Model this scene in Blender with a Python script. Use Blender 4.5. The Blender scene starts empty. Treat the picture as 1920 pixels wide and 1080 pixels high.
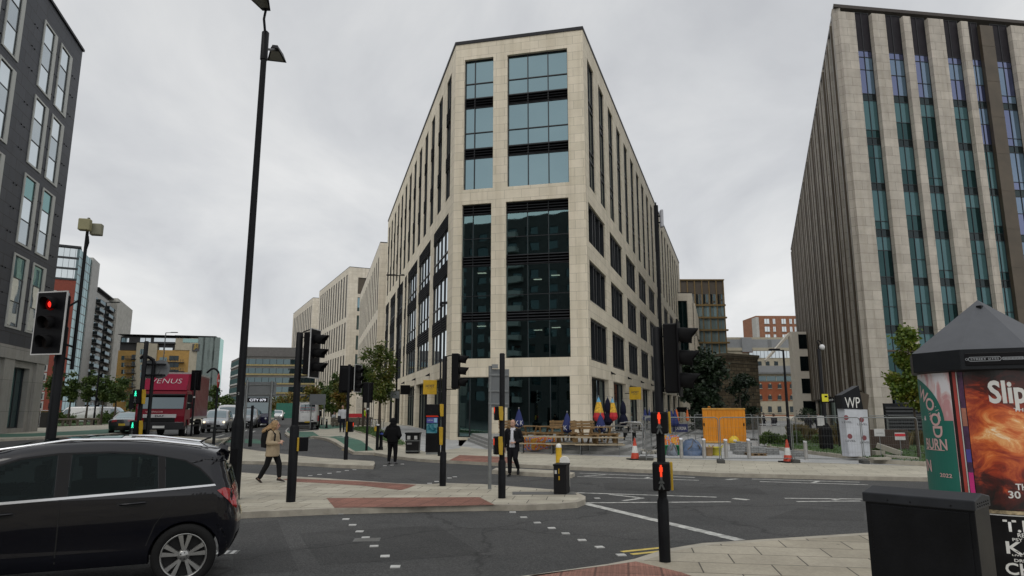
WORLD_BACK = 1.45
SUN_E = .7
import bpy, bmesh, math, random
from mathutils import Vector as V, Matrix as M
rnd = random.Random(7)
sc = bpy.context.scene
COL = sc.collection
R = math.radians
PI = math.pi
# ---------------------------------------------------------------- camera
F = 1280.0
PITCH = R(10.2)
CP, SP = math.cos(PITCH), math.sin(PITCH)
H = 2.05                                   # eye height above the road
cam = bpy.data.cameras.new('camera')
cam.lens = 24; cam.sensor_width = 36; cam.clip_end = 6000; cam.clip_start = 0.05
co = bpy.data.objects.new('camera', cam); COL.objects.link(co)
co.location = (0, 0, H); co.rotation_euler = (PI/2 + PITCH, 0, 0)
sc.camera = co
sc.render.engine = 'CYCLES'
sc.view_settings.view_transform = 'Standard'
sc.view_settings.look = 'None'
sc.view_settings.exposure = 0
sc.cycles.max_bounces = 6
sc.cycles.transparent_max_bounces = 12
try:
    sc.cycles.use_denoising = True
    sc.cycles.denoiser = 'OPENIMAGEDENOISE'
except Exception:
    pass

def sm(t):
    t = max(0., min(1., t)); return t*t*(3-2*t)
def gz(x, y):                              # the street on the left climbs gently
    return .5*sm((-x-4)/6)*sm((y-29)/9)
def ray(px, py):
    u = (px-960)/F; v = (540-py)/F
    return V((u, CP-v*SP, SP+v*CP))
def at(px, py, Y):                         # point of the survey at depth Y
    r = ray(px, py); t = Y/r.y
    return V((r.x*t, Y, H+r.z*t))
def gp(px, py, h=0.):                      # point on the ground (plus h)
    r = ray(px, py); z = h
    for _ in range(25):
        t = (z-H)/r.z if r.z < -1e-4 else 900.
        t = min(t, 900.)
        z = h+gz(r.x*t, r.y*t)
    return V((r.x*t, r.y*t, z))
def hz(px, py, p):                         # height of pixel py above point p's vertical
    r = ray(px, py); return H + r.z*(p.y/r.y)
def lerp(a, b, t): return a+(b-a)*t

# ---------------------------------------------------------------- scene graph
def tag(o, label=None, cat=None, group=None, kind=None):
    if label: o['label'] = label
    if cat: o['category'] = cat
    if group: o['group'] = group
    if kind: o['kind'] = kind
    return o
def thing(name, label, cat, loc=(0, 0, 0), rz=0., group=None):
    o = bpy.data.objects.new(name, None); COL.objects.link(o)
    o.empty_display_size = .2
    o.location = loc; o.rotation_euler = (0, 0, rz)
    return tag(o, label, cat, group)
def dup(root, loc=None, rz=None, label=None, group=None):
    r = root.copy(); COL.objects.link(r)
    if loc is not None: r.location = loc
    if rz is not None: r.rotation_euler = (0, 0, rz)
    if label: r['label'] = label
    if group: r['group'] = group
    for ch in list(root.children):
        c = ch.copy(); COL.objects.link(c); c.parent = r
        for g in list(ch.children):
            d = g.copy(); COL.objects.link(d); d.parent = c
    return r

class MB:
    """collects shapes for one mesh"""
    def __init__(s, T=None):
        s.v = []; s.f = []; s.m = []; s.uv = []; s.T = T or M.Identity(4); s.mi = 0; s.sm = []
    def add(s, vs, fs, m=None, uvs=None, smooth=False):
        b = len(s.v); T = s.T
        s.v += [T @ V(v) for v in vs]
        for i, f in enumerate(fs):
            s.f.append([b+k for k in f]); s.m.append(s.mi if m is None else m)
            s.uv.append(uvs[i] if uvs else None); s.sm.append(smooth)
        return s
    def box(s, x0, x1, y0, y1, z0, z1, m=None):
        vs = [(x0,y0,z0),(x1,y0,z0),(x1,y1,z0),(x0,y1,z0),(x0,y0,z1),(x1,y0,z1),(x1,y1,z1),(x0,y1,z1)]
        return s.add(vs, [(0,3,2,1),(4,5,6,7),(0,1,5,4),(1,2,6,5),(2,3,7,6),(3,0,4,7)], m)
    def cbox(s, c, d, m=None, rz=0., rx=0., ry=0.):
        T = s.T
        s.T = T @ M.Translation(V(c)) @ M.Rotation(rz,4,'Z') @ M.Rotation(rx,4,'X') @ M.Rotation(ry,4,'Y')
        s.box(-d[0]/2, d[0]/2, -d[1]/2, d[1]/2, -d[2]/2, d[2]/2, m); s.T = T
        return s
    def loft(s, rings, m=None, caps=True, closed=True, smooth=True):
        n = len(rings[0]); vs = [p for r in rings for p in r]; fs = []
        for i in range(len(rings)-1):
            for j in range(n if closed else n-1):
                k = (j+1) % n
                fs.append((i*n+j, i*n+k, (i+1)*n+k, (i+1)*n+j))
        s.add(vs, fs, m, None, smooth)
        if caps and closed:
            s.add(rings[0], [tuple(range(n))[::-1]], m); s.add(rings[-1], [tuple(range(n))], m)
        return s
    def tube(s, pts, r, n=8, m=None, caps=True, smooth=True, sq=(1., 1.)):
        pts = [V(p) for p in pts]; rings = []
        up = None
        for i, p in enumerate(pts):
            a = pts[max(0, i-1)]; b = pts[min(len(pts)-1, i+1)]
            d = (b-a).normalized()
            if up is None:
                up = V((0, 0, 1)) if abs(d.z) < .9 else V((0, 1, 0))
            x = d.cross(up).normalized(); y = x.cross(d).normalized(); up = y
            rr = r[i] if isinstance(r, (list, tuple)) else r
            rings.append([p + x*(rr*sq[0]*math.cos(2*PI*k/n)) + y*(rr*sq[1]*math.sin(2*PI*k/n)) for k in range(n)])
        return s.loft(rings, m, caps, True, smooth)
    def lathe(s, prof, n=20, m=None, c=(0, 0, 0), caps=True, smooth=True):
        rings = [[(c[0]+r*math.cos(2*PI*k/n), c[1]+r*math.sin(2*PI*k/n), c[2]+z) for k in range(n)] for r, z in prof]
        return s.loft(rings, m, caps, True, smooth)
    def prism(s, poly, d0, d1, axis='z', m=None):
        """polygon extruded along an axis; poly in the two other coordinates"""
        def P(a, b, d):
            return (a, b, d) if axis == 'z' else (a, d, b) if axis == 'y' else (d, a, b)
        n = len(poly)
        vs = [P(a, b, d0) for a, b in poly]+[P(a, b, d1) for a, b in poly]
        fs = [tuple(range(n)), tuple(range(n, 2*n))[::-1]]+[(i, (i+1) % n, n+(i+1) % n, n+i) for i in range(n)]
        return s.add(vs, fs, m)
    def sphere(s, c, r, n=12, m=None, sc=(1, 1, 1)):
        k = max(4, n//2)
        prof = [(max(1e-4, math.sin(PI*i/k)), -math.cos(PI*i/k)) for i in range(k+1)]
        rings = [[(c[0]+r*sc[0]*a*math.cos(2*PI*j/n), c[1]+r*sc[1]*a*math.sin(2*PI*j/n), c[2]+r*sc[2]*z) for j in range(n)] for a, z in prof]
        return s.loft(rings, m, True, True, True)
    def quad(s, a, b, c, d, m=None, uv=None):
        return s.add([a, b, c, d], [(0, 1, 2, 3)], m, [uv] if uv else None)
    def build(s, name, mats, parent=None, bev=0., fix=True, mods=None):
        me = bpy.data.meshes.new(name)
        me.from_pydata([tuple(v) for v in s.v], [], s.f)
        if not isinstance(mats, (list, tuple)): mats = [mats]
        for mt in mats: me.materials.append(mt)
        me.polygons.foreach_set('material_index', s.m)
        me.polygons.foreach_set('use_smooth', s.sm)
        if any(u is not None for u in s.uv):
            ul = me.uv_layers.new(name='uv'); k = 0
            for u in s.uv:
                pass
            k = 0
            for p, u in zip(me.polygons, s.uv):
                for li, t in zip(p.loop_indices, u or [(0, 0)]*len(p.loop_indices)):
                    ul.data[li].uv = t
        if fix:
            bm = bmesh.new(); bm.from_mesh(me)
            bmesh.ops.recalc_face_normals(bm, faces=bm.faces); bm.to_mesh(me); bm.free()
        me.update()
        o = bpy.data.objects.new(name, me); COL.objects.link(o)
        if parent: o.parent = parent
        if bev:
            b = o.modifiers.new('edge', 'BEVEL'); b.width = bev; b.segments = 2; b.limit_method = 'ANGLE'
        return o

# ---------------------------------------------------------------- materials
MATS = {}
def _new(name):
    m = bpy.data.materials.new(name); m.use_nodes = True
    nt = m.node_tree; nt.nodes.clear()
    out = nt.nodes.new('ShaderNodeOutputMaterial')
    return m, nt, out
def node(nt, t, **kw):
    n = nt.nodes.new('ShaderNode'+t)
    for k, v in kw.items():
        if k in n.inputs: n.inputs[k].default_value = v
        else: setattr(n, k, v)
    return n
def ramp(nt, stops):
    r = node(nt, 'ValToRGB'); e = r.color_ramp.elements
    e[0].position, e[0].color = stops[0][0], tuple(stops[0][1])+(1,)
    e[1].position, e[1].color = stops[-1][0], tuple(stops[-1][1])+(1,)
    for p, c in stops[1:-1]:
        k = e.new(p); k.color = tuple(c)+(1,)
    return r
def mul(c, k): return tuple(min(1., x*k) for x in c)
def mat(name, col, rough=.6, metal=0., var=.18, scale=2., bump=0., bscale=40., spec=.5, coat=0., dirt=0., emit=0., sheen=0.):
    if name in MATS: return MATS[name]
    if max(col) < .035 and metal < .15 and not coat: spec = .13
    m, nt, out = _new(name); L = nt.links
    p = node(nt, 'BsdfPrincipled'); L.new(p.outputs[0], out.inputs[0])
    p.inputs['Roughness'].default_value = rough; p.inputs['Metallic'].default_value = metal
    p.inputs['Specular IOR Level'].default_value = spec
    p.inputs['Coat Weight'].default_value = coat; p.inputs['Coat Roughness'].default_value = .04
    tc = node(nt, 'TexCoord')
    nz = node(nt, 'TexNoise', Scale=scale, Detail=5., Roughness=.62); L.new(tc.outputs['Object'], nz.inputs['Vector'])
    r = ramp(nt, [(.3, mul(col, 1-var)), (.7, mul(col, 1+var))]); L.new(nz.outputs['Fac'], r.inputs[0])
    cur = r.outputs[0]
    if dirt:
        n2 = node(nt, 'TexNoise', Scale=scale*.35, Detail=7., Roughness=.7); L.new(tc.outputs['Object'], n2.inputs['Vector'])
        r2 = ramp(nt, [(.45, (1, 1, 1)), (.75, (1-dirt,)*3)]); L.new(n2.outputs['Fac'], r2.inputs[0])
        mx = node(nt, 'MixRGB', blend_type='MULTIPLY', Fac=1.); L.new(cur, mx.inputs[1]); L.new(r2.outputs[0], mx.inputs[2]); cur = mx.outputs[0]
    L.new(cur, p.inputs['Base Color'])
    rr = node(nt, 'MapRange'); rr.inputs[3].default_value = max(.02, rough-.08); rr.inputs[4].default_value = min(1, rough+.1)
    L.new(nz.outputs['Fac'], rr.inputs[0]); L.new(rr.outputs[0], p.inputs['Roughness'])
    if bump:
        nb = node(nt, 'TexNoise', Scale=bscale, Detail=4.); L.new(tc.outputs['Object'], nb.inputs['Vector'])
        bp = node(nt, 'Bump', Strength=bump, Distance=.02); L.new(nb.outputs['Fac'], bp.inputs['Height']); L.new(bp.outputs[0], p.inputs['Normal'])
    if emit:
        p.inputs['Emission Color'].default_value = tuple(col)+(1,); p.inputs['Emission Strength'].default_value = emit
    MATS[name] = m; return m
def bricks(name, c1, c2, mortar, bw, bh, ms=.008, rough=.75, uv=True, rot=0., off=.5, var=.12, bump=.25, stain=.25, spec=.4, freq=2, sq=1.):
    """coursed masonry or paving, in metres (UV on walls, position on the ground)"""
    if name in MATS: return MATS[name]
    m, nt, out = _new(name); L = nt.links
    p = node(nt, 'BsdfPrincipled'); L.new(p.outputs[0], out.inputs[0]); p.inputs['Specular IOR Level'].default_value = spec
    if uv: src = node(nt, 'UVMap').outputs[0]
    else:
        mp = node(nt, 'Mapping'); mp.inputs['Rotation'].default_value = (0, 0, rot)
        L.new(node(nt, 'NewGeometry').outputs['Position'], mp.inputs[0]); src = mp.outputs[0]
    b = node(nt, 'TexBrick', offset=off, offset_frequency=freq, squash=sq); L.new(src, b.inputs['Vector'])
    b.inputs['Color1'].default_value = tuple(c1)+(1,); b.inputs['Color2'].default_value = tuple(c2)+(1,)
    b.inputs['Mortar'].default_value = tuple(mortar)+(1,)
    b.inputs['Scale'].default_value = 1.; b.inputs['Mortar Size'].default_value = ms
    b.inputs['Brick Width'].default_value = bw; b.inputs['Row Height'].default_value = bh; b.inputs['Bias'].default_value = 0.
    nz = node(nt, 'TexNoise', Scale=.5, Detail=8., Roughness=.7); L.new(src, nz.inputs['Vector'])
    r = ramp(nt, [(.3, (1-stain,)*3), (.62, (1.06,)*3)]); L.new(nz.outputs['Fac'], r.inputs[0])
    mx = node(nt, 'MixRGB', blend_type='MULTIPLY', Fac=1.); L.new(b.outputs['Color'], mx.inputs[1]); L.new(r.outputs[0], mx.inputs[2])
    n2 = node(nt, 'TexNoise', Scale=22., Detail=4., Roughness=.7); L.new(src, n2.inputs['Vector'])
    r2 = ramp(nt, [(.3, (1-var,)*3), (.7, (1+var,)*3)]); L.new(n2.outputs['Fac'], r2.inputs[0])
    m2 = node(nt, 'MixRGB', blend_type='MULTIPLY', Fac=1.); L.new(mx.outputs[0], m2.inputs[1]); L.new(r2.outputs[0], m2.inputs[2])
    if uv:      # rain streaks
        mp2 = node(nt, 'Mapping'); mp2.inputs['Scale'].default_value = (2.2, .09, 1); L.new(src, mp2.inputs[0]); n3 = node(nt, 'TexNoise', Scale=1., Detail=5., Roughness=.6); L.new(mp2.outputs[0], n3.inputs['Vector'])
        r3 = ramp(nt, [(.36, (.90,.89,.87)), (.52, (1.,)*3), (.7, (1.03,)*3)])
    else:       # gum, drips and worn patches
        n3 = node(nt, 'TexVoronoi', Scale=1.9, Randomness=1.); L.new(src, n3.inputs['Vector']); r3 = ramp(nt, [(.045, (.55,.54,.52)), (.075, (1.,)*3), (1., (1.,)*3)])
    L.new(n3.outputs[0], r3.inputs[0]); m4 = node(nt, 'MixRGB', blend_type='MULTIPLY', Fac=1.); L.new(m2.outputs[0], m4.inputs[1]); L.new(r3.outputs[0], m4.inputs[2]); m2 = m4
    L.new(m2.outputs[0], p.inputs['Base Color']); p.inputs['Roughness'].default_value = rough
    bp = node(nt, 'Bump', Strength=bump, Distance=.01); bp.invert = True
    L.new(b.outputs['Fac'], bp.inputs['Height']); L.new(bp.outputs[0], p.inputs['Normal'])
    MATS[name] = m; return m
def glass(name, refl, body, f0=.2, rough=.015, clear=0., power=3.):
    """coated window glass: mirror of the surroundings over a dark room (or a see-through pane)"""
    if name in MATS: return MATS[name]
    m, nt, out = _new(name); L = nt.links
    g = node(nt, 'BsdfGlossy', Roughness=rough); g.inputs['Color'].default_value = tuple(refl)+(1,)
    if clear:
        b = node(nt, 'BsdfTransparent'); b.inputs[0].default_value = tuple(x*clear for x in body)+(1,)
    else:
        b = node(nt, 'BsdfDiffuse'); b.inputs[0].default_value = tuple(body)+(1,)
    lw = node(nt, 'LayerWeight', Blend=.5); pw = node(nt, 'Math', operation='POWER'); pw.inputs[1].default_value = power
    L.new(lw.outputs['Facing'], pw.inputs[0])
    mr = node(nt, 'MapRange'); mr.inputs[3].default_value = f0; mr.inputs[4].default_value = .95; L.new(pw.outputs[0], mr.inputs[0])
    nz = node(nt, 'TexNoise', Scale=.35, Detail=2.); tc = node(nt, 'TexCoord'); L.new(tc.outputs['Object'], nz.inputs['Vector'])
    bp = node(nt, 'Bump', Strength=.02, Distance=.3); L.new(nz.outputs['Fac'], bp.inputs['Height']); L.new(bp.outputs[0], g.inputs['Normal'])
    mx = node(nt, 'MixShader'); L.new(mr.outputs[0], mx.inputs[0]); L.new(b.outputs[0], mx.inputs[1]); L.new(g.outputs[0], mx.inputs[2])
    L.new(mx.outputs[0], out.inputs[0]); MATS[name] = m; return m
def emis(name, col, s):
    if name in MATS: return MATS[name]
    m, nt, out = _new(name); e = node(nt, 'Emission', Strength=s); e.inputs[0].default_value = tuple(col)+(1,)
    nt.links.new(e.outputs[0], out.inputs[0]); MATS[name] = m; return m
def asphalt(name, c=.045):
    m, nt, out = _new(name); L = nt.links
    p = node(nt, 'BsdfPrincipled'); L.new(p.outputs[0], out.inputs[0]); p.inputs['Specular IOR Level'].default_value = .35
    pos = node(nt, 'NewGeometry').outputs['Position']
    def nz(s, d=5., ro=.6):
        n = node(nt, 'TexNoise', Scale=s, Detail=d, Roughness=ro); L.new(pos, n.inputs['Vector']); return n.outputs['Fac']
    base = ramp(nt, [(.3, (c*.72, c*.74, c*.74)), (.5, (c, c*1.0, c*.98)), (.72, (c*1.35, c*1.33, c*1.28))]); L.new(nz(.22, 8., .65), base.inputs[0])
    v = node(nt, 'TexVoronoi', Scale=55.); L.new(pos, v.inputs['Vector'])
    sp = ramp(nt, [(0., (.45,)*3), (.5, (1.,)*3), (1., (1.9,)*3)]); L.new(v.outputs['Color'], sp.inputs[0])
    mx = node(nt, 'MixRGB', blend_type='MULTIPLY', Fac=1.); L.new(base.outputs[0], mx.inputs[1]); L.new(sp.outputs[0], mx.inputs[2])
    lt = ramp(nt, [(.66, (0,)*3), (.74, (.05,)*3)]); L.new(nz(34., 2.), lt.inputs[0])
    ad = node(nt, 'MixRGB', blend_type='ADD', Fac=1.); L.new(mx.outputs[0], ad.inputs[1]); L.new(lt.outputs[0], ad.inputs[2])
    # seams and trench repairs
    mp = node(nt, 'Mapping'); mp.inputs['Rotation'].default_value = (0, 0, .35); mp.inputs['Scale'].default_value = (.11, .33, 1); L.new(pos, mp.inputs[0])
    vo = node(nt, 'TexVoronoi', Scale=1., distance='CHEBYCHEV'); L.new(mp.outputs[0], vo.inputs['Vector'])
    pt = ramp(nt, [(0., (.8,)*3), (.55, (1.,)*3), (1., (1.18,)*3)]); L.new(vo.outputs['Color'], pt.inputs[0])
    m3 = node(nt, 'MixRGB', blend_type='MULTIPLY', Fac=.8); L.new(ad.outputs[0], m3.inputs[1]); L.new(pt.outputs[0], m3.inputs[2])
    dn = node(nt, 'VectorMath', operation='ADD'); dz = node(nt, 'TexNoise', Scale=1.3, Detail=4.); L.new(pos, dz.inputs['Vector']); L.new(pos, dn.inputs[0]); L.new(dz.outputs['Color'], dn.inputs[1])
    ck = node(nt, 'TexVoronoi', Scale=.23, feature='DISTANCE_TO_EDGE'); L.new(dn.outputs[0], ck.inputs['Vector']); cr_ = ramp(nt, [(.0, (.35,)*3), (.006, (.5,)*3), (.011, (1.,)*3)]); L.new(ck.outputs['Distance'], cr_.inputs[0])
    ol = ramp(nt, [(.30, (.62,)*3), (.44, (1.,)*3), (.68, (1.,)*3), (.8, (1.25,)*3)]); L.new(nz(.55, 9., .72), ol.inputs[0])
    for rm in (cr_, ol):
        mk = node(nt, 'MixRGB', blend_type='MULTIPLY', Fac=.75); L.new(m3.outputs[0], mk.inputs[1]); L.new(rm.outputs[0], mk.inputs[2]); m3 = mk
    L.new(m3.outputs[0], p.inputs['Base Color'])
    rr = node(nt, 'MapRange'); rr.inputs[3].default_value = .62; rr.inputs[4].default_value = .9; L.new(nz(.6), rr.inputs[0]); L.new(rr.outputs[0], p.inputs['Roughness'])
    bp = node(nt, 'Bump', Strength=.35, Distance=.008); L.new(v.outputs['Distance'], bp.inputs['Height']); L.new(bp.outputs[0], p.inputs['Normal'])
    MATS[name] = m; return m
def leafmat(name, cols, transl=.25):
    if name in MATS: return MATS[name]
    m, nt, out = _new(name); L = nt.links
    g = node(nt, 'NewGeometry')
    r = ramp(nt, [(i/(len(cols)-1), c) for i, c in enumerate(cols)])
    nz = node(nt, 'TexNoise', Scale=1.1, Detail=3.); L.new(g.outputs['Position'], nz.inputs['Vector'])
    ad = node(nt, 'Math', operation='MULTIPLY_ADD'); ad.inputs[1].default_value = .55; L.new(g.outputs['Random Per Island'], ad.inputs[0])
    m5 = node(nt, 'Math', operation='MULTIPLY_ADD'); m5.inputs[1].default_value = 1.6; m5.inputs[2].default_value = -.55; L.new(nz.outputs['Fac'], m5.inputs[0])
    L.new(m5.outputs[0], ad.inputs[2]); L.new(ad.outputs[0], r.inputs[0])
    d = node(nt, 'BsdfPrincipled', Roughness=.55); L.new(r.outputs[0], d.inputs['Base Color'])
    t = node(nt, 'BsdfTranslucent'); L.new(r.outputs[0], t.inputs[0])
    mx = node(nt, 'MixShader', Fac=transl); mx.inputs[0].default_value = transl
    L.new(d.outputs[0], mx.inputs[1]); L.new(t.outputs[0], mx.inputs[2]); L.new(mx.outputs[0], out.inputs[0]); MATS[name] = m; return m

# ---------------------------------------------------------------- world: overcast day
SUN_EL, SUN_AZ = R(48), R(205)             # hidden sun, behind and left of the camera
w = bpy.data.worlds.new('World'); sc.world = w; w.use_nodes = True
nt = w.node_tree; nt.nodes.clear(); L = nt.links
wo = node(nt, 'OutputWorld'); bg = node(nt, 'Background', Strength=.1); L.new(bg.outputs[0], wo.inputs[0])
sky = node(nt, 'TexSky', sky_type='NISHITA', sun_disc=False, sun_elevation=SUN_EL, sun_rotation=SUN_AZ, dust_density=4.)
tc = node(nt, 'TexCoord')
sep = node(nt, 'SeparateXYZ'); L.new(tc.outputs['Generated'], sep.inputs[0])
za = node(nt, 'Math', operation='MAXIMUM'); L.new(sep.outputs[2], za.inputs[0]); za.inputs[1].default_value = 0.
zb = node(nt, 'Math', operation='ADD'); L.new(za.outputs[0], zb.inputs[0]); zb.inputs[1].default_value = .28
dv = node(nt, 'VectorMath', operation='DIVIDE'); L.new(tc.outputs['Generated'], dv.inputs[0])
cx = node(nt, 'CombineXYZ'); L.new(zb.outputs[0], cx.inputs[0]); L.new(zb.outputs[0], cx.inputs[1]); cx.inputs[2].default_value = 1.
L.new(cx.outputs[0], dv.inputs[1])
mpw = node(nt, 'Mapping'); mpw.inputs['Scale'].default_value = (1.15, .8, .6); mpw.inputs['Rotation'].default_value = (0, 0, .7); mpw.inputs['Location'].default_value = (3.2, 1.4, 0); L.new(dv.outputs[0], mpw.inputs[0])
cn = node(nt, 'TexNoise', Scale=1.7, Detail=9., Roughness=.55, Distortion=.35); L.new(mpw.outputs[0], cn.inputs['Vector'])
cr = ramp(nt, [(.30, (5.6, 5.72, 5.95)), (.43, (6.5, 6.62, 6.78)), (.53, (7.2, 7.28, 7.35)), (.66, (8.1, 8.13, 8.1))]); L.new(cn.outputs['Fac'], cr.inputs[0])
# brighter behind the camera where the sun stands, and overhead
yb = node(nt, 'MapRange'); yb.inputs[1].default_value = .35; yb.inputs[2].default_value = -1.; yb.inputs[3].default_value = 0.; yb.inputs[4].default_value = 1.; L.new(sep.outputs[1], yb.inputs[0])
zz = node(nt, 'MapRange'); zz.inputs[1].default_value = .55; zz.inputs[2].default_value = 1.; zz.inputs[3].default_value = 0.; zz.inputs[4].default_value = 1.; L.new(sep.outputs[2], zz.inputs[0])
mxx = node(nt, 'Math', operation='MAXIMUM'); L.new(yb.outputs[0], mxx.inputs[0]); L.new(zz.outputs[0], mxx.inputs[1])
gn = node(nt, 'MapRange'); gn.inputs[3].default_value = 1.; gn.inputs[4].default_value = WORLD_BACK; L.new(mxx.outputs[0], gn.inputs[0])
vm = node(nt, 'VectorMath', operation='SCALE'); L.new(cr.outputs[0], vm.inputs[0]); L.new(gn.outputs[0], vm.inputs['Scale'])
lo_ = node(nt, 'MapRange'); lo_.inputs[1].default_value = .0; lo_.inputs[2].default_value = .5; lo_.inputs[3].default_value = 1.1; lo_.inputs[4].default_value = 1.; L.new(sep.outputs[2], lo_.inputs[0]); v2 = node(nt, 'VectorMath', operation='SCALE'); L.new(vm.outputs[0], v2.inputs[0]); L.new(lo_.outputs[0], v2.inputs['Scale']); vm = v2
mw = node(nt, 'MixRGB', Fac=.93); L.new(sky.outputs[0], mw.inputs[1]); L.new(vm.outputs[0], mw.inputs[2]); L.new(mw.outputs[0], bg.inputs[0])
sl = bpy.data.lights.new('sun', 'SUN'); sl.energy = SUN_E; sl.angle = R(25); sl.color = (1., .96, .9)
so = bpy.data.objects.new('sun', sl); COL.objects.link(so); so.location = (0, 0, 60)
sd = V((math.sin(SUN_AZ)*math.cos(SUN_EL), math.cos(SUN_AZ)*math.cos(SUN_EL), math.sin(SUN_EL)))
so.rotation_euler = sd.to_track_quat('Z', 'Y').to_euler()

# ---------------------------------------------------------------- lettering
def text(body, m, parent, T, height=None, width=None, name='lettering', ext=.002, shear=0., align='CENTER', bold=0., spacing=1.):
    cu = bpy.data.curves.new(name, 'FONT'); cu.body = body; cu.extrude = 0; cu.align_x = align; cu.align_y = 'CENTER'
    cu.shear = shear; cu.offset = bold; cu.space_character = spacing; cu.resolution_u = 3
    o = bpy.data.objects.new(name, cu); COL.objects.link(o)
    dg = bpy.context.evaluated_depsgraph_get(); dg.update()
    me = bpy.data.meshes.new_from_object(o.evaluated_get(dg)); bpy.data.objects.remove(o); bpy.data.curves.remove(cu)
    xs = [v.co.x for v in me.vertices]; ys = [v.co.y for v in me.vertices]
    if not xs: return None
    w0, h0 = max(xs)-min(xs), max(ys)-min(ys)
    sx = sy = 1.
    if height: sy = height/h0; sx = sy
    if width:
        sx = width/w0
        if not height: sy = sx
    cx_, cy_ = (max(xs)+min(xs))/2, (max(ys)+min(ys))/2
    for v in me.vertices:
        v.co = T @ V(((v.co.x-cx_)*sx, (v.co.y-cy_)*sy, ext))
    me.materials.clear(); me.materials.append(m); me.update(); me.name = name
    ob = bpy.data.objects.new(name, me); COL.objects.link(ob); ob.parent = parent
    return ob
def face_T(c, right, up):                  # matrix whose x,y lie in a face
    r = V(right).normalized(); u = V(up).normalized(); n = r.cross(u)
    T = M.Identity(4)
    for i in range(3): T[i][0], T[i][1], T[i][2], T[i][3] = r[i], u[i], n[i], c[i]
    return T
# ================================================================ ground
ASPH = asphalt('asphalt', .050)
FLAG = bricks('buff_flags', (.36,.33,.26), (.44,.41,.33), (.10,.09,.075), .75, .6, .010, .8, uv=False, rot=.12, stain=.32, bump=.2)
FLAG2 = bricks('buff_flags_far', (.36,.335,.27), (.43,.40,.32), (.16,.15,.12), .9, .6, .008, .8, uv=False, rot=.3, stain=.25, bump=.15)
FLAGN = bricks('buff_flags_near', (.34,.305,.235), (.42,.38,.30), (.085,.075,.06), .9, .6, .010, .8, uv=False, rot=.16, stain=.33, bump=.25)
GREYP = bricks('grey_granite_paving', (.33,.34,.34), (.42,.42,.41), (.2,.2,.2), .6, .3, .006, .75, uv=False, rot=-.3, stain=.35, bump=.1)
KERB = mat('kerb_concrete', (.36,.33,.27), .85, var=.2, scale=3, bump=.3, dirt=.4)
def tactile(name, c, rot):
    m = bricks(name, mul(c, .82), mul(c, 1.1), mul(c, .45), .4, .4, .012, .8, uv=False, rot=rot, off=0., stain=.4, var=.2)
    nt = m.node_tree; L = nt.links
    p = [n for n in nt.nodes if n.type == 'BSDF_PRINCIPLED'][0]
    mp = [n for n in nt.nodes if n.type == 'MAPPING'][0]
    src = p.inputs['Base Color'].links[0].from_socket
    sc_ = node(nt, 'VectorMath', operation='SCALE'); sc_.inputs['Scale'].default_value = 15.; L.new(mp.outputs[0], sc_.inputs[0])
    fr = node(nt, 'VectorMath', operation='FRACTION'); L.new(sc_.outputs[0], fr.inputs[0])
    sb = node(nt, 'VectorMath', operation='SUBTRACT'); sb.inputs[1].default_value = (.5, .5, 0); L.new(fr.outputs[0], sb.inputs[0])
    s2 = node(nt, 'VectorMath', operation='MULTIPLY'); s2.inputs[1].default_value = (1, 1, 0); L.new(sb.outputs[0], s2.inputs[0])
    ln = node(nt, 'VectorMath', operation='LENGTH'); L.new(s2.outputs[0], ln.inputs[0])
    rp = ramp(nt, [(.26, (1.2,)*3), (.34, (.4,)*3), (.44, (.92,)*3)]); L.new(ln.outputs['Value'], rp.inputs[0])
    mx = node(nt, 'MixRGB', blend_type='MULTIPLY', Fac=1.); L.new(src, mx.inputs[1]); L.new(rp.outputs[0], mx.inputs[2]); L.new(mx.outputs[0], p.inputs['Base Color'])
    return m
TACT = tactile('red_blister_paving', (.27,.12,.085), .2)
TACTN = tactile('red_blister_paving_near', (.31,.15,.11), .16)
GREEN = mat('green_cycle_surface', (.045,.125,.085), .85, var=.2, scale=.8, bump=.2, bscale=120, dirt=.35)
WHITE = mat('road_paint_white', (.46,.46,.43), .7, var=.4, scale=11, dirt=.75)
YELLOW = mat('road_paint_yellow', (.55,.42,.10), .7, var=.25, scale=9, dirt=.5)
LAWN = mat('lawn_soil', (.035,.075,.015), .9, var=.4, scale=6, bump=.8, bscale=60)
GRASS = leafmat('grass_blades', [(.025,.055,.010), (.05,.11,.018), (.09,.14,.03)], .2)

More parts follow.
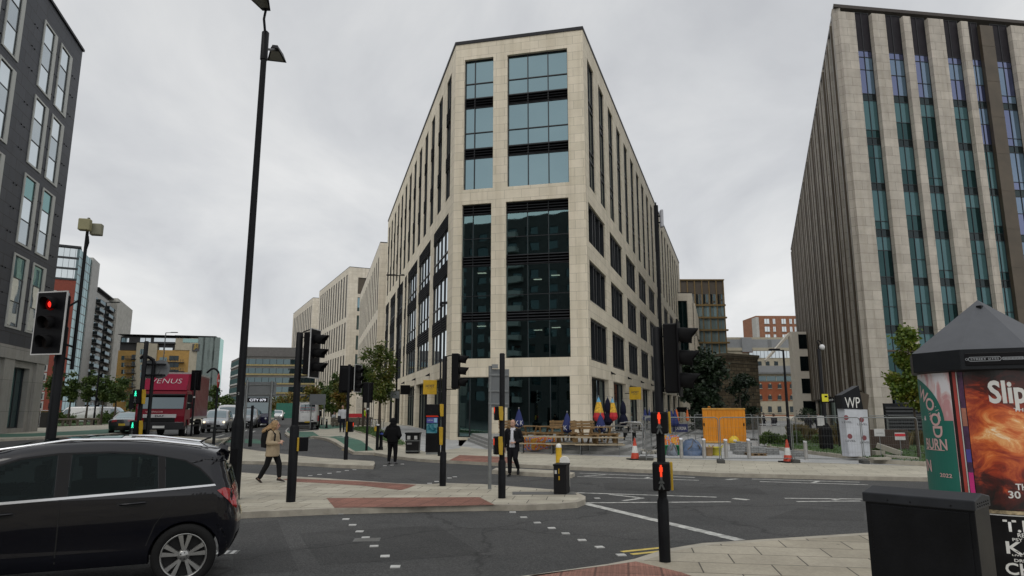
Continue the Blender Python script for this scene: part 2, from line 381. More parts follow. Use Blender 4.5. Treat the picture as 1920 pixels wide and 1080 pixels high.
def sheet(name, pts, h, m, kerb=None, kind='structure', parent=None, step=1.0, kw=.15, label=None):
    """flat polygon laid on the ground at height h, with an optional kerb"""
    pts = [V((p[0], p[1], 0)) for p in pts]
    bm = bmesh.new()
    vs = [bm.verts.new(p) for p in pts]
    f = bm.faces.new(vs); f.normal_update()
    if f.normal.z < 0: f.normal_flip()
    mats = [m]
    if kerb:
        mats.append(kerb)
        r = bmesh.ops.inset_individual(bm, faces=[f], thickness=kw, use_even_offset=True)
        for g in bm.faces:
            if g is not f: g.material_index = 1
        f.material_index = 0
    ng = [g for g in bm.faces if len(g.verts) > 4]
    bmesh.ops.triangulate(bm, faces=ng)
    x0, x1 = min(p.x for p in pts), max(p.x for p in pts); y0, y1 = min(p.y for p in pts), max(p.y for p in pts)
    def cut(co_, no):
        bmesh.ops.bisect_plane(bm, geom=bm.verts[:]+bm.edges[:]+bm.faces[:], plane_co=co_, plane_no=no, dist=1e-5)
    if x0 < -4 and y1 > 29:
        k = -10.
        while k <= -4: 
            if x0 < k < x1: cut((k, 0, 0), (1, 0, 0))
            k += step*.75
        k = 29.
        while k <= 38.01:
            if y0 < k < y1: cut((0, k, 0), (0, 1, 0))
            k += step*.75
    for v in bm.verts: v.co.z = gz(v.co.x, v.co.y)+h
    if kerb:
        be = [e for e in bm.edges if len(e.link_faces) == 1]
        ex = bmesh.ops.extrude_edge_only(bm, edges=be)['geom']
        for v in ex:
            if isinstance(v, bmesh.types.BMVert): v.co.z -= h+.03
        for g in ex:
            if isinstance(g, bmesh.types.BMFace): g.material_index = 1
    bmesh.ops.recalc_face_normals(bm, faces=bm.faces)
    me = bpy.data.meshes.new(name); bm.to_mesh(me); bm.free()
    for q in mats: me.materials.append(q)
    o = bpy.data.objects.new(name, me); COL.objects.link(o)
    if parent: o.parent = parent
    if kind: o['kind'] = kind
    if label: o['label'] = label
    return o
def P(l, h=0.): return [gp(x, y, h) for x, y in l]
def smooth_poly(pts, n=1):
    for _ in range(n):
        q = []
        for i in range(len(pts)):
            a, b = pts[i], pts[(i+1) % len(pts)]
            q += [a.lerp(b, .25), a.lerp(b, .75)]
        pts = q
    return pts
KH = .12
road = sheet('road', [(-1500, -300), (1500, -300), (1500, 2500), (-1500, 2500)], 0, ASPH)
PATCH = asphalt('asphalt_repair', .036)
for q_ in ([(560,1000),(820,985),(905,1040),(600,1060)], [(1130,905),(1420,915),(1440,927),(1135,919)], [(430,985),(520,975),(560,1070),(440,1078)], [(1500,952),(1620,960),(1620,978),(1440,972)]):
    sheet('road_repair', P(q_), .002, PATCH)
# near pavement
near = P([(1000,1077),(1138.6,1057.5),(1190,1047.6),(1245,1030),(1317,1018),(1384,1014),(1621,999),(1900,986)], KH)
sheet('near_pavement', near+[V((40,14,0)), V((40,-14,0)), V((-14,-14,0)), V((-14,4.4,0)), V((-5,6.1,0)), V((-2,7.1,0)), V((-.6,8.2,0))], KH, FLAGN, KERB)
sheet('near_tactile_paving', P([(1003,1080),(1060,1070),(1140,1060),(1192,1052.5),(1278,1073),(1330,1092)], KH+.004)+[V((1.6,8.0,0)), V((.2,8.6,0))], KH+.004, TACTN)
# central island
isl = P([(330,965),(435,961),(530,957),(627,953),(790,949),(922,946.5),(985,946.5),(1040,944.5),(1082,941.5),(1097,936),(1098,930.5),(1082,923.7),(1040,918),(990,914),(903,907.5),(837,905.5),(800,908),(745,906),(675,901),(600,896),(527,892),(470,887),(400,882),(330,878),(300,900),(300,940)], KH)
sheet('island_pavement', isl, KH, FLAG, KERB)
def cr2(l): return [(400+a/2.286, 820+b/2.286) for a, b in l]
sheet('island_tactile_paving', P(cr2([(295,178),(350,176),(620,188),(870,203),(845,214),(805,226),(640,207),(480,196),(335,190)]), KH+.004), KH+.004, TACT)
sheet('island_tactile_paving', P(cr2([(485,260),(1140,256),(1205,289),(860,297),(520,302)]), KH+.004), KH+.004, TACT)
# splitter islands
sheet('splitter_pavement', P([(250,862),(400,863),(550,866.5),(640,871.5),(700,873.5),(703,868),(701,864.5),(613,859),(526,851),(433,847.5),(330,846),(250,846)], KH), KH, FLAG2, KERB)
sheet('triangle_pavement', P([(290,838),(340,841),(400,842),(425,840),(434,834),(430,826),(413,822.5),(380,824.5),(330,829)], KH), KH, FLAG2, KERB)
sheet('refuge_pavement', P([(922,881.5),(1000,886),(1072,889),(1078,886),(1040,882),(980,879),(930,877)], KH), KH, FLAG2, KERB)
# far pavement and plaza
far_k = [(562,778.3),(575,784),(590,792),(600,799),(597,806.5),(560,808.5),(538,809.5),(533.5,812),(540,817),(563,827),(587,835),(623,842),(662,847.5),(702,848.5),(740,855),(785,860),(815,862),(900,866),(995,871.5),(1100,876),(1231,881),(1348,887),(1500,890.5),(1732,895),(1920,897)]
plaza = sheet('plaza_pavement', P(far_k, KH)+[V((80,24,0)), V((120,330,0)), V((-40,330,0))], KH, FLAG2, KERB)
sheet('plaza_paving', P([(860,836),(905,842),(1040,852),(1190,857),(1330,862),(1480,866),(1740,874),(1920,876),(1920,800),(1500,790),(1290,784),(1270,800),(900,815),(860,825)], KH+.004), KH+.004, GREYP)
def c3(l): return [(400+a/3., 600+b/3.) for a, b in l]
sheet('cycle_track', P(c3([(905,733),(800,740),(672,716),(562,694),(495,668),(432,640),(412,626),(440,627),(560,628),(600,655),(650,676),(720,697),(830,717)]), KH+.004), KH+.004, GREEN)
sheet('cycle_track', P(c3([(600,612),(640,614),(720,607),(760,596),(700,588),(600,588),(585,598)]), KH+.004), KH+.004, GREEN)
sheet('cycle_track', P([(330,845),(430,846),(500,847.5),(480,841),(436,840),(425,843)], .004), .004, GREEN)
sheet('far_tactile_paving', P([(842,863),(862,853),(955,857),(965,869)], KH+.004), KH+.004, TACT)
sheet('building_apron', P([(690,806),(760,832),(800,848),(862,840),(880,820),(800,806),(740,797)], KH+.004), KH+.004, GREYP)
verge_px = c3([(772,612),(800,604),(870,598),(915,606),(962,624),(1030,655),(1085,688),(1082,705),(1035,702),(960,681),(900,655),(860,640),(810,626)])
verge = P(verge_px, KH+.06); sheet('grass_verge', verge, KH+.06, LAWN, KERB, kw=.12)
lawn_px = [(1437,836),(1506,844),(1609,856),(1636,861),(1733,866),(1920,869),(1920,822),(1740,813),(1600,809),(1500,810),(1450,818)]
lawn = P(lawn_px, KH+.15); sheet('lawn', lawn, KH+.15, LAWN, KERB, kw=.22)
# left side of the street
sheet('left_pavement', P([(-400,856),(60,820.5),(197,815),(300,804.5),(380,793),(425,783)], KH)+[V((-70,150,0)), V((-260,150,0)), V((-260,20,0))], KH, FLAG2, KERB)
sheet('cycle_track', P([(-400,838),(60,812.5),(197,805),(300,797),(300,803),(197,813),(60,818.5),(-400,850)], KH+.004), KH+.004, GREEN)
park_px = [(66,800),(120,798.5),(197,795),(262,791),(318,786),(300,780.5),(150,782),(60,784)]
park = P(park_px, KH+.05); sheet('park_lawn', park, KH+.05, LAWN)
# ---- grass as real blades (stuff)
def inside(p, poly):
    c = False; n = len(poly)
    for i in range(n):
        a, b = poly[i], poly[(i+1) % n]
        if (a.y > p[1]) != (b.y > p[1]) and p[0] < (b.x-a.x)*(p[1]-a.y)/(b.y-a.y)+a.x: c = not c
    return c
def grass(name, polys, per, hh, label):
    mb = MB()
    for poly, h, n in polys:
        x0, x1 = min(p.x for p in poly), max(p.x for p in poly); y0, y1 = min(p.y for p in poly), max(p.y for p in poly)
        for _ in range(n):
            x, y = rnd.uniform(x0, x1), rnd.uniform(y0, y1)
            if not inside((x, y), poly): continue
            z = gz(x, y)+h; a = rnd.uniform(0, 2*PI); ww = .012+y*.0006; k = hh*rnd.uniform(.5, 1.2)
            lx, ly = rnd.gauss(0, .03), rnd.gauss(0, .03)
            mb.add([(x-ww*math.cos(a), y-ww*math.sin(a), z-.005), (x+ww*math.cos(a), y+ww*math.sin(a), z-.005), (x+lx, y+ly, z+k)], [(0, 1, 2)])
    o = mb.build(name, GRASS, fix=False); tag(o, label, 'grass', kind='stuff'); return o
grass('grass', [(lawn, KH+.15, 26000), (verge, KH+.06, 7000), (park, KH+.05, 9000)], 0, .07, 'short green grass of the lawns and verges')
# ---- painted markings
def strip(mb, a, b, w, h=.004):
    a, b = gp(*a), gp(*b); d = (b-a); d.z = 0; d.normalize(); n = V((-d.y, d.x, 0))*(w/2)
    for k in range(6):
        p, q = a.lerp(b, k/6), a.lerp(b, (k+1)/6)
        mb.quad(*[V((t.x, t.y, gz(t.x, t.y)+h)) for t in (p-n, q-n, q+n, p+n)])
def marking(name, segs, w, m, h=.004):
    mb = MB()
    for s in segs: strip(mb, s[0], s[1], s[2] if len(s) > 2 else w, h)
    o = mb.build(name, m); o['kind'] = 'structure'; return o
def k25(l): return [tuple((1000+p[i]/2.526, 820+p[i+1]/2.526) for i in (0, 2)) for p in l]
marking('zigzag_marking', k25([(220,170,765,191),(208,186,785,204),(242,184,342,177),(530,194,550,190)]), .12, WHITE)
marking('zigzag_marking', k25([(1035,198,1545,213),(1072,210,1585,225),(1322,216,1350,208)]), .12, WHITE)
marking('zigzag_marking', k25([(205,263,868,284),(360,271,520,288),(520,288,425,301),(225,311,935,306)]), .12, WHITE)
marking('zigzag_marking', k25([(1190,289,1555,293),(1248,305,1550,302),(1420,298,1450,292)]), .12, WHITE)
marking('stop_line', k25([(235,312,980,489)]), .22, WHITE, .006)
marking('lane_dash', k25([(915,201,968,197)]), .16, WHITE)
marking('lane_dash', k25([(948,290,1018,297)]), .2, WHITE)
marking('double_yellow_line', k25([(418,543,602,524),(465,555,602,541)]), .1, YELLOW)
marking('yellow_line', [((640,850.5),(700,853)),((700,853),(785,864)),((785,864),(830,867.5)),((985,876),(1231,885)),((1231,885),(1348,891)),((1348,891),(1732,899.5)),((1732,899.5),(1900,902))], .09, YELLOW)
marking('kerb_white_line', [((541,802),(536,808)),((536,808),(545,818)),((545,818),(566,829)),((566,829),(590,838)),((590,838),(650,849))], .1, WHITE)
marking('lane_dash', [((453,812),(463,806)),((462,803),(475,799)),((470,812),(478,808)),((395,822),(420,815)),((418,812),(432,806)),((486,798),(497,791)),((507,789),(516,783)),((519,785),(514,789))], .16, WHITE)
marking('give_way_line', [((553,809),(588,806.5))], .15, WHITE, KH+.01)
marking('cycle_symbol', [((624,836.5),(655,838.5)),((630,841),(668,842.5)),((640,834),(648,840))], .12, WHITE, KH+.009)
mb = MB()
st = cr2([(545,328),(568,352),(597,377),(627,405),(653,431),(689,468),(736,511),(780,556),(1235,303),(1283,322),(1330,344),(1388,367),(1450,390),(1510,413),(1580,442),(1655,472),(1748,506),(415,165),(455,160),(498,155),(537,149),(572,143),(605,139),(640,132),(680,128),(735,122),(765,120),(810,115),(957,190),(1012,175),(1035,170),(372,172),(927,198),(1645,262)])
for q in st:
    c = gp(*q); a = rnd.uniform(-.1, .1)+.12
    mb.cbox((c.x, c.y, c.z+.006), (.13, .13, .012), rz=a)
o = mb.build('crossing_stud', mat('stud_white', (.48,.48,.46), .5, dirt=.5)); o['kind'] = 'structure'
mb = MB(); c = gp(*cr2([(658,440)])[0]); mb.cbox((c.x, c.y, .003), (.42, .3, .006), rz=.1)
for k in range(5): mb.cbox((c.x, c.y-.1+k*.05, .008), (.36, .02, .006), 1, rz=.1)
o = mb.build('road_cover', [mat('iron_cover', (.13,.13,.125), .6, .4), mat('iron_rib', (.2,.2,.19), .55, .4)]); o['kind'] = 'structure'
mb = MB(); c = gp(418, 1037); mb.cbox((c.x, c.y, .004), (.42, .3, .008), rz=.15)
for k in range(4): mb.cbox((c.x-.15+k*.1, c.y, .010), (.05, .25, .006), 1, rz=.15)
o = mb.build('road_gully', [MATS['iron_cover'], mat('iron_worn', (.5,.5,.48), .45, .5)]); o['kind'] = 'structure'
mb = MB(); c = gp(1020, 925, KH); mb.cbox((c.x, c.y, KH+.004), (1.5, .55, .008), rz=0)
o = mb.build('pavement_cover', MATS['iron_cover']); o['kind'] = 'structure'
# ================================================================ buildings
class Fac:
    """a vertical facade: s metres along, z up, dep metres inward"""
    def __init__(s, P0, d, nin=None):
        s.P = V((P0[0], P0[1])); s.d = V((d[0], d[1])).normalized()
        n = V((-s.d.y, s.d.x))
        if nin is not None and n.dot(V(nin[:2])) < 0: n = -n
        s.n = n
    def pt(s, a, z, dep=0.):
        q = s.P+s.d*a+s.n*dep; return V((q.x, q.y, z))
    def hit(s, px, py):
        r = ray(px, py); P0, d = s.P, s.d; det = d.x*r.y-d.y*r.x
        a = (-P0.x*r.y+P0.y*r.x)/det; y = P0.y+d.y*a
        return a, H+r.z*y/r.y
    def box(s, mb, a0, a1, z0, z1, d0, d1, m=None):
        vs = [s.pt(a, z, d) for z in (z0, z1) for a, d in ((a0, d0), (a1, d0), (a1, d1), (a0, d1))]
        fs = [(0,3,2,1),(4,5,6,7),(0,1,5,4),(1,2,6,5),(2,3,7,6),(3,0,4,7)]
        w_, h_, t_ = a1-a0, z1-z0, d1-d0
        u = [[(a0,d0),(a0,d1),(a1,d1),(a1,d0)],[(a0,d0),(a1,d0),(a1,d1),(a0,d1)],[(a0,z0),(a1,z0),(a1,z1),(a0,z1)],
             [(a1+d0,z0),(a1+d1,z0),(a1+d1,z1),(a1+d0,z1)],[(a1,z0),(a0,z0),(a0,z1),(a1,z1)],[(a0-d1,z0),(a0-d0,z0),(a0-d0,z1),(a0-d1,z1)]]
        mb.add(vs, fs, m, u)
    def wall(s, mb, L0, L1, z0, z1, ops, depth, m=0, mr=None, uoff=0.):
        if mr is None: mr = m
        xs = sorted({L0, L1} | {o[0] for o in ops} | {o[1] for o in ops}); zs = sorted({z0, z1} | {o[2] for o in ops} | {o[3] for o in ops})
        xs = [x for x in xs if L0-1e-6 <= x <= L1+1e-6]; zs = [z for z in zs if z0-1e-6 <= z <= z1+1e-6]
        for i in range(len(xs)-1):
            j = 0
            while j < len(zs)-1:
                xm = (xs[i]+xs[i+1])/2
                def open_(k):
                    zm = (zs[k]+zs[k+1])/2
                    return any(o[0] < xm < o[1] and o[2] < zm < o[3] for o in ops)
                if open_(j): j += 1; continue
                k = j
                while k+1 < len(zs)-1 and not open_(k+1): k += 1
                a0, a1, b0, b1 = xs[i], xs[i+1], zs[j], zs[k+1]
                mb.quad(s.pt(a0, b0), s.pt(a1, b0), s.pt(a1, b1), s.pt(a0, b1), m, [(a0+uoff, b0), (a1+uoff, b0), (a1+uoff, b1), (a0+uoff, b1)])
                j = k+1
        for o in ops:
            a0, a1, b0, b1 = o[:4]; dp = depth
            for a in (a0, a1):
                mb.quad(s.pt(a, b0), s.pt(a, b0, dp), s.pt(a, b1, dp), s.pt(a, b1), mr, [(a+uoff, b0), (a+uoff+dp, b0), (a+uoff+dp, b1), (a+uoff, b1)])
            for b in (b0, b1):
                mb.quad(s.pt(a0, b), s.pt(a1, b), s.pt(a1, b, dp), s.pt(a0, b, dp), mr, [(a0, b), (a1, b), (a1, b+dp), (a0, b+dp)])
    def window(s, parent, T, a0, a1, zones, mulls, dep, mats, frame, fw=.05, fd=.08, jit=.004, trans=(), name='window', lout=0.):
        """glass panes by zone, with mullions and transoms as a sub-part; 'L' zones become louvre blades"""
        g = MB(T); xs = [a0]+list(mulls)+[a1]; names = []; mlist = []
        fr = MB(T); lv = MB(T); lvs = []
        for z0, z1, k in zones:
            if k == 'L':
                s.box(lv, a0, a1, z0, z1, (dep+.06)*(1-(lout > 0)), dep+.1, 0); z = z0+.04
                while z < z1-.05:
                    d0, d1 = (dep-.14, dep+.05) if not lout else (-lout, .02)
                    vs = [s.pt(a0, z, d0), s.pt(a1, z, d0), s.pt(a1, z+.09, d1), s.pt(a0, z+.09, d1), s.pt(a0, z+.025, d0), s.pt(a1, z+.025, d0), s.pt(a1, z+.115, d1), s.pt(a0, z+.115, d1)]
                    lv.add(vs, [(0,1,2,3),(7,6,5,4),(0,4,5,1)], 1); z += .2
                lvs.append(lv); lv = MB(T); continue
            for i in range(len(xs)-1):
                kk = k if isinstance(k, str) else k[i % len(k)]
                mt = mats[kk]
                if mt not in mlist: mlist.append(mt)
                j = [rnd.uniform(-jit, jit) for _ in range(3)]
                p = [s.pt(xs[i], z0, dep+j[0]), s.pt(xs[i+1], z0, dep+j[1]), s.pt(xs[i+1], z1, dep+j[1]+j[2]), s.pt(xs[i], z1, dep+j[0]+j[2])]
                g.quad(*p, mlist.index(mt))
        o = g.build(name, mlist or [mats['g']], parent)
        zb, zt = min(z[0] for z in zones), max(z[1] for z in zones)
        for x in mulls: s.box(fr, x-fw/2, x+fw/2, zb, zt, dep-fd, dep+.02)
        for x in (a0, a1-fw): s.box(fr, x, x+fw, zb, zt, dep-fd+.01, dep+.02)
        cuts = {zb+fw/2, zt-fw/2} | set(trans)
        for z0, z1, k in zones:
            if k != 'L': cuts |= {z0, z1} if z0 > zb else {z1}
        for z in cuts:
            if zb < z < zt: s.box(fr, a0+fw, a1-fw, z-fw/2, z+fw/2, dep-fd+.005, dep+.015)
        fr.build('window_frame', frame, o)
        for l_ in lvs: l_.build('louvre', [MATS['black_louvre'], MATS['louvre_slat']], o)
        return o

ASH = bricks('limestone_ashlar', (.63,.57,.445), (.71,.64,.51), (.33,.295,.225), 1.25, .62, .009, .7, stain=.10, var=.05, bump=.15, freq=2)
ASH2 = bricks('limestone_ashlar_pale', (.62,.565,.465), (.68,.625,.525), (.40,.36,.29), 1.4, .7, .010, .7, stain=.14, var=.05, bump=.1)
SAND = bricks('grey_buff_stone', (.40,.365,.315), (.49,.45,.39), (.19,.17,.145), 1.5, .78, .012, .75, stain=.25, var=.08, bump=.15)
BLK = mat('black_metal', (.012,.013,.015), .45, var=.2)
mat('louvre_slat', (.034,.036,.04), .6, spec=.1); m, nt, out = _new('black_louvre'); d_ = node(nt, 'BsdfDiffuse'); d_.inputs[0].default_value = (.008, .008, .009, 1); nt.links.new(d_.outputs[0], out.inputs[0]); MATS['black_louvre'] = m
DKM = mat('dark_frame', (.018,.02,.023), .4, .2)
COPING = mat('dark_coping', (.03,.03,.033), .5)
ROOFM = mat('roof_membrane', (.12,.12,.12), .8)
BRONZE = mat('bronze_cladding', (.085,.068,.048), .42, .35, var=.2, scale=.7)
G_UP = glass('glass_blue', (.47,.66,.72), (.012,.028,.034), .36)
G_CLR = glass('glass_clear', (.55,.84,.86), (.30,.43,.43), .27, clear=1.)
G_DK = glass('glass_dark', (.45,.55,.6), (.006,.009,.010), .06, power=4.)
G_SKY = glass('glass_sky', (.90,.97,1.), (.02,.025,.03), .5, power=1.5)
G_MID = glass('glass_mid', (.55,.72,.75), (.012,.022,.024), .16)
G_TEAL = glass('glass_teal', (.30,.55,.56), (.004,.012,.013), .09)
G_BLIND = glass('glass_blind', (.36,.58,.62), (.045,.092,.098), .11)
G_NAVY = glass('glass_navy', (.55,.62,.95), (.012,.016,.04), .22)
G_NB = glass('glass_navy_blind', (.50,.62,.85), (.06,.10,.13), .20)
SPAN = glass('glass_spandrel', (.4,.5,.52), (.008,.011,.012), .06)
SLOT = glass('glass_slot', (.6,.68,.72), (.012,.015,.016), .10, power=5.)
LAMP = emis('ceiling_light', (1., .9, .72), .9)
INT = mat('office_interior', (.02,.022,.023), .9, var=.4)
INTF = mat('office_floor_edge', (.018,.019,.019), .9)
DL = ((592-960)/F, 1.016); DR = ((1387-960)/F, 1.016)

# ---- the corner office block
A = at(855, 82, 47); ZR = A.z
rb = ray(1092, 52); YB = (ZR-H)*rb.y/rb.z; B = at(1092, 52, YB)
front = Fac(A, B-A, (0, 1)); Lf = (B-A).to_2d().length
left = Fac(A, DL, (1, 0)); right = Fac(B, DR, (-1, 0))
LL, LR = 50.3, 83.
off = thing('corner_office_building', 'pale limestone flatiron office block with tall dark glazing standing on the street corner', 'office building', (A.x, A.y, 0))
T0 = M.Translation((-A.x, -A.y, 0))
f_ops = [(.7, 2.9, 17.6, 27.65), (3.95, 8.35, 17.6, 27.65), (.65, 2.8, 5.55, 16.5), (3.85, 8.28, 5.55, 16.5), (.5, 2.75, .3, 4.3), (3.95, 8.2, .3, 4.3)]
ls = [1.55+3.8*i for i in range(13)]
l_up = [(a, a+1.9, 17.7, 27.5) for a in ls if a+1.9 < LL-.4]
l_bay = [(1.9, 8.5), (10.2, 17.0), (18.2, 25.2), (26.3, 27.9), (29.6, 35.5), (37.3, 43.3), (45.2, 49.6)]
l_ops = l_up+[(a, b, 5.6, 16.5) for a, b in l_bay]+[(a+.1, b, .35, 4.4) for a, b in l_bay]
rs = [1.4+4.18*i for i in range(19)]
r_up = [(a, a+2.3, 17.65, 27.45) for a in rs if a+2.3 < LR-.6]
r_bay = [(.75+8.4*i, 7.1+8.4*i) for i in range(9)]
r_ops = r_up+[(a, b, z, z+2.85) for a, b in r_bay for z in (5.4, 9.4, 13.5)]+[(a, b, .3, 4.3) for a, b in r_bay]
mb = MB(T0)
front.wall(mb, 0, Lf, -.3, ZR-.14, f_ops, .45)
left.wall(mb, 0, LL, -.3, ZR-.14, l_ops, .55, uoff=.6)
right.wall(mb, 0, LR, -.3, ZR-.14, r_ops, .5, uoff=.3)
le, re = left.pt(LL, 0), right.pt(LR, 0)
end = Fac(le, re-le, (0, -1)); Le = (re-le).to_2d().length
end.wall(mb, 0, Le, -.3, ZR-.14, [], .3)
mb.build('stone_wall', ASH, off)
mb = MB(T0)
def ringpoly(z, g):
    return [front.pt(-g*.6, z, -g), front.pt(Lf+g*.6, z, -g), right.pt(LR, z, -g), left.pt(LL, z, -g)]
r0, r1 = ringpoly(ZR-.14, .06), ringpoly(ZR+.10, .06)
mb.loft([r0, r1], smooth=False)
mb.build('roof_coping', COPING, off)
wm = {'g': G_UP, 'c': G_CLR, 'd': G_DK, 's': G_SKY, 'm': SLOT}
front.window(off, T0, .7, 2.9, [(17.6,20.0,'g'),(20.0,20.75,'L'),(20.75,23.9,'g'),(23.9,24.65,'L'),(24.65,27.65,'g')], [1.45], .3, wm, DKM, .06, trans=[21.95, 25.8])
front.window(off, T0, 3.95, 8.35, [(17.6,20.0,'g'),(20.0,20.75,'L'),(20.75,23.9,'g'),(23.9,24.65,'L'),(24.65,27.65,'g')], [5.42, 6.9], .3, wm, DKM, .06, trans=[21.95, 25.8])
for a0, a1, ml in ((.65, 2.8, [1.4]), (3.85, 8.28, [5.35, 6.83])):
    front.window(off, T0, a0, a1, [(5.55,8.1,'c'),(8.1,8.75,'L'),(8.75,12.0,'c'),(12.0,12.7,'L'),(12.7,15.75,'c'),(15.75,16.5,'L')], ml, .3, wm, DKM, .04, trans=[9.9, 14.0])
front.window(off, T0, .5, 2.75, [(.3,4.3,'c')], [1.3], .3, wm, DKM, .06)
front.window(off, T0, 3.95, 8.2, [(.3,4.3,'c')], [5.4, 6.85], .3, wm, DKM, .04)
# rooms behind the clear front glazing
mb = MB(T0); lt = []
def slab(z0, z1, d0, d1, m):
    r = [[front.pt(-.45*d0+.7, z, d0), front.pt(Lf-.7, z, d0), front.pt(Lf-.6, z, d1), front.pt(-.45*d1+.7, z, d1)] for z in (z0, z1)]
    mb.mi = m; mb.loft(r, smooth=False)
for z in (4.42, 8.15, 12.05, 16.05): slab(z, z+.5, .75, 9.5, 1)
slab(.3, 16.5, 9.6, 9.9, 0); slab(.1, .3, .6, 9.5, 0); slab(.3, 16.5, .62, .64, 0) if False else None
for z in (.3, 4.92, 8.65, 12.55):
    front.box(mb, 1.6, 2.2, z, z+3.3, 5.5, 6.1, 0); front.box(mb, 6.2, 6.7, z, z+3.4, 4.6, 5.1, 0)
    for k in range(5):
        a = rnd.uniform(.2, 8.8); front.box(mb, a, a+rnd.uniform(.8, 1.6), z, z+rnd.uniform(.75, 1.25), rnd.uniform(1.2, 4), rnd.uniform(4.2, 5), 1)
mb.build('office_interior', [INT, INTF], off)
for z in (8.08, 11.98):
    for a, d in ((1.2, 2.2), (6.3, 4.2), (4.7, 5.5), (7.4, 6.8)):
        l_ = MB(T0); front.box(l_, a, a+.62, z-.05, z-.01, d, d+.22); l_.build('ceiling_light', LAMP, off)
# sky-reflecting glazing of the left flank
for i, (a, b, z0, z1) in enumerate(l_up):
    left.window(off, T0, a, b, [(z0,20.1,'m'),(20.1,21.2,'L'),(21.2,23.8,'m'),(23.8,24.9,'L'),(24.9,z1,'m')], [a+.95], .13, wm, DKM, lout=.012)
for a, b in l_bay:
    n = 4 if b-a > 4 else 1
    ml = [a+(b-a)*k/n for k in range(1, n)]
    left.window(off, T0, a, b, [(5.6,7.9,'s'),(7.9,8.9,'L'),(8.9,11.9,'s'),(11.9,12.95,'L'),(12.95,15.45,'s'),(15.45,16.5,'L')], ml, .13, wm, DKM, .07, trans=[9.9, 13.7], lout=.012)
    left.window(off, T0, a+.1, b, [(.35,3.5,'d'),(3.5,4.4,'m')], ml, .4, wm, DKM, .07)
for a, b, z0, z1 in r_up:
    right.window(off, T0, a, b, [(z0,19.9,'m'),(19.9,20.6,'m'),(20.6,23.9,'m'),(23.9,24.5,'m'),(24.5,z1,'m')], [a+1.0], .17, wm, DKM, .07)
for a, b in r_bay:
    for z in (5.4, 9.4, 13.5):
        right.window(off, T0, a, b, [(z, z+2.85, ('d','d','m'))], [a+2.0, a+2.9, a+4.6], .34, wm, DKM, .16, .22)
    right.window(off, T0, a, b, [(.3,4.3,'d')], [a+2., a+4.2], .4, wm, DKM, .1)
# small black wall lights over the shopfronts
def wall_light(fac, T, par, a, z):
    mb = MB(T)
    pr = [(0, z), (0, z+.22), (-.32, z+.02), (-.34, z-.04)]
    vs = [fac.pt(a+da, q[1], q[0]) for da in (-.13, .13) for q in pr]
    mb.add(vs, [(0,1,2,3),(7,6,5,4),(0,4,5,1),(1,5,6,2),(2,6,7,3),(3,7,4,0)])
    mb.build('wall_light', BLK, par)
for a in (9.3, 17.6, 26.): wall_light(left, T0, off, a, 4.85)
for a in (8.2, 16.6, 25., 33.4): wall_light(right, T0, off, a, 4.8)

# ---- pale stone blocks further down the street
def slotted(name, label, P0, d, L, zr, front_w, slots, tiers, dark, fd=None, fwin=None, ash=ASH2, nmax=40):
    b = thing(name, label, 'office building', (P0.x, P0.y, 0)); T = M.Translation((-P0.x, -P0.y, 0))
    f = Fac(P0, d, (1, 0)); dd = V((d[0], d[1])).normalized()
    fd = fd or V((-f.d.y, f.d.x)) * (1 if f.n.dot(V((-f.d.y, f.d.x))) > 0 else -1)
    g = Fac(P0, fd, (0, 1))
    a0, w_, pitch = slots
    ops = []
    for z0, z1 in tiers:
        p = pitch; a = a0
        while a+w_ < L-.5: ops.append((a, a+w_, z0, z1)); a += p
    mb = MB(T); f.wall(mb, 0, L, -.5, zr, ops, .45); g.wall(mb, 0, front_w, -.5, zr, fwin or [], .35, uoff=.4)
    e = Fac(f.pt(L, 0), fd, (0, -1)); e.wall(mb, 0, front_w, -.5, zr, [], .3)
    mb.build('stone_wall', ash, b)
    mb = MB(T); q = [g.pt(0, 0), g.pt(front_w, 0), e.pt(front_w, 0), e.pt(0, 0)]
    mb.loft([[(p.x, p.y, z) for p in q] for z in (zr, zr+.15)], smooth=False); mb.build('roof_coping', COPING, b)
    for o in ops[:95]:
        n = max(2, int((o[3]-o[2])/3.6)); zs = [o[2]+(o[3]-o[2])*k/n for k in range(n+1)]
        f.window(b, T, o[0], o[1], [(zs[k], zs[k+1], 'x') for k in range(n)], [], .1, {'x': dark, 'g': dark}, DKM, .08)
    for o in fwin or []:
        n = max(1, int((o[3]-o[2])/1.9)); g.window(b, T, o[0], o[1], [(o[2], o[3], 'x')], [o[0]+(o[1]-o[0])*k/2 for k in (1,)], .25, {'x': o[4] if len(o) > 4 else G_UP, 'g': G_UP}, DKM, .08)
    return b, f, g, T
P2 = at(713, 455, 103)
slotted('stone_office_building', 'pale stone office with tall slot windows next behind the corner block', P2, DL, 51, P2.z, 16, (1.2, 1.7, 3.8), [(.4, 4.6), (6., 16.), (17.4, 25.8)], SLOT)
P3 = at(655.5, 500.7, 160); D3 = ((326-960)/F, 1.016)
fw = [(2.2, 6.6, z, z+3.4, G_UP) for z in (7.4, 11.8, 16.2, 21., 25.4)]+[(2.2, 6.6, 29.6, 33.6, BRONZE)]
slotted('stone_office_building', 'taller cream office mid-street with bronze panels at the top of its end bay', P3, D3, 38.3, P3.z, 14, (1.6, 1.5, 3.0), [(.4, 5.), (7., 15.), (16.5, 22.8), (24., 34.4)], mat('bronze_grey_glass', (.075,.068,.055), .35, .1), fwin=fw)
P4 = at(586.8, 558.5, 210)
slotted('stone_office_building', 'farthest cream office at the left end of the stone row', P4, D3, 39.5, P4.z, 12, (1.6, 1.6, 3.3), [(.4, 5.), (7., 15.), (16.5, 22.8), (24., 34.6)], MATS['bronze_grey_glass'], fwin=[(2., 6., 8., 34., BRONZE)])
Pp = at(1281, 545, 122)
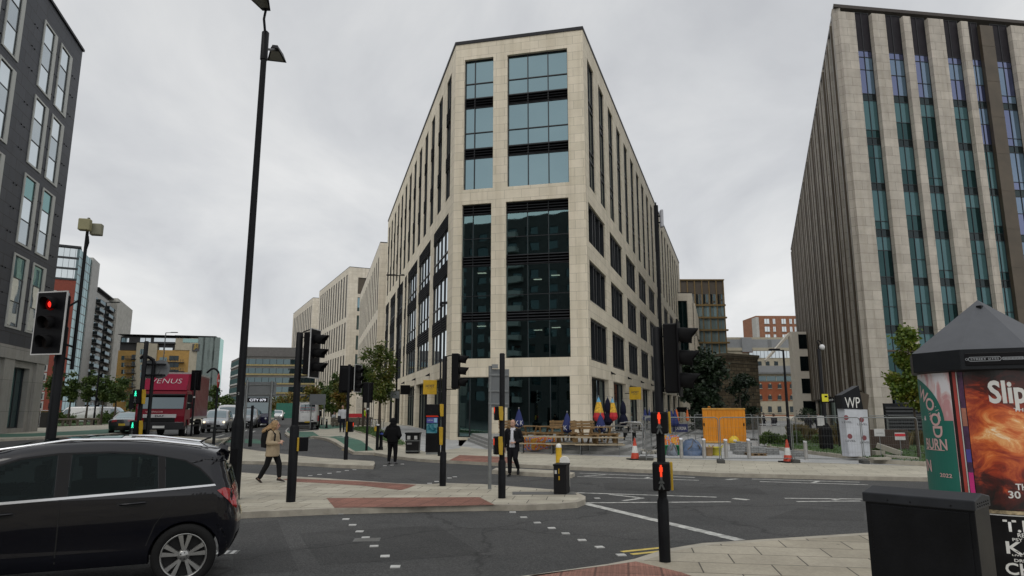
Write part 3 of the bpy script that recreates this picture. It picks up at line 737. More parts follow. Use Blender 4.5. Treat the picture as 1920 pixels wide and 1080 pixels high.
slotted('stone_office_building', 'small pale stone office showing behind the right end of the corner block', at(1297, 552, 118), (.30, 1.0), 30, at(1297, 550, 118).z, 8, (1.6, 1.6, 3.4), [(.4, 5.), (7., 15.), (16.4, 20.8)], G_TEAL, fd=V((-1, -.05)), fwin=[(.9, 2.6, 6., 21., G_TEAL)])

# ---- grey stone and bronze block on the right
W = at(1566, 10, 55); WZ = W.z
wf = Fac(W, ((10265-960)/F, 1.016), (0, 1)); wl = Fac(W, ((1431-960)/F, 1.016), (1, 0))
wb = thing('fin_office_building', 'tall grey stone office with vertical piers and teal glass strips rising at the right edge', 'office building', (W.x, W.y, 0)); TW = M.Translation((-W.x, -W.y, 0))
WLF, WLL = 38., 98.
pier = [(0, 1.57), (3.12, 4.40), (6.15, 6.86), (8.58, 10.10), (11.86, 12.54), (16.9, 18.3), (20., 20.7), (22.4, 23.9), (25.6, 26.3), (28., 29.5), (31.2, 31.9), (33.6, 35.1)]
strips = [(1.57, 3.12), (4.40, 6.15), (6.86, 8.58), (10.10, 11.86), (12.54, 13.85), (15.14, 16.9), (18.3, 20.), (20.7, 22.4), (23.9, 25.6), (26.3, 28.), (29.5, 31.2), (31.9, 33.6), (35.1, 38)]
mb = MB(TW)
for i, (a, b) in enumerate(pier):
    wf.box(mb, a, b, -.3 if i == 0 else (6.9 if i % 2 else 7.6), WZ-.75, -.42 if i else -.3, .35)
mb.build('stone_pier', SAND, wb)
mb = MB(TW); wf.box(mb, 13.85, 15.14, 6.9, WZ-.9, -.3, .3); 
for k in range(9): wf.box(mb, 13.83, 15.16, 7.2+k*3.4, 7.23+k*3.4, -.315, 0, 0)
mb.build('bronze_fin', BRONZE, wb)
wt = {'t': G_TEAL, 'b': G_BLIND, 'n': G_NAVY, 'N': G_NB, 'x': SPAN, 'k': mat('louvre_panel', (.022,.02,.024), .5), 'g': G_TEAL}
for i, (a, b) in enumerate(strips):
    zn = [(WZ-4.15, WZ-.5, 'k')]; z = WZ-4.15; f = 0
    navy_to = 1 if i < 4 else (2 if i < 5 else 5)
    while z > 5.2:
        zt = z; zl = z-4.05
        dk, bl = ('n', 'N') if f < navy_to else ('t', 'b')
        zn.append((zt-.62, zt, 'x' if f else dk))
        h1 = rnd.choice([.35, .45, .55, .62, .8])*3.4
        split = rnd.random() < .55
        pat = ((dk, bl) if rnd.random() < .7 else (bl, dk)) if split else (bl, bl)
        zn.append((zt-.62-h1, zt-.62, (bl, bl) if rnd.random() < .6 else pat)); zn.append((zl, zt-.62-h1, (dk, bl) if split else (dk, dk)))
        z = zl; f += 1
    wf.window(wb, TW, a, b, zn, [a+(b-a)*.52], .06, wt, DKM, .05, .05, jit=.003)
mb = MB(TW)
wq = [wf.pt(-.3, 0, -.2), wf.pt(WLF, 0, -.2), wf.pt(WLF, 0, 40.), wl.pt(WLL, 0, 25.), wl.pt(WLL, 0, -.3)]; mb.loft([[(p.x, p.y, z) for p in wq] for z in (WZ-.3, WZ)], smooth=False)
mb.build('roof_edge', mat('bronze_dark', (.045,.036,.03), .5, .2), wb)
mb = MB(TW); wf.box(mb, 1.4, WLF, 0, 7.2, 1.6, 1.8, 0); wf.box(mb, 1.6, WLF, 6.75, 6.9, -.2, 1.6, 1)
for k in range(9): wf.box(mb, 3.3+k*4.1, 3.9+k*4.1, 0, 6.75, .1, .7, 2)
mb.build('ground_floor', [G_DK, BRONZE, SAND], wb)
mb = MB(TW); bz = MB(TW); gl = MB(TW); a = .9; i = 0
wl.box(mb, 0, 1.0, -.3, WZ-.31, -.3, .35)
while a < WLL-2:
    t = i % 3
    if t == 0:
        wl.box(mb, a+1.5, a+2.15, 3.6 if i % 2 else -.2, WZ-.31, -.26, .3); wl.box(bz, a+1.49, a+2.16, 3.5 if i % 2 else -.2, WZ-.76, .02, .31)
        wl.box(bz, a+1.18, a+1.5, 3.6, WZ-.76, -.35, .28)
    else:
        wl.box(mb, a+1.3, a+1.95, 3.8, WZ-.31, -.2, .3); wl.box(bz, a+1.95, a+2.3, 3.6, WZ-.77, -.32, .28)
    z = WZ-4.5
    while z > 3:
        wl.box(gl, a+.02, a+3.04, z-.5, z, .14, .2, 1); z -= 4.05
    wl.box(gl, a+.01, a+3.05, 0, WZ-.78, .2, .26, 0)
    a += 3.05; i += 1
mb.build('stone_pier', bricks('flank_stone', (.31,.285,.245), (.38,.35,.305), (.15,.135,.115), 1.5, .78, .012, .75, stain=.25, var=.08, bump=.15), wb); bz.build('bronze_fin', BRONZE, wb); gl.build('flank_glazing', [G_MID, BRONZE], wb)

# ---- dark cladded block on the left
Lp = at(155, 96, 50); lz = Lp.z
lf = Fac(Lp, (.2875, -1.016), (-1, 0)); LLd = 34.
lb = thing('cladded_apartment_building', 'charcoal panel-clad block with pale window surrounds at the left edge', 'apartment building', (Lp.x, Lp.y, 0)); TL = M.Translation((-Lp.x, -Lp.y, 0))
CLAD = bricks('charcoal_panels', (.030,.034,.044), (.042,.046,.057), (.007,.007,.008), 2.4, .78, .022, .5, spec=.25, stain=.1, var=.05, bump=.3, off=.33)
tiers = [(7.3, 12.1), (12.75, 17.5), (18.2, 23.0), (23.65, 28.5)]
cols = []
a = 1.95
while a < LLd-7: cols += [(a, a+2.35), (a+3.1, a+5.5)]; a += 8.6
ops = [(p, q, z0, z1) for p, q in cols for z0, z1 in tiers]
gops = [(2.6+k*5.2, 6.2+k*5.2, .9, 4.9) for k in range(6)]
mb = MB(TL); lf.wall(mb, 0, LLd, 6.2, lz, ops, .3, 0)
e1 = Fac(lf.pt(0, 0), (-1, -.28), (0, -1)); 
mb.box(*(0,)*6) if False else None
q = [lf.pt(0, 0), lf.pt(LLd, 0), lf.pt(LLd, 0, 18), lf.pt(0, 0, 18)]
for i in (1, 2, 3):
    u, v_ = q[i], q[(i+1) % 4]; ln = (v_-u).length
    mb.quad((u.x,u.y,-.3), (v_.x,v_.y,-.3), (v_.x,v_.y,lz), (u.x,u.y,lz), 0, [(0,-.3),(ln,-.3),(ln,lz),(0,lz)])
mb.quad(*[(p.x, p.y, lz-.02) for p in q], 0, [(0,0)]*4)
mb.build('panel_wall', CLAD, lb)
mb = MB(TL); lf.wall(mb, 0, LLd, -.3, 6.18, gops, .5, 0)
for k in range(8): lf.box(mb, .4+k*5.2, 1.9+k*5.2, -.3, 5.5, -.16, .1)
lf.box(mb, 0, LLd, 5.35, 6.19, -.22, .05)
mb.build('plinth_wall', bricks('pale_grey_panel', (.27,.26,.24), (.30,.29,.265), (.12,.12,.11), 3., 2., .012, .6, stain=.2, var=.05), lb)
mb = MB(TL); lf.box(mb, -.1, LLd, lz-.02, lz+.16, -.12, 18); mb.build('roof_coping', BLK, lb)
SURR = mat('pale_surround', (.40,.41,.385), .5, var=.08)
lw_ = {'s': G_SKY, 'm': glass('glass_grey_blind', (.8,.88,.92), (.16,.17,.18), .35), 'g': G_MID, 'c': glass('glass_curtain', (.5,.8,.8), (.10,.16,.155), .15)}
for ti, (z0, z1) in enumerate(tiers):
    for p, q2 in cols:
        h = z1-z0; k = ['s', 'm', 's'] if ti > 1 else ['m', 's', 'c']
        o = lf.window(lb, TL, p+.5, q2-.2, [(z0+.12, z0+h*.36, k[0]), (z0+h*.36, z0+h*.68, k[1]), (z0+h*.68, z1-.12, k[2])], [], .03, lw_, DKM, .05, .04)
        s_ = MB(TL); lf.box(s_, p, p+.5, z0, z1, -.06, .13); lf.box(s_, q2-.2, q2, z0, z1, -.06, .2); lf.box(s_, p+.5, q2-.2, z0, z0+.12, -.05, .2); lf.box(s_, p+.5, q2-.2, z1-.12, z1, -.05, .2)
        s_.build('window_surround', SURR, o)
for p, q2, z0, z1 in gops:
    lf.window(lb, TL, p, q2, [(z0, z1, ('g', 'c', 'g'))], [p+1.2, p+2.4], .4, lw_, DKM, .07)
mb = MB(TL)
for a in (1.2, 4.6, 8.6, 12.9):
    for z0, z1 in tiers:
        for k in range(3):
            for d in (0, .45):
                c = lf.pt(a+d-.2, z1-1.2-k*1.55, -.012); mb.sphere(c, .055, 6)
mb.build('vent_hole', BLK, lb)

# ---- apartment tower and balconies further left
tc_ = at(150, 463, 205)
tw = thing('apartment_tower', 'red panelled apartment tower with glazed top floors and stacked balconies far left', 'apartment building', (tc_.x, tc_.y, 0)); TT = M.Translation((-tc_.x, -tc_.y, 0))
tf = Fac(tc_, (-.85, -.5), (-.5, .85)); ts = Fac(tc_, (-.35, .94), (-1, -.3))
RED = mat('red_render', (.20,.040,.022), .7, var=.12, dirt=.2); WREN = mat('pale_render', (.38,.38,.36), .75, var=.1, dirt=.25); CONC = bricks('concrete_wall', (.40,.39,.35), (.45,.44,.40), (.30,.29,.26), 4., 2.9, .02, .8, stain=.3, var=.08)
TZ = tc_.z
s1 = ts.hit(174, 600)[0]; s2 = ts.hit(205, 600)[0]; s3 = ts.hit(236, 600)[0]
z2 = ts.hit(185, 550)[1]; z3 = ts.hit(206, 556)[1]
mb = MB(TT); tf.box(mb, 0, 20, 0, TZ-10.6, .0, 12); mb.build('red_wall', RED, tw)
mb = MB(TT); tf.box(mb, 0, 20, TZ-10.5, TZ-.5, .1, 12, 0)
for k in range(4): tf.box(mb, -.1, 20, TZ-10.6+3.3*k, TZ-10.0+3.3*k, -.15, 12.1, 1)
for k in range(10): tf.box(mb, .9+k*1.5, .98+k*1.5, TZ-10.5, TZ-.5, .02, .1, 1)
tf.box(mb, -.4, 20.5, TZ-.5, TZ+.1, -.6, 12.4, 1)
mb.build('glazed_top', [G_SKY, DKM], tw)
mb = MB(TT)
for k in range(13):
    z = 2.8+k*2.75
    tf.box(mb, 4.6, 20, z-.4, z+2.0, -.06, .2, 0)
    for a in (1.2, 5., 8., 11., 14.): tf.box(mb, a, a+2.1, z, z+1.5, -.14, .1, 1)
mb.build('pale_panel', [WREN, G_MID], tw)
mb = MB(TT); ts.box(mb, 0, s1*.62, 0, TZ-.6, -.02, 3., 0); ts.box(mb, s1*.62, s1, 0, TZ+.3, -.35, 3, 1)
z = 2.
while z < TZ-1: ts.box(mb, 0, s1*.62, z, z+.25, -.06, 0, 2); z += 2.75
for k in range(5): ts.box(mb, s1*.62*k/5, s1*.62*k/5+.12, 0, TZ-.6, -.05, 0, 2)
mb.build('glazed_flank', [G_MID, WREN, DKM], tw)
mb = MB(TT); ts.box(mb, s1, s2, 0, z2, 0, 14, 0); ts.box(mb, s1+1, s2-.5, z2, z2+1.3, .8, 12, 1); ts.box(mb, s1+.5, s2+.4, z2+1.3, z2+1.6, -.8, 13, 1)
k = 0
z = 3.
while z < z2-2:
    for q_ in range(5):
        a = s1+(s2-s1)*(q_+.25)/5; ts.box(mb, a, a+(s2-s1)*.09, z, z+1.9, -.05, .1, 2)
    z += 2.75
mb.build('pale_wall', [WREN, mat('slate_panel', (.06,.062,.066), .6), G_DK], tw)
BALC = mat('balcony_dark', (.035,.037,.04), .5)
z = 3.
while z < z2-1:
    for a0, a1 in ((s1+.3, s1+(s2-s1)*.38), (s1+(s2-s1)*.6, s2-.3)):
        b_ = MB(TT); ts.box(b_, a0, a1, z-.25, z, -1.7, 0, 0)
        for a in (a0, a1-.05): ts.box(b_, a, a+.05, z, z+1.05, -1.69, -.05, 1)
        ts.box(b_, a0+.05, a1-.05, z, z+1.05, -1.69, -1.64, 1); ts.box(b_, a0, a1, z+1.05, z+1.12, -1.72, -1.6, 0)
        b_.build('balcony', [BALC, G_DK], tw)
    z += 2.75
mb = MB(TT); ts.box(mb, s2, s3, 0, z3, -2.2, 12, 0); mb.build('concrete_wall', CONC, tw)
mb = MB(TT); z = 3.
while z < z3-1.5: ts.box(mb, s3, s3+.8, z, z+1.2, -2.0, -.2, 0); z += 2.75
mb.build('end_balcony', SURR, tw)

# ---- yellow apartment block with glass stair tower
YP = at(225, 627, 235); YQ = at(405, 632, 243)
yf = Fac(YP, YQ-YP, (0, 1)); yb = thing('yellow_apartment_building', 'mustard and cream apartment block with green glass stair tower and flat roof', 'apartment building', (YP.x, YP.y, 0)); TY = M.Translation((-YP.x, -YP.y, 0))
YEL = mat('mustard_render', (.42,.25,.07), .75, var=.1, dirt=.2); CRM = mat('cream_render', (.42,.38,.29), .75, var=.08, dirt=.2)
GRN = glass('glass_green', (.6,.85,.8), (.10,.17,.16), .22)
def yr(mb, x0, y0, x1, y1, d0, d1, m=None):
    a0, z1 = yf.hit(x0, y0); a1, z0 = yf.hit(x1, y1); yf.box(mb, a0, a1, max(z0, -.2), z1, d0, d1, m)
mb = MB(TY); yr(mb, 222, 657, 259, 790, 0, 9, 0); yr(mb, 285, 656, 360, 790, -.3, 9, 0); mb.build('yellow_wall', YEL, yb)
mb = MB(TY); yr(mb, 258, 643, 283, 790, -.8, 9, 0); yr(mb, 330, 634, 361, 657, -.5, 9, 0); yr(mb, 358, 634, 374, 790, -.6, 9, 0); mb.build('cream_wall', CRM, yb)
mb = MB(TY); yr(mb, 225, 630, 330, 658, 1.2, 9, 0); yr(mb, 222, 626.5, 331, 630, -.8, 10, 1); yr(mb, 329, 629, 406, 632.5, -1.2, 10, 1)
mb.build('penthouse', [mat('penthouse_dark', (.05,.05,.052), .6), COPING], yb)
mb = MB(TY); yr(mb, 373, 633, 402, 790, -1., 8, 0)
yr(mb, 344, 635, 373, 643, -.7, 2, 0)
mb.build('stair_glazing', GRN, yb)
mb = MB(TY)
for k in range(9): yr(mb, 373, 640+k*17, 402.5, 641.2+k*17, -1.06, -.9)
for k in range(4): yr(mb, 373+k*9.5, 633, 373.8+k*9.5, 790, -1.07, -.9)
for k in range(8):
    a0, z0 = yf.hit(374, 657+k*17); a1, z1 = yf.hit(401, 643+k*17)
    if k % 2: z0, z1 = z1, z0
    mb.tube([yf.pt(a0, z0, -.95), yf.pt(a1, z1, -.95)], .12, 5)
mb.build('stair_frame', mat('stair_grey_green', (.16,.2,.19), .5), yb)
mb = MB(TY); yr(mb, 362, 645.5, 374.5, 659, -1.15, -.5, 0); mb.build('sign_panel', mat('sign_dark_grey', (.05,.05,.055), .5), yb)
mb = MB(TY)
for k in range(4):
    a0, z0 = yf.hit(364+k*.3, 657-k*2.6); a1, z1 = yf.hit(373, 653.5-k*2.4); m0 = yf.hit(368.5, 652-k*2.4)
    mb.tube([yf.pt(a0, z0, -1.2), yf.pt(m0[0], m0[1], -1.2), yf.pt((a1+m0[0])/2, m0[1]-.12, -1.2), yf.pt(a1, z1, -1.2)], .11, 5)
mb.build('sign_emblem', mat('emblem_gold', (.45,.32,.08), .5), yb)
def ywin(x0, y0, x1, y1, d=-.06, m=G_MID, par=None):
    mb = MB(TY); yr(mb, x0, y0, x1, y1, d, d+.3, 0); yr(mb, (x0+x1)/2-.25, y0, (x0+x1)/2+.25, y1, d-.05, d+.2, 1); return mb.build('window', [m, DKM], yb)
for k in range(7):
    y = 667+k*13
    ywin(228, y, 233, y+8); ywin(247, y-2, 254, y+8, -.1, G_DK); ywin(264.5, 655+k*14.5, 269.5, 665+k*14.5, -.9, G_MID)
    ywin(318, y, 335, y+9, -.4, G_DK); ywin(300, y+3, 313, y+10, -.4, G_MID)
for x0, x1 in ((227, 240), (262, 281), (288, 328)): ywin(x0, 633, x1, 641, 1., G_SKY)
ywin(289, 651, 322, 659, .9, G_SKY)
for x0, x1, y0, n in ((236, 256, 673, 7), (312, 346, 679, 6)):
    for k in range(n):
        mb = MB(TY); y = y0+k*(13 if x0 < 300 else 17)
        yr(mb, x0, y, x1, y+1.4, -2., -.3, 0); yr(mb, x0, y-5, x1, y-4.3, -2., -1.9, 0)
        for j in range(8): yr(mb, x0+j*(x1-x0)/7.2, y-5, x0+j*(x1-x0)/7.2+.4, y, -2., -1.92, 0)
        mb.build('balcony', BALC, yb)
mb = MB(TY); yr(mb, 225, 641.5, 258, 643, -.6, 1.2, 0); yr(mb, 284, 643, 330, 645, -.9, 1.2, 0)
mb.build('terrace_edge', BALC, yb)

# ---- grey office far down the street
OC = at(452, 668, 205)
gb = thing('grey_office_building', 'grey concrete office with long window bands closing the far street', 'office building', (OC.x, OC.y, 0)); TG = M.Translation((-OC.x, -OC.y, 0))
of = Fac(OC, (1, .16), (0, 1)); os_ = Fac(OC, (-.5, .9), (1, .3))
GCON = mat('grey_concrete', (.15,.145,.135), .8, var=.15, dirt=.3); OZ = OC.z
mb = MB(TG); of.box(mb, 0, 40, 0, OZ, 0, 20); os_.box(mb, .05, 22, 0, OZ-.05, .02, 10); mb.build('concrete_wall', GCON, gb)
for k in range(6):
    z = OZ-2.3-k*2.75
    mb = MB(TG); of.box(mb, .3, 39.5, z, z+1.55, -.1, .1, 0); os_.box(mb, .3, 21.5, z, z+1.5, -.1, .1, 0)
    for j in range(20): of.box(mb, .3+j*2., .42+j*2., z, z+1.55, -.16, 0, 1)
    of.box(mb, .2, 39.6, z-.5, z-.05, -.2, .1, 2); os_.box(mb, .2, 21.6, z-.5, z-.05, -.2, .1, 3)
    mb.build('window_band', [G_MID, DKM, mat('yellow_spandrel', (.33,.27,.12), .7), mat('white_spandrel', (.5,.5,.48), .7)], gb)
mb = MB(TG); of.box(mb, -.3, 40.3, OZ, OZ+.5, -.3, 20.3); of.box(mb, 1, 26, OZ+.5, OZ+3.0, 2, 14); of.box(mb, 26, 31, OZ+.5, OZ+1.6, 2, 10); mb.build('plant_room', mat('plant_grey', (.12,.115,.11), .8), gb)

# ---- gold-framed office right of centre
GP = at(1262, 526, 140); GQ = at(1356, 526, 140)
gf = Fac(GP, (1, .0), (0, 1)); gd = thing('gold_framed_office', 'glass office with gold window frames and brown top storey right of centre', 'office building', (GP.x, GP.y, 0)); TD = M.Translation((-GP.x, -GP.y, 0))
GOLD = mat('gold_frame', (.20,.135,.055), .45, .3, var=.15); BRN = mat('brown_panel', (.075,.06,.045), .6, var=.1)
gw = GQ.x-GP.x; GZ = GP.z
mb = MB(TD); gf.box(mb, 0, gw, 0, GZ-5.2, 0, 20, 0); mb.build('curtain_wall', glass('glass_gold_office', (.7,.85,.92), (.17,.23,.235), .3), gd)
mb = MB(TD); gf.box(mb, 0, gw, GZ-2.9, GZ, -.02, 20, 0); gf.box(mb, 0, gw, GZ-5.2, GZ-2.9, .02, 20, 1)
mb.build('top_storey', [BRN, G_SKY], gd)
mb = MB(TD)
z = GZ-5.4
k = 0
while z > 0: gf.box(mb, -.1, gw+.15+.12*k, z, z+.35, -.35-.06*k, .1); z -= 2.6; k += 1
for j in range(10): gf.box(mb, gw-.2-j*1.5, gw-j*1.5, 0, GZ+.05, -.25, .1); 
for j in range(10): gf.box(mb, gw-.9-j*1.5, gw-.84-j*1.5, 0, GZ-2.9, -.06, .1)
gf.box(mb, -.1, gw+.1, GZ-.02, GZ+.22, -.4, 20)
mb.build('gold_frame', GOLD, gd)

# ---- brick apartment block beyond
BP = at(1417, 592, 255); BQ = at(1500, 590, 255)
bf = Fac(BP, (1, .02), (0, 1)); bb = thing('brick_apartment_building', 'orange brick apartment block with white windows on the skyline', 'apartment building', (BP.x, BP.y, 0)); TB = M.Translation((-BP.x, -BP.y, 0))
BRK = bricks('orange_brick', (.23,.095,.05), (.28,.12,.065), (.2,.15,.11), .9, .3, .02, .85, stain=.15)
mb = MB(TB); bf.box(mb, 0, 24, 0, BP.z, 0, 14); mb.build('brick_wall', BRK, bb)
mb = MB(TB); bf.box(mb, -.15, .9, 0, BP.z-.6, -.4, 4, 0); mb.build('balcony_stack', WREN, bb)
for r_ in range(5):
    for x0, x1 in ((3.1, 4.9), (6.3, 7.2), (9.6, 11.2), (12.6, 13.5), (14.4, 15.2), (17, 18.6)):
        mb = MB(TB); z = BP.z-3-r_*2.95; bf.box(mb, x0, x1, z, z+1.8, -.12, .1, 0); bf.box(mb, (x0+x1)/2-.08, (x0+x1)/2+.08, z, z+1.8, -.18, 0, 1); bf.box(mb, x0-.1, x1+.1, z-.15, z, -.2, 0, 1); mb.build('window', [G_SKY, WREN], bb)

# ---- white and red brick block at the end of the plaza
HP = at(1345, 632, 165); hf = Fac(HP, (1, .0), (0, 1))
hb = thing('brick_and_render_office', 'red brick and white rendered office with ribbon glazing behind the old stone tower', 'office building', (HP.x, HP.y, 0)); TH = M.Translation((-HP.x, -HP.y, 0))
def hr(mb, x0, y0, x1, y1, d0, d1, m=None):
    a0, z1 = hf.hit(x0, y0); a1, z0 = hf.hit(x1, y1); hf.box(mb, a0, a1, max(z0, -.2), z1, d0, d1, m)
RBR = bricks('red_brick', (.27,.075,.03), (.31,.09,.04), (.2,.09,.05), .5, .16, .01, .85, stain=.15)
mb = MB(TH); hr(mb, 1400, 716, 1492, 752, 0, 8); mb.build('brick_wall', RBR, hb); mb = MB(TH); hr(mb, 1392, 654, 1411, 661, -.1, 3); mb.build('brick_parapet', RBR, hb)
mb = MB(TH); hr(mb, 1345, 657, 1492, 716, .2, 8); hr(mb, 1345, 632, 1480, 637, .5, 6); hr(mb, 1345, 652, 1490, 657.5, -.1, 8); hr(mb, 1400, 752, 1492, 778, .05, 8); mb.build('rendered_wall', CRM, hb)
GREYC = mat('grey_cladding', (.25,.26,.27), .5, var=.06)
mb = MB(TH); hr(mb, 1345, 636, 1482, 653, .3, 8, 0); hr(mb, 1390, 633, 1410, 660, -.3, 5, 0); hr(mb, 1440, 637, 1448, 652, .25, 2, 1); hr(mb, 1420, 686, 1492, 699, -.5, 1, 0); hr(mb, 1420, 698, 1492, 701, -.8, 1, 1); mb.build('grey_cladding', [GREYC, mat('grey_cladding_dark', (.17,.175,.18), .5)], hb)
mb = MB(TH); hr(mb, 1405, 658, 1492, 671, .1, 1, 0)
for k in range(12): hr(mb, 1405+k*7, 658, 1405.5+k*7, 671, .04, .2, 1)
mb.build('ribbon_glazing', [G_SKY, DKM], hb)
mb = MB(TH); hr(mb, 1418, 705.5, 1491, 714, -.02, .3, 0)
for k in range(5): hr(mb, 1418+k*18, 705, 1419.5+k*18, 714.5, -.1, .2, 1)
mb.build('ribbon_glazing', [G_MID, CRM], hb)
for x in (1423, 1441, 1459, 1482):
    for y, h_ in ((728, 8.5), (750-.5, 9), (773, 12)):
        mb = MB(TH); hr(mb, x-1, y-h_+1, x+6.5, y, -.05, .2, 0); hr(mb, x-1.3, y, x+6.8, y+1.1, -.14, .1, 1)
        if y < 760: hr(mb, x+1.6, y-h_-1.2, x+4.2, y-h_+1.2, -.1, .1, 1)
        mb.build('window', [G_DK, CRM], hb)
for x in (1421, 1436, 1452):
    mb = MB(TH); hr(mb, x, 677.5, x+7.5, 685, .12, .3, 0); mb.build('window', G_DK, hb)
# white block tucked against the fin building
pw = at(1497, 622, 118); pf = Fac(pw, (-.2, 1.), (1, 0))
pb = thing('white_rendered_building', 'narrow white rendered block with dark windows beside the fin office', 'office building', (pw.x, pw.y, 0)); TP = M.Translation((-pw.x, -pw.y, 0))
pg = Fac(pw, (1, .0), (0, 1))
mb = MB(TP); pg.box(mb, -1.2, 6, 0, pw.z, 0, 1.6); 
mb.add([pg.pt(-1.2, pw.z-.1, 1), pg.pt(-1.2, pw.z-.6, 1), pg.pt(-5.6, pw.z-5.2, 1), pg.pt(-5.6, pw.z-4.8, 1), pg.pt(-1.2, pw.z-.1, 2), pg.pt(-1.2, pw.z-.6, 2), pg.pt(-5.6, pw.z-5.2, 2), pg.pt(-5.6, pw.z-4.8, 2)], [(0,1,2,3),(7,6,5,4),(0,4,5,1),(1,5,6,2),(2,6,7,3),(3,7,4,0)])
mb.build('rendered_wall', mat('white_render', (.62,.58,.50), .7, var=.05), pb)
for k in range(4):
    mb = MB(TP); pg.box(mb, -.1, 3, 1.2+k*3.8, 3.7+k*3.8, -.05, .2); mb.build('window', G_DK, pb)

# ---- Victorian stone tower in the plaza
SP0 = at(1362, 662, 70); SP1 = at(1420, 664, 73)
sf = Fac(SP0, SP1-SP0, (0, 1)); sl_ = Fac(SP0, (-.62, .78), (1, .3))
stw = thing('old_stone_tower', 'squat weathered stone block tower with arched opening standing in the plaza', 'tower', (SP0.x, SP0.y, 0)); TS = M.Translation((-SP0.x, -SP0.y, 0))
RUB = bricks('weathered_gritstone', (.075,.058,.035), (.155,.125,.08), (.04,.033,.022), .75, .36, .03, .9, stain=.45, var=.25, bump=.8)
sw = (SP1-SP0).to_2d().length; SZ = SP0.z
def arch(cx_, z0, w_, h_): return [(cx_-w_/2, z0), (cx_+w_/2, z0), (cx_+w_/2, z0+h_-w_/2)]+[(cx_+w_/2*math.cos(PI*k/8), z0+h_-w_/2+w_/2*math.sin(PI*k/8)) for k in range(1, 8)]+[(cx_-w_/2, z0+h_-w_/2)]
mb = MB(TS); sf.wall(mb, 0, sw, -.2, SZ-.45, [], .3); sl_.wall(mb, 0, 4., -.2, SZ-.45, [], .3)
q = [sf.pt(0,0), sf.pt(sw,0), sf.pt(sw,0)+V((-2.6,3.2,0)), sl_.pt(4,0)]
for i in (1, 2):
    u, v_ = q[i], q[i+1]; mb.quad((u.x,u.y,-.2),(v_.x,v_.y,-.2),(v_.x,v_.y,SZ-.45),(u.x,u.y,SZ-.45),0,[(0,0),(3,0),(3,SZ),(0,SZ)])
mb.build('stone_wall', RUB, stw)
mb = MB(TS)
for z0, z1, g in ((SZ-.45, SZ-.25, .1), (SZ-.25, SZ, .22), (SZ-1.0, SZ-.85, .05)):
    c_ = sum(q, V((0,0,0)))/4
    mb.loft([[(p.x+(p.x-c_.x)*g*.3, p.y+(p.y-c_.y)*g*.3, z) for p in q] for z in (z0, z1)], smooth=False)
mb.build('stone_cornice', mat('dark_gritstone', (.09,.075,.05), .9, var=.3), stw)
mb = MB(TS); pl = arch(1.7, SZ-3., .7, 1.5); vs = [sl_.pt(a, z, -.03) for a, z in pl]; mb.add(vs, [tuple(range(len(vs)))]); mb.build('arched_opening', BLK, stw)

# ---- block across the road, behind the camera (seen mirrored in the corner glazing)
bk = thing('dark_apartment_block', 'dark apartment block mirrored in the tall front windows of the corner office', 'apartment building', (-40, -34, 0)); 
kf = Fac((-66, -34), (1, 0), (0, -1)); TK = M.Translation((40, 34, 0))
kops = [(2+k*4., 4.+k*4, 4+j*3., 5.7+j*3.) for k in range(11) for j in range(12)]
mb = MB(TK); kf.wall(mb, 0, 47, -.2, 41, kops, .3); mb.box(-66, -19, -50, -34.4, -.2, 40.9); mb.build('panel_wall', mat('dark_brick_panel', (.085,.08,.078), .8, dirt=.3), bk)
mb = MB(TK)
for o_ in kops: kf.box(mb, o_[0]+.01, o_[1]-.01, o_[2]+.01, o_[3]-.01, .25, .35)
mb.build('window_glazing', G_MID, bk)
for k in range(12):
    mb = MB(TK); kf.box(mb, 21.6, 28.4, 3.7+k*3., 4.8+k*3, -1.4, 0); mb.build('balcony', SURR, bk)
# ================================================================ street furniture
PBLK = mat('pole_black', (.007,.0075,.009), .42, var=.25, scale=5, bump=.05)
SBLK = mat('signal_black', (.004,.004,.005), .5, var=.2)
HOOD = mat('hood_black', (.0035,.0035,.004), .65)
GALV = mat('galvanised_steel', (.20,.21,.21), .5, .55, var=.15, scale=6)
WEDGE = mat('board_edge_grey', (.45,.45,.44), .5)
YBOX = mat('push_box_yellow', (.42,.265,.012), .45, dirt=.25)
L_OFF = mat('lens_off', (.02,.016,.015), .25)
L_RED = emis('lens_red', (1., .03, .02), 1.6); L_REDD = emis('lens_red_dim', (.6, .004, .004), .12)
M_RED = emis('man_red', (1., .07, .025), 1.05); M_GRN = emis('man_green', (.05, 1., .55), 1.4)
M_OFF = mat('man_off', (.05,.055,.055), .5)
SGREY = mat('sign_back_grey', (.14,.15,.155), .55, .2, var=.1)
def at_ground(px, py, h=KH): return gp(px, py, h)
class Post:
    """a thing standing at a surveyed foot, with heights read off its own vertical"""
    def __init__(s, name, label, cat, px, py, h=KH, group=None, rz=0.):
        s.p = gp(px, py, h); s.t = thing(name, label, cat, s.p, rz, group); s.k = F/(s.p.y*CP)
    def z(s, py): return hz(960, py, s.p)-s.p.z
    def x(s, px, py):                       # sideways metres of a pixel at this depth
        return at(px, py, s.p.y).x-s.p.x
def pole(P_, top, r=.057, sleeve=1.15, rs=.078, name='pole'):
    mb = MB()
    if sleeve: mb.lathe([(rs, -.02), (rs, sleeve-.05), (r, sleeve)], 14)
    mb.lathe([(r, sleeve or -.02), (r, top), (r*.8, top+.02)], 14)
    return mb.build(name, PBLK, P_.t)
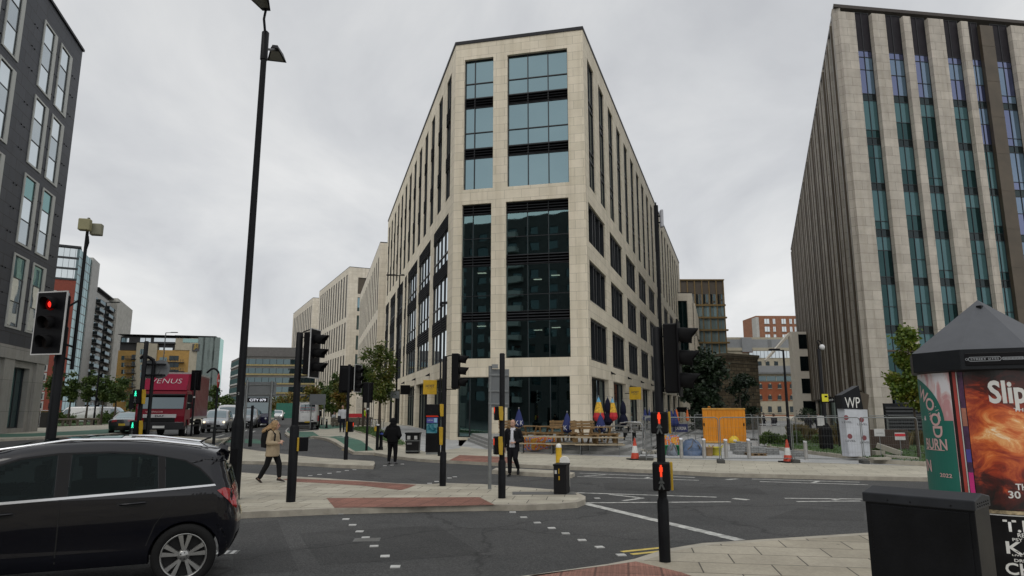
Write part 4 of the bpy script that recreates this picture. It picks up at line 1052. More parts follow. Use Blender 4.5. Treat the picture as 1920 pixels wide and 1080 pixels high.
def man_shape(mb, c, s, walking, m):
    """pedestrian figure on the front (-Y) face"""
    x, y, z = c
    mb.cbox((x, y, z+.40*s), (.17*s, .008, .17*s), m)
    if walking:
        for a, l in ((.42, .5), (-.38, .5)): mb.cbox((x+math.sin(a)*.23*s, y, z-.28*s), (.12*s, .008, l*s), m, ry=-a)
        for a in (.6, -.55): mb.cbox((x+math.sin(a)*.17*s, y, z+.08*s), (.09*s, .008, .36*s), m, ry=-a)
        mb.cbox((x, y, z+.1*s), (.17*s, .008, .42*s), m)
    else:
        mb.cbox((x, y, z+.1*s), (.3*s, .008, .42*s), m); mb.cbox((x, y, z-.3*s), (.19*s, .008, .5*s), m)
def ped_box(par, z, rz, lit='r', h=.40, off=.10, side=1, w=1.):
    """push-button / near-side pedestrian unit clipped to a pole"""
    T = M.Rotation(rz, 4, 'Z') @ M.Diagonal((w, w, 1, 1))
    mb = MB(T); mb.box(-.11, .11, -off-.14, -off+.06, z-h/2, z+h/2)
    b = mb.build('pedestrian_signal', SBLK, par, bev=.02)
    mb = MB(T); x0 = .115*side
    pr = [(-off-.02, z-h*.5), (-off+.09, z-h*.52), (-off+.10, z+h*.1), (-off+.07, z+h*.5), (-off-.05, z+h*.5), (-off-.04, z+.0)]
    mb.prism(pr, min(x0, x0+.03*side), max(x0, x0+.03*side), 'x'); pass
    mb.box(-.11, .11, -off+.06, -off+.10, z-h*.48, z+h*.48)
    mb.build('yellow_backing', YBOX, b, bev=.006)
    y = -off-.146
    g = MB(T); man_shape(g, (0, y, z+h*.22), .145, lit == 'g', 0); g.build('lit_man', M_GRN if lit == 'g' else M_RED, b)
    g = MB(T); man_shape(g, (0, y, z-h*.2), .17, True, 0); g.build('unlit_man', M_OFF, b)
    return b
def signal(par, c, rz, lit=None, board=(.52, 1.06), hood=.26, edge=None):
    T = M.Translation(V(c)) @ M.Rotation(rz, 4, 'Z')
    mb = MB(T); mb.box(-.17, .17, -.02, .17, -.47, .47); hd = mb.build('signal_head', SBLK, par, bev=.02)
    if board:
        mb = MB(T); w_, h_ = board; mb.box(-w_/2, w_/2, -.035, -.02, -h_/2, h_/2, 0)
        for x in (-1, 1): mb.box(x*(w_/2+.011)-.011, x*(w_/2+.011)+.011, -.037, -.018, -h_/2-.02, h_/2+.02, 1)
        for z in (-1, 1): mb.box(-w_/2, w_/2, -.037, -.018, z*(h_/2+.01)-.01, z*(h_/2+.01)+.01, 1)
        mb.build('backing_board', [SBLK, edge or WEDGE], hd)
    for i, z in enumerate((.31, 0, -.31)):
        g = MB(T); g.T = T @ M.Translation((0, -.04, z)) @ M.Rotation(PI/2, 4, 'X')
        g.lathe([(.001, .02), (.06, .018), (.105, 0.)], 20, caps=False); on = lit == i
        g.build('lens', (L_REDD if on else L_OFF), hd)
        if on:
            g = MB(T); g.T = T @ M.Translation((.02, -.062, z-.005)) @ M.Rotation(PI/2, 4, 'X'); g.lathe([(.001, .03), (.042, .02), (.058, 0)], 16, caps=False, m=0); g.build('lamp_glow', L_RED, hd)
        g = MB(T); n = 18; ring = []
        for k in range(n+1):
            a = R(-42)+R(264)*k/n; ring.append((math.cos(a), math.sin(a)))
        r0 = [(.118*x, -.035, z+.118*q) for x, q in ring]; r1 = [(.118*x, -.035-hood*(.62+.38*max(0, q)), z+.118*q-.02) for x, q in ring]
        r2 = [(.112*x, -.035-hood*(.62+.38*max(0, q)), z+.112*q-.02) for x, q in ring]; r3 = [(.112*x, -.034, z+.112*q) for x, q in ring]
        g.loft([r0, r1, r2, r3], closed=False, caps=False); g.build('hood', HOOD, hd)
    return hd
def bracket(P_, pts, name='bracket', r=.018, m=None):
    for l in pts:
        mb = MB(); mb.tube(l, r, 6); mb.build(name, m or PBLK, P_.t)

# --- red signal on the left, with its detector mast
q = at(88, 880, 11.2); s = Post('traffic_light', 'traffic signal showing red with a tall detector mast behind the navy car', 'traffic light', 88, 905, 0)
s.t.location = (q.x, 11.2, 0); s.p = V((q.x, 11.2, 0)); zt = s.z(600)
pole(s, s.z(660)+.4, .075, 1.2, .095)
hc = (s.x(108, 605), -.16, s.z(608)); signal(s.t, hc, R(-13), 0, (.56, 1.0), .17)
mx = s.x(126, 690); mb = MB(); mb.tube([(mx, .12, s.z(692)), (mx, .12, s.z(470)), (mx, .12, s.z(405))], [.03, .027, .022], 8); mb.build('mast', PBLK, s.t)
bracket(s, [[(0, 0, s.z(668)), (mx, .12, s.z(676))], [(.05, 0, s.z(645)), (mx, .12, s.z(650))], [(mx, .12, s.z(560)), (mx-.1, .0, s.z(575)), (mx-.14, -.05, s.z(590))], [(mx, .12, s.z(470)), (mx+.05, .1, s.z(452)), (mx+.03, .1, s.z(440))]])
for x_, y_, w_, m_ in ((158, 421, .18, (.23,.215,.115)), (168, 425, .18, (.19,.185,.13))):
    mb = MB(); mb.cbox((s.x(x_, y_), (.02 if x_ < 160 else .2), s.z(y_)), (w_, .13, .20), rz=.25); mb.build('detector_box', mat('detector_cream_%d' % x_, m_, .5), s.t, bev=.015)
# --- big double street lamp
s = Post('street_lamp', 'tall double-headed black street lamp standing on the crossing island', 'street lamp', 437, 937)
top = s.z(60); mb = MB(); mb.lathe([(.135, -.02), (.132, s.z(800)), (.125, s.z(794)), (.088, s.z(780)), (.076, top*.6), (.068, top)], 18); mb.lathe([(.088, top-.75), (.088, top-.02), (.05, top+.02)], 16); mb.build('pole', PBLK, s.t)
for px_, py_, Y, nm in ((491, 6, 15.25, 1), (517, 103, 17.85, 2)):
    c = at(px_, py_, Y)-s.p; d = V((c.x, c.y, 0)).normalized(); base = V((0, 0, top-(.1 if nm == 1 else .45)))
    mb = MB(); mb.tube([base, base.lerp(c, .45)+V((0,0,.06)), c-d*.3], .032, 8); mb.build('arm', PBLK, s.t)
    T = face_T(c, d.cross(V((0,0,1))), d); T = T
    r0 = [(-.10, -.36, .02), (.10, -.36, .02), (.27, .36, -.02), (-.27, .36, -.02)]
    r1 = [(-.07, -.30, .14), (.07, -.30, .14), (.18, .26, .18), (-.18, .26, .18)]
    mb = MB(T); mb.loft([r0, r1], smooth=False); h_ = mb.build('luminaire', PBLK, s.t, bev=.02)
    mb = MB(T); mb.add([(-.1, -.2, .005), (.1, -.2, .005), (.2, .3, -.022), (-.2, .3, -.022)], [(0, 1, 2, 3)]); mb.build('lamp_glass', mat('lamp_glass', (.16,.16,.14), .2), h_)
mb = MB(); mb.box(-.07, .07, -.137, -.11, .45, 1.1); mb.build('service_door', SBLK, s.t)
# number stencilled on the lamp post
text('2', mat('stencil', (.3,.3,.3), .6), s.t, face_T((0, -.105, s.z(738)), (1,0,0), (0,0,1)), height=.06)
# --- signal with a push box in front of the street
s = Post('traffic_light', 'traffic signal seen side-on with yellow push box beside the woman in beige', 'traffic light', 545, 941)
zt = s.z(625); pole(s, zt, .075, s.z(797), .1)
signal(s.t, (s.x(588, 663), 0, s.z(663)), R(82), None, (.5, 1.06), .3)
bracket(s, [[(0, 0, zt-.02), (.1, 0, zt+.04), (s.x(585, 650)-.02, 0, zt+.1)], [(.05, 0, zt-.08), (s.x(572, 640), 0, zt-.1), (s.x(580, 640), 0, zt-.02)], [(.05, 0, s.z(705)), (s.x(585, 700), 0, s.z(704))]], r=.014)
ped_box(s.t, s.z(833), R(118), 'r', .3, .15)
# --- signal in the middle (side-on) with two push boxes
s = Post('traffic_light', 'traffic signal with two yellow push boxes standing at the island edge near the display totem', 'traffic light', 830, 911)
zt = s.z(669); pole(s, zt, .062, s.z(846), .085)
signal(s.t, (s.x(860, 696), 0, s.z(696)), R(84), None, None, .24)
bracket(s, [[(0, 0, zt), (s.x(845, 670), 0, zt+.04), (s.x(855, 672), 0, zt)], [(0, 0, s.z(730)), (s.x(855, 730), 0, s.z(730))]], r=.014)
ped_box(s.t, s.z(769), R(-98), 'r', .32, .09, w=.68); ped_box(s.t, s.z(817), R(-98), 'r', .46, .10, w=.68)
# --- pedestrian post with two red men
s = Post('pedestrian_signal_post', 'black post with two red-man push boxes beside the walking man in a suit', 'crossing post', 941, 934)
pole(s, s.z(664), .062, s.z(862), .085)
ped_box(s.t, s.z(775), R(-72), 'r', .31, .10, w=.75); ped_box(s.t, s.z(835), R(-72), 'r', .40, .11, w=.75)
# --- grey sign seen from the back
s = Post('road_sign', 'grey back of a road sign on a slim galvanised post next to the crossing post', 'road sign', 918, 917)
mb = MB(); mb.lathe([(.045, 0), (.045, s.z(686))], 12); mb.build('post', GALV, s.t)
x0, x1 = s.x(920, 720), s.x(955, 720); mb = MB(); T = M.Rotation(R(12), 4, 'Z'); mb.T = T
mb.box(x0, x1, -.02, .0, s.z(764), s.z(692)); mb.build('sign_plate', SGREY, s.t)
mb = MB(); mb.T = T
for y_ in (703, 733, 757): mb.box(-.05, x1-.02, -.05, -.02, s.z(y_)-.02, s.z(y_)+.02)
mb.build('rail', GALV, s.t)
mb = MB(); mb.cbox((.12, -.02, s.z(687)), (.16, .12, .1)); mb.build('sign_lamp', GALV, s.t)
# --- near right signal
s = Post('traffic_light', 'near signal pole with tall aerial mast and two red-man boxes on the right pavement', 'traffic light', 1247, 1053)
zt = s.z(616); pole(s, zt, .057, s.z(932), .075)
signal(s.t, (s.x(1271, 672), .02, s.z(672)), R(72), None, (.46, .99), .26, SBLK)
mb = MB(); mx = s.x(1241, 610); mb.tube([(mx, .09, s.z(735)), (mx, .09, s.z(385))], .024, 8); mb.tube([(mx, .09, s.z(470)), (mx, .09, s.z(382))], .032, 8); mb.tube([(mx, .09, s.z(382)), (mx, .09, s.z(376))], .008, 6); mb.build('mast', PBLK, s.t)
mb = MB(); mb.cbox((mx+.075, .09, s.z(407)), (.04, .1, s.z(391)-s.z(424))); mb.build('aerial', mat('aerial_grey', (.33,.34,.37), .4), s.t, bev=.012)
bracket(s, [[(0, 0, s.z(632)), (s.x(1252, 630), 0, s.z(630))], [(0, 0, s.z(728)), (s.x(1256, 728), 0, s.z(728))], [(0, 0, s.z(640)), (mx, .09, s.z(640))], [(0,0,s.z(722)), (mx,.09,s.z(722))], [(mx, .09, s.z(402)), (mx+.07, .09, s.z(402))], [(mx, .09, s.z(414)), (mx+.07, .09, s.z(414))], [(mx+.05, .06, s.z(735)), (mx+.05, .06, s.z(612))]], r=.011)
ped_box(s.t, s.z(792), R(-14), 'r', .285, .10); ped_box(s.t, s.z(891), R(-14), 'r', .36, .10)
# --- left cluster
s = Post('traffic_light', 'crossing post with two lit green men in front of the red lorry', 'traffic light', 250, 903)
pole(s, s.z(641), .06, 1.2, .08); ped_box(s.t, s.z(744), R(-10), 'g', .40, .1); ped_box(s.t, s.z(803), R(-10), 'g', .42, .1)
bracket(s, [[(0, 0, s.z(662)), (-.12, 0, s.z(672)), (s.x(263, 671), 0, s.z(672))]], r=.03)
def swan(px_, py_, top_py, tip, lab, h=KH, r=.05, disc=None, face=0., m=None):
    s = Post('road_sign', lab, 'road sign', px_, py_, h)
    zt = s.z(top_py); tx = s.x(*tip); tz = s.z(tip[1])
    bx = 0.; rr = abs(tx)*.45
    pts = [(0, 0, s.z(top_py+24)), (0, 0, s.z(top_py+14)), (-.02, 0, s.z(top_py+7)), (-.12, 0, zt-.05), (-.24, 0, zt), (-.36, 0, zt-.02), (tx, 0, tz)]
    mb = MB(); mb.lathe([(r*1.35, -.02), (r*1.35, 1.0), (r, 1.06), (r, s.z(top_py+24))], 12); mb.tube(pts, r*.95, 8); mb.build('post', PBLK, s.t)
    return s
s = swan(268, 902, 668, (264, 672), 'grey backs of two round signs on a hooked post left of the lorry cab')
for dx, dy in ((-.12, .08), (.16, .1)):
    mb = MB(); mb.T = M.Translation((dx, dy, s.z(692))) @ M.Rotation(PI/2, 4, 'X'); mb.lathe([(.001, 0), (.27, 0), (.27, .015), (.001, .015)], 28, caps=False, smooth=False); mb.build('sign_disc', SGREY, s.t)
mb = MB(); 
for y_ in (683, 703): mb.box(-.3, .32, -.06, .07, s.z(y_)-.018, s.z(y_)+.018)
mb.build('rail', PBLK, s.t)
s = swan(399, 850, 691, (388, 699), 'red and white no-entry sign edge-on on a black hooked post')
T = M.Translation((s.x(411, 714)-.02, -.05, s.z(714))) @ M.Rotation(R(103), 4, 'Z') @ M.Rotation(PI/2, 4, 'X')
mb = MB(T); mb.lathe([(.001, 0), (.33, 0), (.33, .02), (.001, .02)], 32, caps=False, smooth=False); dsc = mb.build('sign_disc', mat('sign_red', (.42,.03,.03), .4), s.t)
mb = MB(T); mb.box(-.22, .22, -.055, .055, .02, .026); mb.build('white_bar', mat('sign_white', (.7,.7,.68), .4), dsc)
s = Post('traffic_light', 'back of a black signal head on a short pole right of the red lorry', 'traffic light', 357, 831)
pole(s, s.z(700), .06, 0, .06); mb = MB(); mb.box(-.3, .3, .05, .09, s.z(732), s.z(694)); mb.build('backing_board', SBLK, s.t, bev=.02); signal(s.t, (0, .12, s.z(713)), PI, None, None)
mb = MB(); mb.lathe([(.064, s.z(746)), (.064, s.z(743))], 12); mb.build('clamp_band', WEDGE, s.t)
# twin-post sign back
s = Post('road_sign', 'large blank grey sign back on two galvanised posts behind the woman', 'road sign', 455, 848, KH)
x1 = s.x(505, 800); mb = MB(); mb.lathe([(.055, 0), (.055, s.z(713))], 12); mb.lathe([(.055, -.12), (.055, s.z(714))], 12, c=(x1, 0, 0)); 
mb.build('twin_posts', GALV, s.t)
xa, xb = s.x(459, 730), s.x(517, 730); mb = MB(); mb.box(xa, xb, .06, .08, s.z(744), s.z(716)); mb.build('sign_plate', SGREY, s.t)
mb = MB()
for y_ in (721, 739): mb.box(xa+.05, xb-.05, .03, .06, s.z(y_)-.03, s.z(y_)+.03)
mb.build('rail', GALV, s.t)
s = Post('black_post', 'plain black post beside the twin-post sign', 'post', 468, 847); pole(s, s.z(761), .065, .9, .085)
# middle pair near the verge
s = Post('traffic_light', 'signal back on a pole with red-man box at the tip of the splitter island', 'traffic light', 648, 862)
pole(s, s.z(684), .06, s.z(817), .082); mb = MB(); mb.box(-.42, .12, .06, .09, s.z(736), s.z(685)); mb.build('backing_board', SBLK, s.t, bev=.02); signal(s.t, (-.12, .13, s.z(711)), PI, None, None)
ped_box(s.t, s.z(800), R(80), 'r', .42, .12)
signal(s.t, (s.x(668, 710), .2, s.z(709)), R(70), None, (.5, 1.1), .26)
bracket(s, [[(0, 0, s.z(690)), (s.x(666, 690), .2, s.z(690))], [(0, 0, s.z(728)), (s.x(666, 728), .2, s.z(728))]], r=.016)
s = Post('traffic_light', 'dark signal back on a slim pole in front of the street tree', 'traffic light', 687, 845)
pole(s, s.z(719), .058, 0); mb = MB(); mb.box(-.3, .2, .05, .08, s.z(755), s.z(717)); mb.build('backing_board', SBLK, s.t, bev=.02); signal(s.t, (-.03, .12, s.z(736)), PI, None, None)
mb = MB(); mb.lathe([(.063, s.z(768)), (.063, s.z(765))], 12); mb.build('clamp_band', WEDGE, s.t)
s = Post('marker_post', 'short black post with white cap and yellow tag by the verge', 'post', 707, 844)
mb = MB(); mb.lathe([(.075, 0), (.075, s.z(798))], 14); mb.build('pole', PBLK, s.t); mb = MB(); mb.lathe([(.077, s.z(798)), (.077, s.z(795.5)), (.02, s.z(795))], 14); mb.build('cap', WEDGE, s.t)
mb = MB(); mb.cbox((-.1, -.02, s.z(804)), (.1, .08, .22)); mb.build('tag', YBOX, s.t)
def bollard(px_, py_, top_py, lab, h=KH, r=.085, cap=None, grp=None):
    s = Post('bollard', lab, 'bollard', px_, py_, h, grp); zt = s.z(top_py)
    mb = MB(); mb.lathe([(r*1.25, 0), (r*1.25, .12), (r, .16), (r*.9, zt-.22), (r*1.1, zt-.2), (r*1.1, zt-.05), (r*.5, zt), (.001, zt+.01)], 16); mb.build('post', PBLK, s.t)
    mb = MB(); mb.lathe([(r*1.13, zt-.17), (r*1.13, zt-.09)], 16); mb.build('band', cap or WEDGE, s.t)
    return s
BLUE = mat('blue_cap', (.03,.06,.3), .4)
bollard(714, 843.5, 808, 'black bollard with blue band beside the marker post', cap=BLUE)
bollard(584.7, 806, 787, 'black bollard directly behind the white van', h=KH)
bollard(603, 797.5, 783, 'farther of two bollards on the green path right of the van')
bollard(612, 803, 786, 'nearer of two bollards on the green path right of the van')
# bin
s = Post('litter_bin', 'square black litter bin with two posting slots near the hooded man', 'litter bin', 774, 850)
w_ = .32; zt = s.z(811); mb = MB(); mb.loft([[(-w_*.92,-.27,0.02),(w_*.92,-.27,.02),(w_*.92,.27,.02),(-w_*.92,.27,.02)],[(-w_,-.3,zt-.06),(w_,-.3,zt-.06),(w_,.3,zt-.06),(-w_,.3,zt-.06)]], smooth=False); bn = mb.build('body', mat('bin_black', (.014,.014,.015), .4), s.t, bev=.02)
mb = MB(); mb.box(-w_-.03, w_+.03, -.33, .33, zt-.06, zt); mb.build('lid', SBLK, s.t, bev=.02)
for x_ in (-.16, .16):
    mb = MB(); mb.box(x_-.07, x_+.07, -.315, -.29, zt-.3, zt-.14); mb.build('slot_label', mat('bin_label', (.42,.42,.41), .5), s.t)
mb = MB()
for z_ in (.1, zt*.6): mb.box(-w_-.004, w_+.004, -.303, .303, z_, z_+.03)
mb.build('trim_band', GALV, s.t); mb = MB(); mb.box(-.24, -.02, -.299, -.28, zt*.44, zt*.52); mb.build('badge', mat('bin_badge', (.16,.16,.16), .5), s.t)
# display totem
s = Post('display_totem', 'tall black advertising totem with a blue screen and a red line by the corner office', 'totem', 810, 852)
xa, xb = s.x(799, 800), s.x(823, 800); zt = s.z(758); mb = MB(); mb.box(xa, xb, -.09, .09, .1, zt); tb = mb.build('case', mat('totem_black', (.008,.008,.009), .25), s.t, bev=.01)
mb = MB(); mb.box(xa+.02, xb-.02, -.07, .07, 0, .1); mb.build('plinth', GALV, s.t)
mb = MB(); mb.box(xa, xb, -.096, -.088, s.z(781.3), s.z(779.3)); mb.build('red_line', emis('totem_red', (.8,.05,.02), .5), s.t)
m, nt, out = _new('screen_picture'); L = nt.links; e = node(nt, 'Emission', Strength=.32); t_ = node(nt, 'TexCoord'); n_ = node(nt, 'TexNoise', Scale=2.2, Detail=6., Distortion=2.5); L.new(t_.outputs['Object'], n_.inputs[0]); r_ = ramp(nt, [(.35, (.02,.06,.10)), (.47, (.05,.26,.33)), (.55, (.25,.5,.55)), (.7, (.03,.10,.17))]); L.new(n_.outputs[0], r_.inputs[0]); L.new(r_.outputs[0], e.inputs[0]); L.new(e.outputs[0], out.inputs[0])
mb = MB(); mb.box(xa+.03, xb-.05, -.098, -.088, s.z(812), s.z(794)); mb.build('screen', m, s.t)
mb = MB(); mb.box(xa+.03, xb-.05, -.098, -.088, s.z(793), s.z(783), 0); mb.box(xa+.36, xb-.08, -.101, -.098, s.z(792), s.z(784), 1); mb.build('headline_panel', [mat('screen_navy', (.03,.03,.12), .3, emit=.6), mat('screen_blue', (.12,.22,.3), .3, emit=.5)], s.t)
text('NEWS', WEDGE, s.t, face_T((xa+.2, -.1, s.z(788)), (1,0,0), (0,0,1)), width=.24)
# slim pole with a sensor in front of the left flank
s = Post('sensor_pole', 'very slim dark pole with a small sensor on top before the left flank', 'pole', 823, 855)
mb = MB(); mb.lathe([(.06, 0), (.055, 1.), (.04, 1.05), (.032, s.z(567))], 10); mb.build('pole', PBLK, s.t); mb = MB(); mb.cbox((.1, 0, s.z(568)), (.3, .1, .1)); mb.cbox((-.03, 0, s.z(571)), (.12, .12, .14)); mb.build('sensor', PBLK, s.t)
# controller cabinet and refuge bollards on the island
s = Post('control_cabinet', 'small black control cabinet with a sticker at the island tip', 'cabinet', 1049, 927)
T = M.Rotation(R(-14), 4, 'Z'); mb = MB(T); xa, xb = s.x(1038, 900), s.x(1062, 900); zt = s.z(872); mb.box(xa, xb, -.02, .5, 0, zt); cb = mb.build('case', mat('cabinet_black', (.012,.012,.013), .45, dirt=.3), s.t, bev=.012)
mb = MB(T); mb.box(xa-.012, xb+.012, -.035, .515, zt-.02, zt+.02); mb.build('lid', MATS['cabinet_black'], s.t, bev=.008)
mb = MB(T); mb.box(xa+.03, xa+.08, -.026, -.018, zt-.2, zt-.12, 0); mb.box(xa+.12, xa+.14, -.026, -.018, zt-.2, zt-.08, 1); mb.box(xa+.12, xa+.15, -.026, -.018, zt-.34, zt-.25, 1); mb.build('sticker', [WEDGE, YBOX], s.t)
YPL = mat('bollard_yellow', (.68,.42,.02), .4, dirt=.2); WPL = mat('bollard_white', (.72,.71,.66), .4, dirt=.15)
s = Post('traffic_bollard', 'slim yellow round-topped bollard on the far refuge strip', 'bollard', 1048, 884)
zt = s.z(832); mb = MB(); mb.lathe([(.1, 0), (.095, zt-.12)], 18); mb.build('body', YPL, s.t); mb = MB(); mb.lathe([(.095, zt-.12), (.09, zt-.05), (.05, zt), (.001, zt+.01)], 18); mb.build('top', WPL, s.t)
s = Post('traffic_bollard', 'white-fronted yellow bollard just behind the small black cabinet', 'bollard', 1059, 913)
zt = s.z(855); pr = [(.13*math.cos(PI*k/10), zt-.13+.13*math.sin(PI*k/10)) for k in range(11)]+[(-.13, 0), (.13, 0)]
mb = MB(); mb.prism(pr, -.07, .0, 'y'); mb.build('face', WPL, s.t, bev=.015); mb = MB(); mb.prism([(a*1.02, b+.0) for a, b in pr], .0, .09, 'y'); mb.build('body', YPL, s.t, bev=.01)
# far lamps
def lamp(px_, py_, top_py, arms, lab, h=KH, r=.08):
    s = Post('street_lamp', lab, 'street lamp', px_, py_, h); zt = s.z(top_py)
    mb = MB(); mb.lathe([(r*1.3, 0), (r*1.3, 1.2), (r, 1.3), (r*.62, zt)], 12); mb.build('pole', PBLK, s.t)
    for dx in arms:
        mb = MB(); mb.tube([(0, 0, zt-.05), (dx*.35, 0, zt)], r*.5, 6); mb.cbox((dx*.68, 0, zt+.01), (abs(dx)*.75, .26, .09)); mb.build('luminaire', PBLK, s.t, bev=.02)
    return s
s = lamp(741, 807, 516, (-1.0, .35), 'slim street lamp with flat head rising before the left flank of the corner office')
xa, xb = s.x(727, 740), s.x(749, 740); mb = MB(); mb.box(xa, xb, -.12, -.1, s.z(747), s.z(733)); mb.build('sign_plate', SGREY, s.t)
lamp(175, 797, 567, (1.3,), 'dark street lamp on the left pavement before the balconied tower')
s2_ = Post('street_lamp', 'distant street lamp standing before the yellow apartment block', 'street lamp', 296, 790, KH)
zt = s2_.z(624); mb = MB(); mb.lathe([(.1, 0), (.06, zt)], 8); mb.tube([(0,0,zt), (1.2,0,zt+.05)], .05, 6); mb.build('pole', mat('pole_grey', (.07,.075,.08), .5), s2_.t); mb = MB(); mb.cbox((1.2, 0, zt+.05), (.9, .3, .1)); mb.build('luminaire', PBLK, s2_.t)
lamp(1482, 850, 656, (-.62,), 'black street lamp with a short arm behind the fence cone on the right', h=KH, r=.07)
s = lamp(1762, 812, 545, (-.5, .5), 'street lamp with a flat head before the fin office, mostly hidden by the poster drum', h=KH+.12)
# CCTV column with signs
s = Post('cctv_pole', 'black camera column with a dome on a hooked arm on the right lawn', 'camera pole', 1550, 842, KH+.15)
zt = s.z(655); mb = MB(); mb.lathe([(.085, 0), (.085, zt), (.06, zt+.02)], 12); mb.tube([(0,0,zt), (0,0,s.z(646)), (-.05, 0, s.z(641)), (0, 0, s.z(638)), (.1, 0, s.z(640)), (.16, 0, s.z(647))], .03, 8); mb.build('pole', PBLK, s.t)
mb = MB(); mb.loft([[(-.25,-.2,0),(.25,-.2,0),(.25,.2,0),(-.25,.2,0)],[(-.25,-.2,s.z(806)),(.25,-.2,s.z(806)),(.25,.2,s.z(806)),(-.25,.2,s.z(806))],[(-.1,-.1,s.z(793)),(.1,-.1,s.z(793)),(.1,.1,s.z(793)),(-.1,.1,s.z(793))]], smooth=False); mb.build('base_cabinet', SBLK, s.t, bev=.02)
mb = MB(); mb.sphere((.17, 0, s.z(651)), .13, 14, sc=(1,1,1.1)); mb.build('camera_dome', mat('dome_white', (.6,.6,.6), .3), s.t)
mb = MB(); mb.cbox((s.x(1545, 746), -.11, s.z(746)), (.3, .02, .36)); yl = mb.build('notice', mat('notice_yellow', (.68,.62,.03), .5), s.t)
mb = MB(); mb.box(s.x(1544, 744), s.x(1549, 744), -.125, -.121, s.z(745), s.z(742)); mb.build('camera_symbol', SBLK, yl)
mb = MB(); mb.box(s.x(1539, 752), s.x(1564, 752), -.06, -.04, s.z(755), s.z(745)); fs_ = mb.build('finger_sign', SBLK, s.t); text('WP', WEDGE, fs_, face_T((s.x(1557, 750), -.061, s.z(750)), (1,0,0), (0,0,1)), height=.1)
mb = MB(); mb.cbox((s.x(1537, 789), -.1, s.z(789)), (.32, .06, .46)); mb.build('white_box', WEDGE, s.t)
s = Post('finger_sign', 'separate black direction sign reading 4 W beside the wayfinding totem', 'direction sign', 1574, 838, KH+.15)
mb = MB(); mb.lathe([(.04, 0), (.04, s.z(742))], 8); mb.build('post', PBLK, s.t); mb = MB(); mb.box(s.x(1571, 745), s.x(1586, 745), -.06, -.04, s.z(751), s.z(738)); fs_ = mb.build('sign_plate', SBLK, s.t); text('4 W', WEDGE, fs_, face_T((s.x(1578, 744), -.061, s.z(744.5)), (1,0,0), (0,0,1)), height=.12)

# ---------------------------------------------------------------- near cabinet and poster drum
zc = 1.44; a_ = V((2.696, 5.458, 0)); wc, dc = .743, .406; ux = V((.682, -.731, 0))
cab_t = thing('utility_cabinet', 'large matt black utility cabinet in the right foreground hiding the drum base', 'cabinet', (a_.x, a_.y, KH), math.atan2(ux.y, ux.x))
CABM = mat('utility_black', (.006,.0065,.008), .38, var=.3, scale=3, bump=.06, bscale=70, dirt=.35)
hh = zc-KH
mb = MB(); mb.box(.012, wc-.01, .014, dc-.01, 0, hh-.06); mb.build('case', CABM, cab_t, bev=.008)
mb = MB(); mb.prism([(0, hh-.075), (0, hh-.005), (dc*.5, hh+.03), (dc, hh+.0), (dc, hh-.075)], 0, wc, 'x'); mb.build('lid', mat('utility_lid', (.022,.024,.028), .42, var=.3, dirt=.3), cab_t, bev=.008)
mb = MB(); mb.box(.05, wc-.045, .006, .02, .05, hh-.09); dr_ = mb.build('door', CABM, cab_t, bev=.004)
mb = MB(); mb.T = M.Translation((wc*.52, .006, hh*.56)) @ M.Rotation(PI/2, 4, 'X'); mb.lathe([(.001, .008), (.014, .008), (.016, 0)], 12, caps=False); mb.build('lock', GALV, dr_)
mb = MB()
for k in range(6):
    for j in range(2): mb.sphere((wc+.0, .06+k*.055, hh-.03-.02*j), .006, 6)
for x_ in (.18, wc*.45, wc*.8): mb.sphere((x_, -.001, hh-.05), .006, 6)
mb.build('rivet', SBLK, cab_t)

P2_ = V((5.566, 8.5, 0)); side = .70; e_ = V((.883, -.469, 0)); nrm = V((-.469, -.883, 0))
dcen = P2_+e_*side/2-nrm*(side/2/math.tan(PI/8)); RD = side/2/math.sin(PI/8); RB = .79
drum = thing('poster_drum', 'round poster column with an octagonal grey roof behind the black cabinet', 'advertising column', (dcen.x, dcen.y, KH)); EZ = 2.8-KH
ROOFG = mat('drum_roof_grey', (.075,.08,.09), .5, .2, var=.15, scale=2, dirt=.35)
a0 = math.atan2(nrm.y, nrm.x)
oc = [(math.cos(a0+PI/8+k*PI/4), math.sin(a0+PI/8+k*PI/4)) for k in range(8)]
mb = MB(); apex = (0, 0, 3.52-KH)
for k in range(8):
    p, q = oc[k], oc[(k+1) % 8]; mb.add([(p[0]*RD, p[1]*RD, EZ), (q[0]*RD, q[1]*RD, EZ), apex], [(0, 1, 2)])
mb.build('roof', ROOFG, drum, bev=.008)
mb = MB(); mb.loft([[(x*RD*k, y*RD*k, z) for x, y in oc] for k, z in ((.9, EZ-.27), (1.0, EZ-.25), (1.0, EZ-.001))], smooth=False); mb.build('fascia', mat('drum_fascia', (.018,.02,.023), .4, dirt=.2), drum, bev=.006)
mb = MB(); mb.cbox((nrm.x*.13, nrm.y*.13, 3.40-KH), (.06, .06, .05), rz=.5); mb.build('finial_bolt', SBLK, drum)
mb = MB(); mb.lathe([(RB-.01, 0), (RB-.01, EZ-.25)], 48); mb.build('column', mat('drum_column', (.02,.02,.022), .5), drum)
Tp = face_T(nrm*(RD*math.cos(PI/8)+.004)+V((0, 0, EZ-.125)), e_, (0, 0, 1))
mb = MB(Tp); mb.box(-.30, .30, -.075, .075, 0, .008); pq = mb.build('plaque', mat('plaque_black', (.006,.006,.007), .3), drum, bev=.004)
PLW = mat('plaque_silver', (.30,.32,.34), .4, .3)
text('STREET SITES', PLW, pq, Tp @ M.Translation((-.10, 0, .009)), width=.29, height=.028, bold=.01)
text('0113 207 0000', PLW, pq, Tp @ M.Translation((.19, 0, .009)), width=.19, height=.022) if False else None
mb = MB(Tp)
